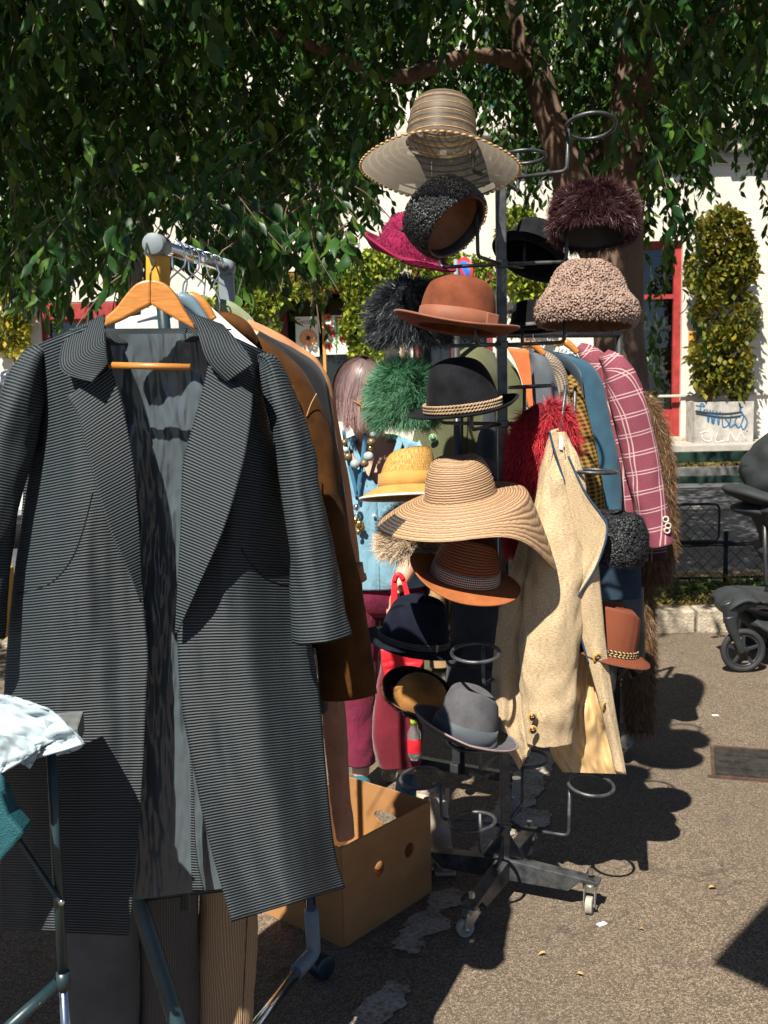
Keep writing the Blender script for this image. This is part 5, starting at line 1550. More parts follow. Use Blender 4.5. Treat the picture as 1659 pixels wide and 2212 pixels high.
make('collar', panel([(141, 720), (133, 798), (200, 825)], [(226, 680), (228, 730), (233, 787)], 1.955, 22, 34, lambda u, v: .03 * (1 - u) ** 2 * (1 - v) + .05 * (1 - v) ** 3 - .02 * (1 - u) * v, smoothn=20), RIBX, ct, solid=.004)
make('collar', panel([(409, 676), (426, 715), (450, 781), (492, 826)], [(480, 702), (531, 758), (546, 787)], 1.955, 22, 34, lambda u, v: .03 * u ** 2 * (1 - v) + .05 * (1 - v) ** 3 - .022 * u * v, smoothn=20), RIBX, ct, solid=.004)
make('back_collar', panel([(150, 712), (205, 715), (243, 745)], [(500, 712), (440, 712), (425, 738)], 2.02, 40, 16, lambda u, v: .065 * math.sin(math.pi * u) ** .6 * (1 - .2 * v)), RIBX, ct, solid=.003)
make('yoke', panel([(72, 748), (90, 830)], [(573, 762), (560, 840)], 2.15, 40, 10, lambda u, v: .02 * math.sin(math.pi * u)), RIB, ct, solid=.003)
make('lining', panel([(215, 722), (225, 850), (240, 1000), (248, 1250), (255, 1600), (260, 1948)], [(455, 720), (470, 850), (470, 1000), (455, 1300), (450, 1500), (478, 1750), (492, 1918)], 2.035, 60, 190,
     lambda u, v: .02 * math.sin(math.pi * u) + .05 * v, .011, (9, 9), seed=3), LINE, ct)
make('facing', panel([(404, 1480), (412, 1700), (412, 1835), (416, 1926)], [(408, 1480), (418, 1700), (424, 1835), (441, 1926)], 2.055, 6, 40), RIB, ct, solid=.002)
make('back_panel', panel([(75, 760), (40, 1200), (10, 1700), (5, 1985)], [(570, 770), (620, 1200), (690, 1650), (700, 1900)], 2.17, 30, 60, lambda u, v: .03 * math.sin(math.pi * u)), RIB, ct, solid=.003)
make('sleeve', limb([(100, 752, 2.07, 6, .012), (76, 776, 2.06, 24, .034), (50, 850, 2.05, 44, .05), (22, 960, 2.05, 52, .055), (-8, 1080, 2.04, 54, .055), (-38, 1210, 2.03, 60, .055), (-62, 1370, 2.02, 66, .055)], 36, 80, .008, 7, 4), RIB, ct)
make('sleeve', limb([(560, 768, 2.06, 5, .012), (583, 785, 2.055, 20, .034), (603, 850, 2.05, 31, .045), (632, 960, 2.05, 37, .052), (655, 1090, 2.05, 42, .055), (678, 1240, 2.04, 52, .058), (697, 1378, 2.03, 65, .06)], 36, 80, .008, 7, 5), RIB, ct)
def seam(geo, pts, r, mat, name, parent):
    bv = BVHTree.FromPolygons([tuple(v) for v in geo[0]], [tuple(f) for f in geo[1]])
    out = []
    for a in spline(pts, 40):
        d = ray(*a).normalized(); h = bv.ray_cast(CAMP, d)
        if h[0] is not None: out.append(h[0] - d * .0018)
    if len(out) > 2: make(name, tube(out, r, 5), mat, parent)
BLKTH = M('black stitching', (.006, .006, .007), .8, .2, 40, 0)
seam(Lp, [(200, 1063), (178, 1150), (150, 1215), (105, 1262), (35, 1284)], .0014, BLKTH, 'seam', ct)
seam(Rp, [(520, 1183), (545, 1222), (580, 1252), (628, 1266)], .0014, BLKTH, 'seam', ct)

# wooden hanger
HW = wood_mat('varnished beech', (.33, .12, .022), (.46, .20, .045), (6, 60, 60))
hg = thing('wooden_hanger', 'varnished orange wooden hanger with a bar inside the striped coat', 'hanger', P(325, 790, 1.965))
def pxprism(outline, Y, th):
    n = len(outline)
    f = [P(a, b, Y) for a, b in outline]
    vs = f + [v + Vec((0, th, 0)) for v in f]
    fs = [tuple(range(n - 1, -1, -1)), tuple(range(n, 2 * n))] + [((i + 1) % n, i, i + n, (i + 1) % n + n)[::-1] for i in range(n)]
    return vs, fs, [(v.x, v.z) for v in vs]
topL = spline([(227, 684), (248, 666), (268, 640), (288, 617), (306, 607), (325, 604)], 16)
topR = spline([(325, 604), (344, 607), (362, 618), (382, 642), (400, 674), (417, 700)], 16)
botL = spline([(325, 657), (295, 672), (262, 690), (225, 705)], 10)
botR = spline([(420, 711), (388, 694), (355, 675), (325, 657)], 10)
make('arm', pxprism(topL + botL, 1.952, .024), HW, hg, smooth=False, bevel=.004)
make('arm', pxprism(topR + botR, 1.9522, .024), HW, hg, smooth=False, bevel=.004)
make('bar', tube([P(236, 789, 1.968), P(411, 793, 1.968)], .0062, 12), HW, hg)
make('hook', tube(bend([P(325, 606, 1.962), P(325, 588, 1.958), P(338, 568, 1.98), P(315, 548, 2.07), P(318, 515, 2.125), P(342, 503, 2.14), P(366, 520, 2.14)], .012, 4), .0019, 8), M('dark hook wire', (.09, .08, .07), .35, .3, 30, 0, metal=.8), hg)

# chrome wire hangers on the rail
for i, (t, dx, dz) in enumerate(((.20, -.012, -.115), (.30, .006, -.12), (.40, -.016, -.11), (.52, .014, -.12), (.66, .03, -.125), (.80, .034, -.125))):
    c = N0.lerp(F0, t)
    w_ = thing('wire_hanger', ['first', 'second', 'third', 'fourth', 'fifth', 'farthest'][i] + ' thin chrome wire hanger from the near end of the front rail', 'hanger', c + Vec((0, 0, -.16)), 'wire hangers on the front rail')
    pts = [c + Vec((math.cos(a) * .021, 0, math.sin(a) * .021 + .0)) for a in [R(-25 + 26 * q) for q in range(9)]]
    sgn = 1 if i % 2 else -1
    pts = [Vec((c.x + (p.x - c.x) * sgn, p.y, p.z)) for p in pts]
    endp = c + Vec((dx - .002, 0, dz))
    pts += [c + Vec((dx * .2 - sgn * .024, 0, -.030)), c + Vec((dx * .6 + sgn * .006, 0, -.058)), c + Vec((dx - .004, 0, -.085)), endp]
    make('hook', tube(bend(pts, .008, 3), .0021, 8), CHROME, w_)
    make('shoulder_wire', tube(bend([endp + Vec((-.17, .0, -.10)), endp, endp + Vec((.17, .01, -.10))], .02, 4), .002, 6), CHROME, w_)

# clothes behind the striped coat
WHT = cloth_mat('white cotton', (.6, .6, .6), .06, 1300, .2, .8, wrinkle=.3)
SUE = felt('brown suede', (.056, .022, .0055), .4, .5)
BLKW = cloth_mat('black wool', (.012, .0135, .017), .4, 700, .5, .9, .1, .5)
PEACH = felt('peach suede', (.36, .165, .08), .12, .25)
BEIGE = cloth_mat('beige cotton', (.44, .35, .235), .12, 900, .3, .85)
OLV = cloth_mat('pale olive cotton', (.20, .235, .13), .2, 900, .3, .85)
sh_ = thing('white_shirt', 'white cotton shirt showing as a thin edge behind the striped coat', 'shirt', P(450, 1100, 2.16))
make('body', panel([(250, 690), (240, 900), (240, 1250)], [(446, 654), (505, 708), (575, 768), (622, 815), (642, 872), (648, 1000), (650, 1250)], 2.25, 30, 60, lambda u, v: -.02 * math.sin(math.pi * u), .006, (4, 6), seed=6, smoothn=26), WHT, sh_, solid=.002)
make('collar', limb([(300, 694, 2.25, 8, .02), (350, 680, 2.25, 11, .03), (400, 674, 2.25, 9, .025), (440, 680, 2.25, 6, .02)], 14, 16), WHT, sh_)
def outer(pts):
    out = []
    for i, p in enumerate(pts):
        a, b = pts[max(i - 1, 0)], pts[min(i + 1, len(pts) - 1)]
        dx, dy = b[0] - a[0], b[1] - a[1]; l = math.hypot(dx, dy)
        out.append((p[0] - dy / l * p[2], p[1] + dx / l * p[2], p[2]) + tuple(p[3:]))
    return out
def garment(name, label, cat, Y, parts, mat, group=None, extra=None):
    y0 = max(p[1] for q in parts for p in q[1])
    x0 = sum(p[0] for p in parts[0][1]) / len(parts[0][1])
    t = thing(name, label, cat, P(x0, y0, Y), group)
    for i, (pn, path, dpt) in enumerate(parts):
        rows = [(p[0], p[1], Y + (p[4] if len(p) > 4 else 0), p[2], dpt * (p[3] if len(p) > 3 else 1)) for p in path]
        g = limb(rows, 30, 54, .005, 9, seed=len(label) + i, sq=.9)
        make(pn, g, mat, t)
    return t
sd_t = garment('suede_coat', 'brown suede coat with a long dark sleeve next to the striped coat', 'coat', 2.33,
    [('sleeve', outer([(556, 726, 12, .4), (600, 752, 26), (648, 796, 36), (688, 856, 42), (722, 945, 48), (742, 1085, 52), (782, 1270, 56), (816, 1490, 64)]), .05),
     ('body', [(520, 745, 16, .4), (545, 830, 60), (550, 1000, 90), (570, 1250, 100), (580, 1450, 105)], .03)], SUE)
make('collar', limb([(478, 680, 2.29, 6, .02), (500, 692, 2.28, 14, .03), (528, 712, 2.28, 16, .03), (552, 742, 2.29, 10, .02)], 16, 20, .003), SUE, sd_t)
STI = M('pale stitching', (.40, .27, .12), .8, .2, 40, 0)
make('stitching', tube([P(x, y, 2.277) for x, y in spline([(684, 850), (672, 872), (662, 900)], 12)], .0012, 5), STI, sd_t)
bk = garment('wool_coat', 'black wool coat with a flecked surface behind the brown suede coat', 'coat', 2.42,
    [('sleeve', outer([(560, 716, 10, .4), (630, 752, 20), (690, 796, 30), (714, 872, 34), (728, 960, 36), (752, 1130, 38), (775, 1260, 38), (800, 1420, 32)]), .045),
     ('body', [(560, 760, 20, .5), (570, 850, 60), (580, 1100, 100), (600, 1400, 105)], .03)], BLKW)
make('collar', limb([(428, 672, 2.36, 6, .02), (446, 682, 2.36, 11, .025), (468, 704, 2.36, 9, .02)], 14, 14), BLKW, bk)
garment('cotton_jacket', 'beige cotton jacket shoulder between the black wool and the peach suede', 'jacket', 2.48,
    [('shoulder', outer([(528, 703, 10, .4), (590, 734, 16), (650, 768, 22), (696, 810, 22), (717, 872, 20), (734, 1000, 18), (752, 1150, 16)]), .04)], BEIGE)
pc = garment('suede_jacket', 'peach suede jacket with a belt hanging last on the front rack', 'jacket', 2.56,
    [('sleeve', outer([(538, 690, 10, .4), (600, 719, 16), (660, 757, 24), (692, 787, 28), (720, 846, 30), (740, 965, 30), (771, 1165, 29), (784, 1290, 26), (800, 1430, 18)]), .045)], PEACH)
make('belt', limb([(772, 1216, 2.512, 12, .012), (777, 1250, 2.512, 12, .012)], 12, 4), M('tan leather belt', (.30, .13, .06), .5, .2, 20, .2, 60), pc)
make('belt', limb([(762, 1246, 2.55, 30, .05), (764, 1256, 2.55, 30, .05)], 24, 4), M('brown leather belt', (.2, .08, .04), .5, .2, 20, .2, 60), pc)
garment('olive_shirt', 'pale olive shirt shoulder under the far end of the front rail', 'shirt', 2.62,
    [('shoulder', outer([(468, 645, 8, .5), (505, 655, 15), (540, 684, 18), (572, 730, 18)]), .04)], OLV)
pg_ = thing('plastic_hanger', 'blue grey plastic hanger just behind the wooden one', 'hanger', P(410, 670, 2.06))
make('arm', limb([(374, 652, 2.06, 5, .008), (388, 644, 2.06, 12, .009), (408, 652, 2.06, 15, .009), (428, 672, 2.06, 11, .008), (450, 700, 2.06, 7, .007)], 14, 24), M('blue grey plastic', (.10, .16, .20), .4, .15, 10, 0), pg_)
wh2 = thing('wooden_hanger', 'brown wooden hanger end between the plastic hanger and the suede collar', 'hanger', P(430, 670, 2.2))
make('arm', limb([(392, 644, 2.18, 5, .008), (412, 640, 2.18, 10, .009), (436, 654, 2.18, 11, .009), (462, 690, 2.18, 8, .008)], 14, 24), HW, wh2)
# trousers hanging low
CORD = rib_mat('grey corduroy', (.05, .045, .042), (.13, .115, .105), .0034, .7, 'x', .85)
CORDB = rib_mat('beige corduroy', (.20, .13, .075), (.44, .30, .175), .0042, .7, 'x', .85)
GREYT = cloth_mat('dark grey cloth', (.075, .075, .075), .2, 900, .3, .9)
garment('trousers', 'wide dark grey trousers under the left of the striped coat', 'trousers', 2.30, [('leg', [(210, 1400, 90), (212, 1700, 92), (214, 2000, 90), (216, 2420, 88)], .05)], GREYT)
garment('corduroy_trousers', 'grey corduroy trousers with a fold below the coat opening', 'trousers', 2.34, [('leg', [(362, 1400, 66), (364, 1750, 68), (366, 2000, 68), (372, 2420, 70)], .055)], CORD)
tb_ = garment('corduroy_trousers', 'beige corduroy trousers partly in sun below the coat hem', 'trousers', 2.38, [('leg', [(492, 1400, 66), (494, 1750, 66), (494, 1980, 66), (480, 2212, 72), (470, 2420, 74)], .055)], CORDB)
make('side_seam', tube([P(x, y, 2.324) for x, y in spline([(534, 1975), (530, 2060), (526, 2150), (522, 2240)], 10)], .0013, 5), BLKTH, tb_)
garment('suede_trousers', 'pinkish brown suede trouser leg hanging over the cardboard box', 'trousers', 2.66, [('leg', [(715, 1400, 26), (720, 1520, 25), (728, 1640, 25), (745, 1808, 20)], .03)], felt('pinkish suede', (.27, .135, .09), .15, .3))
garment('dark_cuff', 'small dark cuff above the pinkish suede trousers', 'sleeve', 2.50, [('cuff', [(692, 1480, 14), (694, 1535, 13)], .03)], BLKW)

# folding table with white clothes at the lower left
tbx = P(128, 1640, 1.85)
tbt = thing('folding_table', 'dark folding table leg and brace under the pile of white clothes', 'table', (tbx.x - .3, 1.7, 0))
tt_ = [(-.585, 1.93), (-.60, 1.82), (-.86, 1.68), (-1.8, 1.55), (-1.8, 2.80), (-1.02, 2.80), (-1.02, 2.30), (-.95, 2.25)]
make('table_top', ([Vec((a, b, z)) for z in (1.018, 1.03) for a, b in tt_], [tuple(range(7, -1, -1)), tuple(range(8, 16))] + [(i, (i + 1) % 8, (i + 1) % 8 + 8, i + 8) for i in range(8)], None), M('grey table board', (.14, .14, .14), .6, .2, 10, .1, 60), tbt, smooth=False, bevel=.004)
make('leg', tube([P(110, 1600, 1.85), P(122, 1850, 1.85), P(136, 2112, 1.85)], .0092, 12), TEAL, tbt)
make('collar', tube([P(136, 2100, 1.85), P(138, 2136, 1.85)], .0128, 14), TEAL, tbt)
a_, b_ = P(138, 2134, 1.85), P(144, 2260, 1.85); b_ = b_ + (b_ - a_) * ((b_.z) / max(.01, (a_.z - b_.z)))
make('leg_foot', tube([a_, b_], .0088, 12), CHROME, tbt)
make('brace', bar(P(40, 1814, 1.835), P(136, 1956, 1.835), .013, .008), TEAL, tbt, smooth=False, bevel=.003)
make('bolt', disc_prism(P(133, 1949, 1.828), (0, 1, 0), .0055, .006, 10), CHROME, tbt)
make('foot_bar', tube([P(124, 2124, 1.88), P(-60, 2290, 1.80)], .011, 12), TEAL, tbt)
make('leg', tube([(-1.5, 1.6, 1.02), (-1.5, 1.6, 0)], .0092, 10), TEAL, tbt)
make('leg', tube([(-1.5, 1.85, 1.01), (-1.5, 1.85, 0)], .0092, 10), TEAL, tbt)
WCL = cloth_mat('crisp white linen', (.32, .395, .44), .14, 900, .5, .8, wrinkle=.4, fleck=.2)
cl = thing('white_clothes', 'crumpled pile of white embroidered clothes on the folding table', 'clothes', P(60, 1660, 1.80))
def crum(L, Rr, Y, seed, wr=.02, nu=26, nv=30, dep=None): return panel(L, Rr, Y, nu, nv, dep, wr, (3.5, 4.5), seed=seed, smoothn=18)
make('garment', crum([(-90, 1480), (-80, 1560), (-60, 1680)], [(40, 1508), (112, 1535), (150, 1572), (180, 1608)], 1.80, 11, .022, dep=lambda u, v: .06 * (1 - v) - .03 * u), WCL, cl, solid=.003)
make('garment', crum([(-90, 1520), (-80, 1600), (-70, 1690)], [(60, 1535), (140, 1580), (105, 1606), (62, 1622), (2, 1665)], 1.765, 12, .018, dep=lambda u, v: .05 * (1 - v)), WCL, cl, solid=.003)
make('garment', crum([(92, 1548), (110, 1590), (122, 1632)], [(150, 1570), (182, 1606), (150, 1626)], 1.79, 13, .008, 14, 16), WCL, cl, solid=.003)
make('garment', crum([(-30, 1580), (-20, 1640), (0, 1672)], [(50, 1590), (78, 1622), (6, 1668)], 1.75, 14, .014, 16, 18), WCL, cl, solid=.003)
make('garment', crum([(48, 1612), (40, 1640), (50, 1650)], [(90, 1608), (76, 1640), (64, 1660)], 1.775, 15, .008, 12, 12), WCL, cl, solid=.003)
LINBOX = M('grey striped box', (.10, .11, .11), .7, .3, 30, .2, 60)
gb = make('flat_box', box(P(146, 1578, 1.90), (.05, .10, .04), R(10)), LINBOX, smooth=False, bevel=.003); tag(gb, 'corner of a small grey box beside the white clothes', 'box')
TLEA = M('teal leather', (.010, .072, .088), .6, .2, 30, .9, 330, .003)
lb2 = thing('leather_bag', 'pebbled teal leather bag hanging from the table at the left edge', 'bag', P(0, 1860, 1.74))
make('body', pxprism([(-110, 1700), (0, 1712), (18, 1762), (52, 1801), (4, 1858), (-110, 1930)], 1.73, .05), TLEA, lb2, smooth=False, bevel=.006)
make('strap', tube([P(-6, 1640, 1.76), P(2, 1690, 1.75), P(14, 1750, 1.75)], .008, 8), TLEA, lb2)
yb = make('yellow_carton', box((P(-24, 1318, 2.65).x, 2.65, 1.031 + .085), (.10, .12, .17)), M('yellow carton', (.55, .30, .03), .6, .2, 8, .1, 60), smooth=False, bevel=.004)
tag(yb, 'yellow carton on the table at the far left edge behind the striped coat', 'carton')

# cardboard box
CARD = NB('cardboard'); _o = CARD.obj()
CARD = CARD.fin(CARD.mix(CARD.n('MapRange', Value=CARD.noise(CARD.scale(_o, (1, 1, 1.6)), 9, 5), _1=.3, _2=.7), (.27, .135, .05), (.32, .165, .068)), .85, CARD.bump(CARD.noise(_o, 200, 2), .15, .001), Specular_IOR_Level=.15)
A_ = G(743, 2046); B_ = G(931, 1926)
ax_ = (B_ - A_).normalized(); LB = (B_ - A_).length; ay_ = Vec((-ax_.y, ax_.x, 0)); WB = .36; HB = (P(743, 1832, A_.y).z)
cb = thing('cardboard_box', 'open brown cardboard box with round holes beside the hat stand', 'box', A_ + ax_ * LB / 2 + ay_ * WB / 2)
def holed(o, dx, L, H, holes, nseg=24):
    """upright sheet with round holes (u, z, ru, rz) cut out, each inside its own full height cell"""
    vs, fs = [], []
    def pt(u, z): vs.append(o + dx * u + Vec((0, 0, z))); return len(vs) - 1
    x = 0
    for u, z, ru, rz in sorted(holes) + [(None,) * 4]:
        x1 = L if u is None else u - ru * 1.5
        q = [pt(x, 0), pt(x1, 0), pt(x1, H), pt(x, H)]; fs.append(tuple(q))
        if u is None: break
        x2 = u + ru * 1.5
        cs, es = [], []
        for k in range(nseg):
            a = 2 * math.pi * (k + .5) / nseg; c, s = math.cos(a), math.sin(a)
            cs.append(pt(u + ru * c, z + rz * s))
            t = min((ru * 1.5) / abs(c) if abs(c) > 1e-6 else 9e9, ((H - z) if s > 0 else z) / abs(s) if abs(s) > 1e-6 else 9e9)
            es.append(pt(u + t * c, z + t * s))
        for k in range(nseg):
            j = (k + 1) % nseg; fs.append((cs[k], es[k], es[j], cs[j]))
        for cu, cz in ((x1, 0), (x1, H), (x2, 0), (x2, H)):
            a = math.atan2(cz - z, cu - u) % (2 * math.pi); k = int(math.floor(a / (2 * math.pi) * nseg - .5)) % nseg
            fs.append((es[k], pt(cu, cz), es[(k + 1) % nseg]))
        x = x2
    return vs, fs, [(v.x, v.z) for v in vs]
def uof(px, py):
    d = ray(px, py); n_ = ax_.cross(Vec((0, 0, 1)))
    t = (A_ - CAMP).dot(n_) / d.dot(n_); h = CAMP + d * t
    return (h - A_).dot(ax_), h.z
h1, h2 = uof(818, 1876), uof(883, 1836)
make('side', holed(A_, ax_, LB, HB, [(h1[0], h1[1], .024, .024), (h2[0], h2[1], .024, .024)]), CARD, cb, smooth=False, solid=.006)
make('side', holed(A_ + ay_ * .001, ay_, WB, HB, [(.14, HB * .36, .024, .026)]), CARD, cb, smooth=False, solid=.006)
make('side', holed(B_ + ay_ * .001, ay_, WB, HB, [(WB * .5, HB * .66, .052, .025)]), CARD, cb, smooth=False, solid=.006)
make('side', holed(A_ + ay_ * WB, ax_, LB, HB, [(.12, HB * .5, .024, .024)]), CARD, cb, smooth=False, solid=.006)
make('bottom', box(A_ + ax_ * LB / 2 + ay_ * WB / 2 + Vec((0, 0, .006)), (LB, WB, .006), math.atan2(ax_.y, ax_.x)), CARD, cb, smooth=False)
for i, (u, w, m_) in enumerate(((.14, .13, BLKW), (.27, .20, GREYT), (.14, .25, BLKW))):
    c = A_ + ax_ * u + ay_ * w + Vec((0, 0, .08))
    g = ellipsoid(c, (.072, .066, .07), 20, 12); g = ([Vec(v) + (Vec(v) - c) * .35 * NZ.noise(Vec(v) * 14) for v in g[0]], g[1], g[2])
    tag(make('folded_cloth', g, m_), ['black folded cloth in the near corner of the cardboard box', 'grey folded cloth in the middle of the cardboard box', 'black folded cloth at the back of the cardboard box'][i], 'cloth')
# boots behind the box
BOOT = felt('beige suede boot', (.36, .30, .235), .12, .3)
for i, (px, py) in enumerate(((952, 1852), (925, 1838))):
    g0 = G(px, py)
    bt = thing('ankle_boot', ['beige suede ankle boot standing behind the cardboard box', 'second beige ankle boot hidden behind the first one'][i], 'boot', g0)
    x, y = g0.x, g0.y
    make('shaft', limb([(x - .004, y, .215, .034, .042), (x - .006, y, .15, .033, .044), (x + .0, y, .09, .035, .05), (x + .002, y, .035, .036, .058)], 20, 20, .002, 9, i, pts3=True), BOOT, bt)
    make('foot', ellipsoid((x + .01, y - .06, .032), (.038, .095, .03), 20, 12), BOOT, bt)
    make('sole', box((x + .008, y - .035, .008), (.072, .22, .014)), M('pale sole', (.30, .26, .2), .8, .2, 20, 0), bt, smooth=False, bevel=.005)
    make('pull_tab', limb([(x + .026, y, .25, .007, .003), (x + .026, y, .20, .007, .003)], 8, 5, pts3=True), BOOT, bt)
# ------------------------------------------------------------------ linen jacket and red fur on the hat stand
LIN = cloth_mat('oatmeal linen', (.46, .35, .215), .14, 420, .55, .9, .05, .6, 9, .35, .55)
GOLD = satin_mat('cream gold satin', (.50, .33, .155), 1.0, 12, (1, 1, .4), .16)
NAVP = M('navy piping', (.022, .045, .085), .6, .2, 40, .1, 200)
lj = thing('linen_jacket', 'oatmeal linen jacket with navy piping hanging by its neck from the hat stand', 'jacket', P(1210, 1665, 3.08))
make('body', panel([(1190, 930), (1166, 1010), (1150, 1080), (1118, 1180), (1090, 1270), (1074, 1350), (1062, 1480), (1068, 1590), (1100, 1625), (1122, 1662)],
                   [(1206, 925), (1204, 1010), (1206, 1100), (1205, 1200), (1200, 1300), (1190, 1420), (1180, 1520), (1160, 1600), (1146, 1612), (1146, 1622)],
                   3.10, 40, 110, lambda u, v: -.035 * math.sin(math.pi * u) + .03 * (1 - u) + .012 * math.sin(u * 9 + v * 5) * v, .020, (3, 6), seed=21), LIN, lj, solid=.003)
make('lining', panel([(1215, 1150), (1220, 1300), (1205, 1450), (1186, 1605), (1215, 1668)], [(1262, 1150), (1285, 1280), (1300, 1400), (1318, 1540), (1345, 1672)],
                     3.12, 40, 90, lambda u, v: .02 * math.sin(math.pi * u), .034, (4.5, 6), seed=22), GOLD, lj)
make('sleeve', limb([(1208, 935, 3.10, 14, .02), (1216, 1000, 3.085, 34, .035), (1215, 1090, 3.08, 52, .045), (1205, 1200, 3.07, 62, .052), (1192, 1330, 3.06, 68, .055), (1186, 1450, 3.06, 66, .052), (1188, 1540, 3.06, 60, .05), (1190, 1604, 3.06, 53, .045)], 48, 110, .011, 8, 23), LIN, lj)
fp = panel([(1218, 1000), (1226, 1080), (1246, 1160), (1258, 1190), (1255, 1230), (1243, 1285)], [(1226, 985), (1262, 1062), (1296, 1110), (1311, 1146), (1288, 1222), (1247, 1288)], 3.035, 18, 60, lambda u, v: -.02 * u * math.sin(math.pi * v), .004, (3, 4), seed=24)
make('lapel', fp, LIN, lj, solid=.003)
edge = [fp[0][j * 19 + 18] for j in range(61)]
make('piping', tube([Vec(v) + Vec((.001, -.003, 0)) for v in edge], .0032, 8), NAVP, lj)
sp = panel([(1243, 1285), (1252, 1360), (1268, 1420), (1298, 1530), (1330, 1668)], [(1292, 1215), (1300, 1300), (1312, 1420), (1330, 1540), (1353, 1674)], 3.05, 16, 60, lambda u, v: -.015 * math.sin(math.pi * u), .005, (3, 5), seed=25)
make('front_edge', sp, LIN, lj, solid=.003)
make('piping', tube([Vec(sp[0][j * 17]) + Vec((-.001, -.003, 0)) for j in range(24)], .003, 8), NAVP, lj)
make('collar', panel([(1186, 932), (1192, 960), (1205, 1000), (1220, 1045)], [(1200, 928), (1216, 960), (1222, 1000), (1224, 1046)], 3.045, 10, 24, None, .003, seed=26), LIN, lj, solid=.003)
make('piping', tube([P(*q, 3.04) for q in spline([(1187, 932), (1194, 962), (1206, 1000), (1221, 1046)], 24)], .0032, 8), NAVP, lj)
make('label', pxprism([(1208, 942), (1216, 944), (1215, 972), (1208, 970)], 3.038, .0015), M('white label', (.66, .64, .6), .7, .05, 20, 0), lj, smooth=False)
BTN = M('dark horn button', (.05, .028, .018), .3, .3, 90, .1, 100, spec=.5); BTR = M('amber button rim', (.38, .21, .05), .35, .25, 60, 0, spec=.5)
def button(px, py, Y, r, parent, m1=BTN, m2=BTR, nrm=(0, 1, .1)):
    c = P(px, py, Y)
    b_ = make('button', disc_prism(c, nrm, r, .005, 18), m2, parent, bevel=.0015)
    make('button_centre', disc_prism(c - Vec(nrm).normalized() * .003, nrm, r * .68, .003, 16), m1, b_)
    for k in (-1, 1): make('thread', disc_prism(c - Vec(nrm).normalized() * .0048 + Vec((k * r * .16, 0, 0)), nrm, r * .1, .001, 6), WHT, b_)
button(1150, 1548, 3.002, .0135, lj); button(1151, 1576, 3.003, .0135, lj)
button(1290, 1420, 3.034, .0145, lj, nrm=(-.3, 1, .1)); button(1308, 1524, 3.034, .0145, lj, nrm=(-.5, 1, .1))
RFUR = fur_mat('red fur hair', (.12, .004, .010), (.52, .020, .038), (.62, .05, .07), .55, .25)
rf = thing('red_fur_stole', 'bright red long haired fur stole hanging beside the linen jacket', 'stole', P(1150, 1200, 3.2))
rg = join(limb([(1176, 900, 3.20, 30, .05), (1150, 945, 3.19, 42, .055), (1132, 1020, 3.19, 34, .05), (1122, 1110, 3.20, 26, .045), (1116, 1195, 3.2, 14, .03)], 22, 34, .004, 8, 2),
          limb([(1140, 925, 3.18, 26, .04), (1170, 905, 3.17, 34, .05), (1204, 912, 3.17, 30, .05), (1222, 950, 3.18, 20, .04), (1230, 1010, 3.2, 9, .02)], 22, 26, .004, 8, 3),
          limb([(1165, 930, 3.17, 24, .03), (1160, 1000, 3.165, 30, .035), (1155, 1080, 3.17, 26, .03), (1150, 1170, 3.18, 14, .02)], 20, 24, .004, 8, 4))
make('hide', rg, M('red hide', (.12, .006, .012), .9, .3, 20, .2, 60), rf)
o = make_np('fur', *fur(rg, 22000, .034, .0008, (-.1, -.1, -.75), .5, .34, 51, tang=True), RFUR, rf); o['kind'] = 'stuff'

# ------------------------------------------------------------------ the rack behind
BR0, BR1 = P(985, 722, 3.97), P(1338, 722, 4.5)
rk2 = thing('clothes_rack', 'black wheeled clothes rack full of jackets behind the hat stand', 'clothes rack', ((BR0.x + BR1.x) / 2, 4.3, 0))
make('rail', tube([BR0, BR1], .014, 12), BLACKP, rk2)
for q, cps in ((BR0, ((842, 1688), (1104, 1738))), (BR1, ((1352, 1618), (1560, 1640)))):
    c0 = G(*cps[0]); c1 = G(*cps[1])
    if q is BR1: c1 = Vec((BR1.x + (BR1.x - c0.x), BR1.y + (BR1.y - c0.y), 0))
    mid = Vec((q.x, q.y, .12))
    make('upright', tube([q, mid], .014, 12), BLACKP, rk2)
    make('base_bar', bar(c0 + Vec((0, 0, .11)), c1 + Vec((0, 0, .11)), .035, .035), BLACKP, rk2, smooth=False, bevel=.003)
    for c in (c0, c1):
        ca = bpy.data.objects.new('caster', None); COL.objects.link(ca); ca.parent = rk2; ca.location = c - wloc(rk2)
        caster(c, R(200), ca, .034, False, .02)
make('post', bar(P(985, 1560, 3.95), P(985, 1648, 3.95), .03, .03), BLACKP, rk2, smooth=False, bevel=.003)
LOD = cloth_mat('olive loden', (.095, .100, .05), .2, 700, .6, .95, .1, .35)
CHAR = cloth_mat('charcoal wool', (.024, .030, .036), .35, 700, .5, .92, .1, .35)
ORL = cloth_mat('orange cloth', (.50, .14, .045), .1, 900, .3, .8)
GRYJ = cloth_mat('slate wool', (.085, .098, .115), .2, 800, .4, .9, .1, .3)
TWD = check_mat('houndstooth tweed', (.10, .07, .05), (.40, .34, .27), .0085)
MUS = check_mat('mustard check', (.035, .022, .009), (.40, .23, .05), .0165)
NVJ = cloth_mat('navy cloth', (.014, .026, .042), .2, 800, .3, .85)
BLJ = cloth_mat('petrol blue linen', (.028, .078, .122), .15, 800, .4, .88, .1, .3)
PLD = plaid_mat('burgundy plaid', (.175, .045, .066), (.46, .31, .32))
DOT = check_mat('dotted white cotton', (.10, .11, .13), (.62, .62, .62), .014)
DEN = cloth_mat('dark denim', (.020, .038, .062), .25, 600, .6, .9, .0, .5)
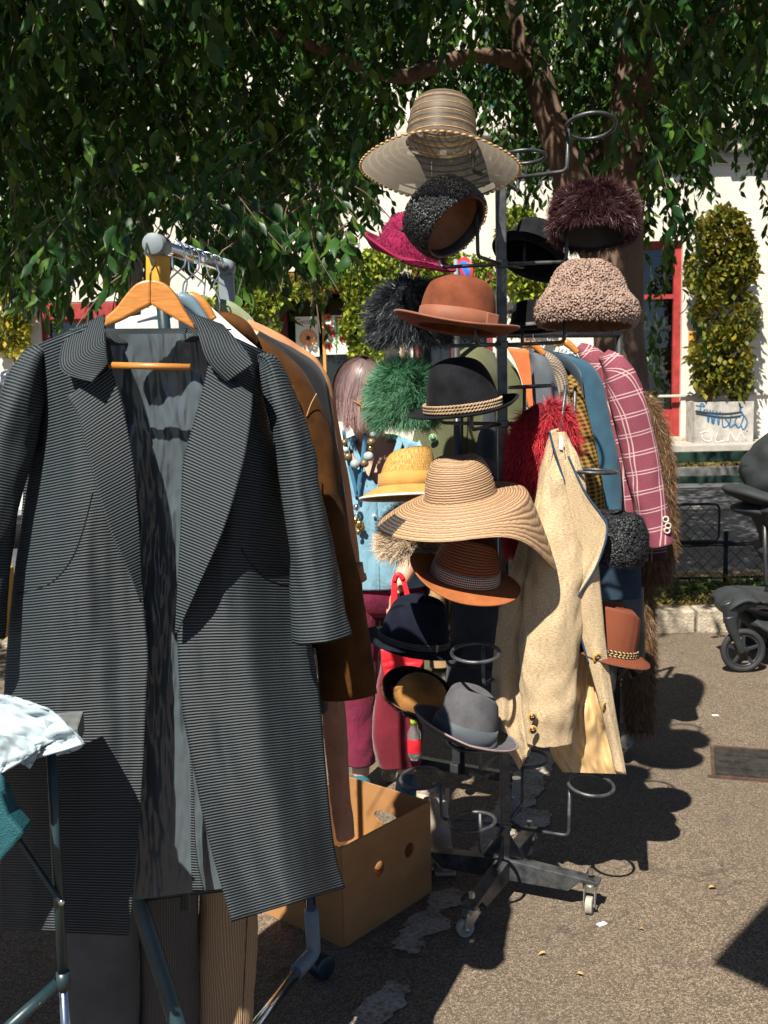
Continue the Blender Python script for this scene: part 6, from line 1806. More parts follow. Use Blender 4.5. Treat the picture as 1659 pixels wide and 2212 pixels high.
lo_ = garment('loden_coat', 'olive green loden coat with a green button behind the hats', 'coat', 4.08,
    [('body', [(1046, 752, 26, .4), (1024, 800, 58), (1004, 870, 84), (990, 980, 104), (984, 1150, 108), (984, 1300, 110), (982, 1440, 112)], .09),
     ('sleeve', [(1078, 770, 12, .5), (1100, 830, 26), (1114, 950, 30), (1116, 1100, 30)], .05)], LOD)
button(935, 946, 3.985, .016, lo_, M('green button', (.05, .16, .05), .25, .3, 30, 0, spec=.6), M('pale green rim', (.22, .33, .18), .3, .2, 30, 0, spec=.6))
seam_pts = [(1018, 780), (1010, 900), (1005, 1100), (1004, 1400)]
make('front_seam', tube([P(x, y, 3.985) for x, y in spline(seam_pts, 20)], .002, 5), M('dark olive seam', (.05, .052, .03), .9, .1, 20, 0), lo_)  # seam line in a darker olive than the coat
garment('tan_coat', 'tan coat hem showing below the olive loden coat', 'coat', 3.975, [('hem', [(946, 1235, 18), (946, 1330, 19), (948, 1440, 20)], .03)], cloth_mat('tan cloth', (.30, .20, .10), .2, 800, .4, .9))
garment('charcoal_coat', 'charcoal wool coat hanging between the olive coat and the stand post', 'coat', 3.96,
    [('body', [(1058, 880, 12, .5), (1052, 960, 22), (1044, 1100, 32), (1030, 1290, 52), (1022, 1400, 56), (1020, 1492, 58)], .06)], CHAR)
orj = thing('orange_jacket', 'bright orange jacket edge between the olive coat and the slate jacket', 'jacket', P(1130, 1150, 4.06))
make('front', panel([(1094, 750), (1116, 790), (1134, 850), (1143, 900), (1146, 1150)], [(1142, 756), (1147, 800), (1150, 850), (1152, 900), (1156, 1150)], 4.0, 10, 40, None, .004, seed=31), ORL, orj, solid=.003)
garment('wool_jacket', 'slate grey wool jacket right of the orange edge', 'jacket', 4.10, [('sleeve', [(1148, 762, 8, .5), (1166, 790, 22), (1176, 850, 30), (1184, 940, 34), (1192, 1100, 36)], .07)], GRYJ)
garment('tweed_jacket', 'fine houndstooth tweed jacket beside the slate grey one', 'jacket', 4.14, [('sleeve', [(1152, 758, 8, .5), (1184, 780, 16), (1204, 812, 20), (1214, 870, 20), (1220, 950, 20), (1226, 1080, 20)], .06)], TWD)
garment('checked_jacket', 'mustard and black checked jacket with the stand shadow on its sleeve', 'jacket', 4.13,
    [('sleeve', [(1228, 812, 7, .5), (1240, 845, 16), (1250, 900, 21), (1262, 980, 25), (1274, 1050, 27), (1284, 1104, 25)], .05), ('hem', [(1300, 1180, 18), (1303, 1252, 19)], .03)], MUS)
garment('navy_jacket', 'dark navy jacket shoulder behind the checked jacket', 'jacket', 4.19, [('sleeve', [(1160, 756, 8, .4), (1205, 778, 12), (1236, 806, 14), (1246, 850, 13), (1256, 950, 14), (1270, 1100, 14)], .06)], NVJ)
garment('blue_jacket', 'petrol blue linen jacket with a wire shadow on its sleeve', 'jacket', 4.24,
    [('sleeve', [(1196, 766, 8, .4), (1246, 792, 20), (1268, 830, 30), (1280, 900, 35), (1296, 1000, 41), (1306, 1110, 38)], .06)], BLJ)
garment('dotted_shirt', 'white dotted shirt collar between the blue and plaid jackets', 'shirt', 4.30, [('collar', [(1206, 760, 8, .4), (1228, 770, 14), (1250, 790, 12)], .04)], DOT)
pld = garment('plaid_blazer', 'burgundy blazer with white windowpane plaid near the end of the rack', 'blazer', 4.32,
    [('body', [(1250, 748, 10, .4), (1280, 776, 26), (1306, 830, 38), (1332, 950, 42), (1352, 1080, 40), (1368, 1186, 38)], .05),
     ('sleeve', [(1304, 764, 14, .4, -.06), (1334, 800, 30, 1, -.07), (1356, 870, 38, 1, -.08), (1376, 950, 39, 1, -.08), (1396, 1050, 37, 1, -.08), (1412, 1120, 34, 1, -.08), (1424, 1176, 31, 1, -.08)], .055)], PLD)
make('hem', limb([(1412, 1170, 4.30, 28, .04), (1414, 1208, 4.30, 27, .04)], 20, 6), plaid_mat('shaded plaid', (.03, .012, .018), (.2, .14, .14)), pld)  # blazer plaid darkened in colour for the shade inside the hem
for q in ((1438, 1122), (1443, 1136), (1441, 1146)):
    c = P(*q, 4.185)
    make('button', tube([c + Vec((math.cos(a) * .011, 0, math.sin(a) * .011)) for a in [2 * math.pi * i / 20 for i in range(20)]], .0035, 6, closed=True), M('pale horn', (.45, .38, .32), .35, .3, 60, 0), pld)
fcg = join(limb([(1372, 850, 4.52, 12, .04), (1396, 900, 4.50, 30, .06), (1412, 1000, 4.50, 38, .07), (1420, 1100, 4.50, 34, .07), (1416, 1180, 4.50, 38, .07), (1412, 1255, 4.50, 32, .06)], 26, 40, .006, 8, 5),
           limb([(1350, 950, 4.56, 40, .06), (1370, 1150, 4.55, 40, .07), (1376, 1300, 4.54, 34, .07), (1378, 1450, 4.53, 34, .07), (1380, 1575, 4.53, 28, .05)], 26, 40, .006, 8, 6))
fc_ = thing('fur_coat', 'long brown fur coat at the right end of the rack', 'coat', P(1385, 1590, 4.5))
make('hide', fcg, M('brown hide', (.07, .038, .018), .95, .3, 20, .2, 60), fc_)
o = make_np('fur', *fur(fcg, 24000, .042, .0010, (.05, -.05, -.9), .45, .28, 61, tang=True), fur_mat('brown fur hair', (.05, .026, .012), (.23, .125, .052), (.10, .05, .024), .5, .35), fc_); o['kind'] = 'stuff'
garment('denim_skirt', 'dark denim skirt hanging under the black astrakhan hat', 'skirt', 4.02, [('body', [(1338, 1170, 44), (1338, 1220, 46), (1338, 1290, 47)], .05)], DEN)
bb = garment('black_bag', 'black leather bag hanging below the denim skirt', 'bag', 4.14, [('body', [(1350, 1270, 40, .6), (1352, 1330, 41), (1352, 1424, 40), (1350, 1432, 38)], .06), ('pocket', [(1316, 1370, 14, .6, -.07), (1318, 1440, 15, 1, -.07), (1318, 1492, 10, .6, -.07)], .02)], M('black leather', (.014, .016, .018), .35, .3, 20, .4, 160, spec=.5))
garment('olive_jacket', 'olive sleeve under the rack behind the bare ring', 'jacket', 4.12, [('sleeve', [(990, 1300, 30), (992, 1420, 34), (1000, 1500, 32)], .05)], LOD)
for i, (q, lab) in enumerate((((1222, 748, 4.2), 'orange wooden hanger above the navy jacket'), ((1150, 752, 4.06), 'wooden hanger end above the slate grey jacket'))):
    t = thing('wooden_hanger', lab, 'hanger', P(q[0], q[1] + 20, q[2]))
    make('arm', limb([(q[0] - 26, q[1] - 2, q[2], 4, .008), (q[0], q[1] - 8, q[2], 8, .009), (q[0] + 26, q[1] + 14, q[2], 6, .008)], 12, 16), HW, t)
    make('hook', tube([P(q[0], q[1] - 12, q[2]), P(q[0] + 2, q[1] - 32, q[2]), P(q[0] + 8, q[1] - 40, q[2]), P(q[0] + 14, q[1] - 32, q[2])], .002, 6), CHROME, t)

# ------------------------------------------------------------------ the woman between the racks
SKIN = NB('skin'); _o = SKIN.obj()
SKIN = SKIN.fin(SKIN.mix(SKIN.n('MapRange', Value=SKIN.noise(_o, 24, 3), _1=.3, _2=.7), (.46, .23, .155), (.54, .29, .20)), .5, SKIN.bump(SKIN.noise(_o, 220, 2), .15, .001), Specular_IOR_Level=.4, Subsurface_Weight=.08, Subsurface_Radius=(.02, .008, .004))
wx, wy = -.025, 4.05
wm = thing('person', 'woman with grey pink hair in a blue denim shirt and raspberry trousers looking down', 'person', (wx, wy, 0))
hc = P(779, 862, 3.96) - Vec((0, 0, .07))
hm = Matrix.Rotation(R(34), 3, 'Z') @ Matrix.Rotation(R(22), 3, 'X')
def hp(x, y, z): return hc + hm @ Vec((x, y, z))
bp = []
bp.append(limb([(wx, wy, .80, .15, .10), (wx, wy, .92, .165, .115), (wx, wy, 1.04, .135, .10), (wx, wy + .01, 1.18, .16, .11), (wx, wy + .02, 1.30, .165, .085), (wx, wy + .01, 1.355, .09, .06)], 24, 30, pts3=True))
bp.append(tube([Vec((wx, wy + .01, 1.31)), hc + Vec((.0, .03, -.06))], [.058, .052], 14))
bp.append(ellipsoid(hc, (.074, .094, .112), 28, 18, hm))
bp.append(ellipsoid(hp(0, -.030, -.062), (.052, .062, .060), 20, 12, hm))            # jaw
bp.append(ellipsoid(hp(0, -.082, -.098), (.020, .018, .016), 12, 8, hm))             # chin
bp.append(tube([hp(0, -.088, .012), hp(0, -.108, -.034), hp(0, -.092, -.042)], [.009, .014, .012], 10))   # nose
for s_ in (-1, 1):
    bp.append(ellipsoid(hp(s_ * .076, .006, -.012), (.011, .020, .032), 12, 8, hm))  # ear
    bp.append(ellipsoid(hp(s_ * .036, -.072, -.028), (.026, .022, .024), 12, 8, hm))  # cheek
bp.append(ellipsoid(hp(0, -.090, -.066), (.024, .011, .008), 12, 8, hm))             # lips
bp.append(tube([Vec((wx + .15, wy + .02, 1.30)), Vec((wx + .205, wy + .01, 1.24)), Vec((.19, 4.02, 1.06)), Vec((.155, 3.98, .985)), Vec((.075, 3.90, .89)), Vec((.038, 3.86, .835))], [.055, .052, .044, .041, .034, .026], 14))
bp.append(tube([Vec((wx - .15, wy + .02, 1.30)), Vec((wx - .205, wy + .01, 1.22)), Vec((wx - .23, 4.05, 1.02)), Vec((wx - .21, 3.97, .84)), Vec((wx - .20, 3.95, .78))], [.055, .05, .042, .034, .026], 14))
# hand closed on the bag handles: palm, four bent fingers, thumb
pw = Vec((.036, 3.855, .832))
bp.append(ellipsoid(pw + Vec((-.002, -.004, -.050)), (.024, .038, .046), 16, 10))
for i, (dy, L) in enumerate(((-.030, .030), (-.011, .034), (.008, .032), (.026, .026))):
    k0 = pw + Vec((.004, dy, -.082))
    bp.append(tube([k0 + Vec((.008, 0, .012)), k0 + Vec((.004, 0, -.012)), k0 + Vec((-.014, -.003, -.012 - L * .35)), k0 + Vec((-.032, -.003, -.010)), k0 + Vec((-.034, 0, .010))], [.0095, .0095, .009, .0085, .0075], 9))
bp.append(tube([pw + Vec((-.006, -.034, -.030)), pw + Vec((-.018, -.048, -.052)), pw + Vec((-.028, -.042, -.080)), pw + Vec((-.030, -.030, -.094))], [.011, .0105, .0095, .008], 9))
pw2 = Vec((wx - .20, 3.95, .775))
bp.append(ellipsoid(pw2 + Vec((0, 0, -.045)), (.022, .038, .046), 14, 10))
for dy in (-.028, -.010, .008, .025): bp.append(tube([pw2 + Vec((0, dy, -.08)), pw2 + Vec((.004, dy, -.115)), pw2 + Vec((.012, dy, -.145))], [.0095, .009, .008], 8))
for s_ in (-1, 1):
    bp.append(tube([Vec((wx + s_ * .085, wy, .84)), Vec((wx + s_ * .09, wy - .01, .48)), Vec((wx + s_ * .09, wy + .01, .30)), Vec((wx + s_ * .09, wy + .02, .08))], [.085, .056, .05, .034], 14))
    bp.append(ellipsoid((wx + s_ * .095, wy - .045, .04), (.042, .115, .038), 16, 10))
body = make('body', join(*bp), SKIN, wm)
rmod = body.modifiers.new('remesh', 'REMESH'); rmod.mode = 'VOXEL'; rmod.voxel_size = .0052; rmod.use_smooth_shade = True
smod = body.modifiers.new('smooth', 'SMOOTH'); smod.iterations = 5; smod.factor = .5
EYE = M('eye white', (.6, .57, .54), .2, .05, 10, 0); IRIS = M('brown iris', (.05, .03, .02), .2, .1, 10, 0)
for s_ in (-1, 1):
    ey_ = make('eye', ellipsoid(hp(s_ * .031, -.079, .008), (.0125, .011, .009), 14, 10, hm), EYE, wm)
    make('iris', ellipsoid(hp(s_ * .031, -.089, .006), (.0055, .003, .0055), 10, 8, hm), IRIS, ey_)
make('lips', ellipsoid(hp(0, -.0985, -.066), (.021, .006, .006), 14, 8, hm), M('lips', (.42, .12, .11), .45, .1, 20, 0), wm)
# spectacles
SPX = M('amber spectacle frame', (.42, .14, .02), .25, .2, 30, 0, spec=.6)
g = [tube([hp(s_ * .034 + math.cos(a) * .024, -.100, .004 + math.sin(a) * .018) for a in [2 * math.pi * i / 24 for i in range(24)]], .0024, 6, closed=True) for s_ in (-1, 1)]
g.append(tube([hp(-.012, -.104, .008), hp(.012, -.104, .008)], .0022, 6))
for s_ in (-1, 1): g.append(tube([hp(s_ * .058, -.098, .010), hp(s_ * .080, -.02, .014), hp(s_ * .080, .01, .006)], .0022, 6))
make('spectacles', join(*g), SPX, wm)
# hair: a cap with long strands falling forward over the face
HAIR = fur_mat('grey pink hair', (.08, .055, .055), (.40, .225, .205), (.16, .125, .13), .38, .5)
cap = ellipsoid(hp(0, .016, .024), (.084, .098, .104), 26, 16, hm)
keepf = [f for f in cap[1] if sum((hm.inverted() @ (Vec(cap[0][i]) - hc)).z for i in f) / 4 > -.035 + .9 * max(0, -sum((hm.inverted() @ (Vec(cap[0][i]) - hc)).y for i in f) / 4 - .03)]
cg = (cap[0], keepf, cap[2])
make('hair', cg, M('hair base', (.07, .05, .05), .7, .3, 30, .4, 80), wm)
def combed(n, seed, th_lo, th_hi, front):
    """strands combed from the crown over the skull, then hanging"""
    rs = np.random.RandomState(seed); K = 9; V_ = []; W_ = []
    for i in range(n):
        az = rs.uniform(0, 2 * math.pi); fr = max(0, -math.sin(az))          # 1 towards the face
        t0 = rs.uniform(.02, 1.0) ** .6 * R(75); t1 = lerp(R(112), R(74), fr ** 1.5) + rs.normal(0, .06)
        if t0 > t1 - .1: t0 = t1 - .25
        off = 1.0 + rs.uniform(0, .13); hang = rs.uniform(.02, .075) * (1 + .5 * fr); sway = rs.normal(0, .006, 2)
        wob = NZ.noise(Vec((math.cos(az) * 3, math.sin(az) * 3, 4.1))) * .5 + rs.normal(0, .04)
        pts = []
        for k in range(6):
            t = lerp(t0, t1, k / 5); a = az + wob * (t - t0) * .8
            pts.append(hp(.084 * off * math.cos(a) * math.sin(t), .016 + .100 * off * math.sin(a) * math.sin(t), .022 + .106 * off * math.cos(t)))
        d = (pts[-1] - pts[-2]).normalized()
        for k in range(3):
            d = (d * .55 + Vec((sway[0] * 8, sway[1] * 8, -.8))).normalized(); pts.append(pts[-1] + d * hang / 3 * 1.2)
        s_ = (pts[3] - hc).cross(pts[4] - pts[2]).normalized()
        for k, p in enumerate(pts):
            w = .0013 * (1 - (k / (K - 1)) ** 2 * .8)
            V_.append(p - s_ * w); V_.append(p + s_ * w)
        W_.append(rs.rand())
    f = []
    for k in range(K - 1): f += [[2 * k, 2 * k + 1, 2 * k + 3], [2 * k, 2 * k + 3, 2 * k + 2]]
    b_ = (np.arange(n) * 2 * K)[:, None, None]
    t = (b_ + np.array(f)[None]).reshape(-1, 3)
    uv = np.stack([np.repeat(W_, 2 * K), np.tile(np.repeat(np.linspace(.2, 1, K), 2), n)], 1)
    return np.array([tuple(v) for v in V_]), t, uv
o = make_np('hair_strands', *combed(5200, 71, 0, 0, 0), HAIR, wm); o['kind'] = 'stuff'
# shirt, open at the neck
SHIRT = cloth_mat('washed blue denim', (.16, .30, .385), .2, 900, .35, .85, .05, .15, wrinkle=.8)
prof = [(1.365, .075, .07), (1.335, .155, .092), (1.27, .198, .12), (1.18, .190, .132), (1.05, .182, .128), (.93, .192, .135), (.85, .198, .138), (.82, .198, .138)]
def shf(u, v):
    z, hw, hd = poly_at([(p[0] * 3, p[0], p[1], p[2]) for p in prof], v)[1:]
    gap = R(46) * (1 - sstep(1.19, 1.36, z)) * 0 + R(44) * sstep(1.17, 1.36, z) - R(1.5)
    a = -math.pi / 2 + gap + u * (2 * math.pi - 2 * gap)
    w = .010 * NZ.noise(Vec((math.cos(a) * 2.5, z * 9, math.sin(a) * 2.5)))
    return Vec((wx + math.cos(a) * (hw + w), wy + math.sin(a) * (hd + w), z)), (u * 1.1, z)
shg = sheet(shf, 64, 70)
make('shirt', shg, SHIRT, wm, solid=.003)
make('shirt_sleeve', limb([(wx + .14, wy + .02, 1.315, .06, .05), (wx + .205, wy + .01, 1.24, .068, .066), (.192, 4.02, 1.06, .062, .06), (.152, 3.98, .985, .06, .056), (.09, 3.915, .905, .05, .046)], 24, 36, .007, 12, 6, pts3=True), SHIRT, wm)
make('shirt_sleeve', limb([(wx - .14, wy + .02, 1.315, .06, .05), (wx - .205, wy + .01, 1.22, .068, .066), (wx - .23, 4.05, 1.02, .06, .058), (wx - .212, 3.97, .86, .05, .048)], 24, 36, .007, 12, 7, pts3=True), SHIRT, wm)
for s_ in (-1, 1):
    make('shirt_collar', sheet(lambda u, v: (Vec((wx + s_ * lerp(.03, lerp(.082, .095, v), u) + s_ * .006, wy - lerp(.118, .075, u) - .012 * v, lerp(1.235, 1.372, u) - v * .045 * (1 - .3 * u))), (u * .2, v * .05)), 14, 6), SHIRT, wm, solid=.003)
for i, z in enumerate((1.17, 1.09, 1.01)):
    make('button', disc_prism((wx - .012, wy - .139, z), (0, 1, 0), .006, .003, 12), WHT, wm)
make('pocket', box((wx + .085, wy - .128, 1.14), (.09, .006, .10), R(22)), SHIRT, wm, smooth=False, bevel=.002)
# trousers and shoes
RAS = cloth_mat('raspberry cotton', (.14, .011, .036), .2, 900, .3, .85, .1, .15, wrinkle=.7)
make('trousers', limb([(wx, wy, .90, .176, .124), (wx, wy, .84, .186, .130), (wx, wy, .78, .184, .120), (wx, wy, .72, .16, .09), (wx, wy, .70, .12, .05)], 32, 24, .006, 12, 8, pts3=True), RAS, wm)
for s_ in (-1, 1):
    make('trouser_leg', limb([(wx + s_ * .088, wy, .80, .100, .118), (wx + s_ * .092, wy - .005, .62, .088, .095), (wx + s_ * .092, wy - .005, .44, .076, .078), (wx + s_ * .092, wy + .01, .26, .068, .068), (wx + s_ * .092, wy + .015, .13, .060, .058)], 26, 40, .006, 12, 9 + s_, pts3=True), RAS, wm)
    so_ = make('shoe', ellipsoid((wx + s_ * .095, wy - .045, .045), (.050, .128, .046), 18, 10), M('teal shoe', (.03, .11, .14), .6, .2, 20, .2, 80), wm)
    make('sole', box((wx + s_ * .095, wy - .045, .010), (.09, .24, .018)), RUBBER, so_, smooth=False, bevel=.008)
wm.scale = (1, 1, 1.052)
# necklace, lanyard and charms
STONE = M('pale grey bead', (.30, .34, .35), .25, .3, 40, .1, 60, spec=.6); BRZ = M('bronze bead', (.16, .11, .06), .4, .4, 120, .8, 160, metal=.4); GLDM = metal_mat('gold', (.72, .46, .14), .25)
nk = thing('bead_necklace', 'chunky necklace of grey stone and bronze beads over the denim shirt', 'necklace', P(775, 1003, 3.9))
for q in ((744, 956, .0125, BRZ), (746, 972, .013, STONE), (752, 987, .0165, BRZ), (767, 1002, .019, STONE), (787, 1001, .016, BRZ), (796, 986, .019, STONE), (800, 968, .009, GLDM), (802, 955, .0165, BRZ), (806, 938, .013, STONE)):
    make('bead', ellipsoid(P(q[0], q[1], 3.895), (q[2], q[2] * .9, q[2] * .95), 16, 10), q[3], nk)
make('cord', tube([P(x, y, 3.90) for x, y in spline([(742, 940), (746, 972), (756, 992), (777, 1004), (792, 994), (799, 970), (806, 930)], 24)], .0025, 6), BLKTH, nk)
ln = thing('lanyard', 'blue lanyard with silver and gold charms down the denim shirt', 'lanyard', P(772, 1150, 3.9))
BLUEL = M('blue ribbon', (.04, .13, .22), .6, .2, 30, .1, 200)
for L_, R_ in (([(738, 930), (748, 990), (760, 1040), (768, 1078)], [(746, 928), (756, 988), (768, 1038), (775, 1078)]), ([(785, 935), (779, 990), (772, 1040), (768, 1080)], [(794, 938), (788, 992), (780, 1042), (776, 1080)])):
    make('strap', panel(L_, R_, 3.902, 3, 24), BLUEL, ln, solid=.0015)
make('charm', ellipsoid(P(770, 1096, 3.895), (.013, .012, .014), 14, 10), CHROME, ln)
make('ring', tube([P(772, 1116, 3.895) + Vec((math.cos(a) * .011, 0, math.sin(a) * .011)) for a in [2 * math.pi * i / 20 for i in range(20)]], .0016, 6, closed=True), CHROME, ln)
for q in ((768, 1126, .013), (776, 1134, .015), (783, 1140, .010), (774, 1150, .009)): make('charm', ellipsoid(P(q[0], q[1], 3.893), (q[2], q[2] * .45, q[2] * 1.1), 10, 8), GLDM, ln)
# red bag and bottle
REDB = M('bright red vinyl', (.56, .018, .030), .45, .15, 12, .25, 40, .004); REDSHADE = cloth_mat('shaded red cloth', (.12, .006, .016), .2, 900, .3, .8, wrinkle=.5)  # bag cloth darkened in its colour to stand for shade
bgr = thing('red_bag', 'bright red bag hanging from the hand of the woman', 'bag', P(860, 1660, 3.84))
make('body', limb([(866, 1392, 3.84, 42, .03), (868, 1440, 3.84, 48, .05), (862, 1520, 3.84, 56, .06), (858, 1600, 3.84, 56, .06), (862, 1652, 3.84, 46, .05)], 30, 40, .007, 10, 15, sq=.8), REDSHADE, bgr)
make('lit_upper', panel([(822, 1402), (826, 1440), (838, 1478)], [(908, 1396), (914, 1430), (890, 1470)], 3.775, 18, 18, None, .008, seed=17), REDB, bgr, solid=.003)  # bright sheet stands for the sunlit upper part of the bag
for L_, R_ in (([(846, 1252), (842, 1320), (832, 1404)], [(858, 1250), (858, 1320), (850, 1404)]), ([(866, 1250), (878, 1310), (886, 1400)], [(876, 1250), (892, 1312), (904, 1400)])):
    make('handle', panel(L_, R_, 3.80, 5, 24, lambda u, v: -.012 * math.sin(math.pi * v)), REDB, bgr, solid=.003)
make('handle_top', tube([P(x, y, 3.802) for x, y in spline([(852, 1256), (856, 1244), (864, 1242), (871, 1252)], 12)], .010, 8), REDB, bgr)
bo = thing('plastic_bottle', 'small clear bottle with a lime cap and red label by the red bag', 'bottle', P(896, 1640, 3.78))
c0 = P(896, 1640, 3.78)
BOTG = NB('clear plastic'); BOTG = BOTG.fin((.8, .85, .85), .05, None, Transmission_Weight=.9, IOR=1.2)
make('body', [([c0 + Vec(v) for v in g_[0]], g_[1], g_[2]) for g_ in [lathe([(.0001, .0), (.024, .002), (.026, .02), (.026, .10), (.014, .125), (.013, .135)], 20)]][0], BOTG, bo)
make('cap', cyl(c0 + Vec((0, 0, .135)), c0 + Vec((0, 0, .152)), .014, 14), M('lime cap', (.38, .55, .04), .4, .1, 10, 0), bo)
make('label', [([c0 + Vec(v) for v in g_[0]], g_[1], g_[2]) for g_ in [lathe([(.0265, .03), (.0268, .032), (.0268, .08), (.0265, .082)], 20)]][0], REDB, bo)
# ------------------------------------------------------------------ pushchair at the right edge
PRAMF = M('black pushchair fabric', (.018, .022, .024), .75, .3, 10, .5, 200, .002)
GRNM = metal_mat('green anodised tube', (.04, .22, .12), .35); PRB = M('black pushchair frame', (.016, .018, .020), .4, .2, 20, .1, 100, spec=.5)
wg = G(1604, 1452); YP = wg.y
pm = thing('pushchair', 'black pushchair with a hood and a green tinted frame at the right edge', 'pushchair', (wg.x + .4, YP, 0))
def wheel(c, r, nm='wheel'):
    c = Vec(c)
    w = make(nm, tube([c + Vec((math.cos(a) * (r - .016), 0, math.sin(a) * (r - .016))) for a in [2 * math.pi * i / 36 for i in range(36)]], .017, 10, closed=True), RUBBER, pm)
    make('rim', tube([c + Vec((math.cos(a) * (r - .035), 0, math.sin(a) * (r - .035))) for a in [2 * math.pi * i / 36 for i in range(36)]], .008, 8, closed=True), PRB, w)
    for k in range(5):
        a = 2 * math.pi * k / 5 + .3
        make('spoke', bar(c, c + Vec((math.cos(a) * (r - .036), 0, math.sin(a) * (r - .036))), .016, .018), PRB, w, smooth=False, bevel=.003)
    make('hub', disc_prism(c, (0, 1, 0), .024, .05, 18), PRB, w)
rw = .122
c1 = Vec((wg.x, YP, rw)); wheel(c1, rw); wheel(c1 + Vec((.26, .46, 0)), rw); wheel(c1 + Vec((.66, .0, .03)), rw + .03); wheel(c1 + Vec((.66, .5, .03)), rw + .03)
f1 = P(1578, 1330, YP)
make('fork', limb([(1576, 1332, YP - .03, 13, .02), (1580, 1352, YP - .03, 13, .018), (1592, 1382, YP - .03, 9, .014), (1604, 1410, YP - .03, 8, .012)], 14, 20), PRB, pm)
make('fork', limb([(1576, 1332, YP + .035, 13, .02), (1580, 1352, YP + .035, 13, .018), (1592, 1382, YP + .035, 9, .014), (1604, 1410, YP + .035, 8, .012)], 14, 20), PRB, pm)
make('steering_head', limb([(1570, 1300, YP, 16, .03), (1578, 1320, YP, 18, .035), (1578, 1345, YP, 16, .03)], 18, 16), PRB, pm)
make('chassis_tube', limb([(1584, 1322, YP, 12, .022), (1612, 1306, YP, 10, .02), (1632, 1303, YP, 8, .016)], 14, 16), PRB, pm)
make('chassis_tube', tube([P(1625, 1304, YP), P(1740, 1270, YP)], .016, 12), GRNM, pm)
make('chassis_tube', tube([P(1590, 1283, YP + .4), P(1632, 1272, YP + .4)], .016, 12), PRB, pm)
make('chassis_tube', tube([P(1630, 1272, YP + .4), P(1760, 1236, YP + .4)], .016, 12), GRNM, pm)
make('footrest', limb([(1556, 1318, YP + .1, 6, .1), (1566, 1300, YP + .1, 12, .16), (1590, 1287, YP + .12, 15, .19), (1640, 1286, YP + .14, 14, .2), (1720, 1290, YP + .16, 12, .2)], 22, 24), PRAMF, pm)
make('basket', limb([(1610, 1330, YP + .12, 10, .16), (1640, 1345, YP + .14, 22, .19), (1700, 1356, YP + .16, 28, .2), (1800, 1350, YP + .16, 24, .2)], 22, 24, .006), PRAMF, pm)
make('seat', limb([(1650, 1180, YP + .15, 16, .15), (1680, 1200, YP + .15, 30, .18), (1730, 1190, YP + .16, 48, .2), (1790, 1120, YP + .16, 60, .2)], 22, 24, .006), PRAMF, pm)
make('side_cloth', limb([(1640, 1085, YP + .12, 20, .2), (1668, 1130, YP + .13, 30, .2), (1690, 1190, YP + .14, 34, .2)], 20, 20, .01), PRAMF, pm)
make('post', tube([P(1652, 1120, YP + .05), P(1654, 1260, YP + .05), P(1700, 1285, YP + .05)], .012, 10), PRB, pm)
def hood(cx, cy, rx, ry, rz, yaw, tilt, nm):
    c = P(cx, cy, YP + .16); m_ = Matrix.Rotation(R(tilt), 3, 'Y')
    g = ellipsoid(c, (rx, ry, rz), 36, 22, m_)
    g = ([Vec(v) + (Vec(v) - c) * .10 * NZ.noise(Vec((v[0] * 6, v[1] * 5, v[2] * 14))) for v in g[0]], g[1], g[2])
    return make(nm, g, PRAMF, pm)
hood(1698, 1018, .24, .26, .235, 0, -34, 'hood'); hood(1652, 1074, .23, .22, .055, 0, 14, 'visor'); hood(1690, 1104, .27, .22, .05, 0, 4, 'visor')
make('handle', tube(bend([P(1760, 1260, YP), P(1850, 1000, YP), P(1840, 980, YP)], .04), .015, 10), PRB, pm)

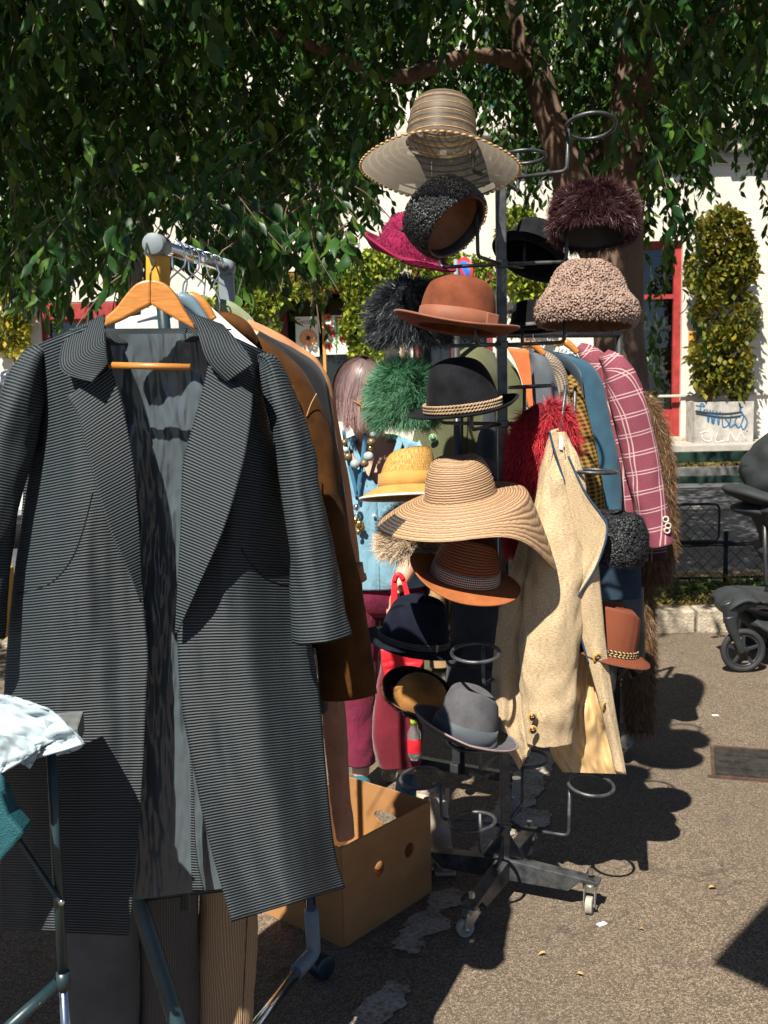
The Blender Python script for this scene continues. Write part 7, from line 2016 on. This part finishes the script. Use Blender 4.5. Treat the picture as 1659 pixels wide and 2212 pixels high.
# square parasol added out of view to cast the lower right shadow
pz = 2.55
pa = thing('added_parasol', 'dark parasol added out of view to shade the lower right corner', 'parasol', (2.45, .55, 0))
CAN = cloth_mat('dark parasol canvas', (.05, .055, .06), .2, 500, .3, .9)
PX_, PY_ = .675, 1.0
def par(u, v):
    a = u * 2 * math.pi
    r = v / (abs(math.cos(a)) + abs(math.sin(a))) * (1 - .03 * math.sin(2 * a) ** 2)
    return Vec((PX_ - math.cos(a) * r * .62, PY_ + math.sin(a) * r * .80, pz + .22 * (1 - v))), (u, v)
make('canopy', sheet(par, 48, 8, wrap=True), CAN, pa, solid=.003)
make('pole', cyl((2.45, .55, 0), (2.45, .55, pz + .55), .02, 12), BLACKP, pa)
make('arm', tube([(2.45, .55, pz + .52), (PX_, PY_, pz + .26)], .018, 10), BLACKP, pa)
for k in range(4):
    a = 2 * math.pi * k / 4
    make('rib', tube([(PX_, PY_, pz + .21), (PX_ - math.cos(a) * .6, PY_ + math.sin(a) * .78, pz - .004)], .006, 6), BLACKP, pa)
# litter
DRYL = [M('dry leaf a', (.30, .15, .04), .8, .3, 30, 0), M('dry leaf b', (.38, .25, .08), .8, .3, 30, 0)]
rl = random.Random(4)
DLW = ['on the asphalt below the front wheel of the hat stand', 'on the asphalt beyond the front legs of the hat stand', 'in the shadow of the hats on the asphalt', 'on the sunlit asphalt below the drain cover', 'on the asphalt at the lower end of the worn line', 'on the sunlit asphalt in front of the hat stand', 'on the asphalt right of the right hand wheel', 'on the asphalt between the box and the worn line', 'on the asphalt at the far left under the table', 'on the asphalt near the wheel of the pushchair']
for i, (px, py) in enumerate(((1088, 2000), (1260, 2108), (1446, 1700), (1530, 1920), (930, 2170), (1180, 2060), (1390, 2010), (700, 2150), (60, 2060), (1480, 1480))):
    c = G(px, py, .006)
    v = LT * np.array([1, 1, 2.5]) * rl.uniform(.018, .032)
    m_ = Matrix.Rotation(rl.uniform(0, 6.28), 3, 'Z')
    tag(make('dry_leaf', ([c + m_ @ Vec(a) + Vec((0, 0, .004)) for a in v], [tuple(int(x) for x in f) for f in LF], [(0, 0)] * len(LT)), DRYL[i % 2]), 'small brown dry leaf ' + DLW[i], 'leaf', 'dry leaves on the asphalt')
WP = M('paper scrap', (.6, .58, .55), .8, .1, 20, 0)
for i, (px, py, lab) in enumerate(((1545, 1545, 'tiny white scrap of paper on the sunlit asphalt'), (1300, 1996, 'pale scrap of paper by the right hand wheel of the hat stand'))):
    tag(make('paper_scrap', box(G(px, py, .004), (.03, .016, .003), .5 * i), WP, smooth=False), lab, 'paper')
a_ = G(1012, 2012); tag(make('cloth_scrap', pxprism([(998, 2022), (1020, 2004), (1040, 1996), (1012, 2024)], a_.y, .02), GREYT, smooth=False), 'grey scrap of cloth caught under the front wheel of the hat stand', 'rag')
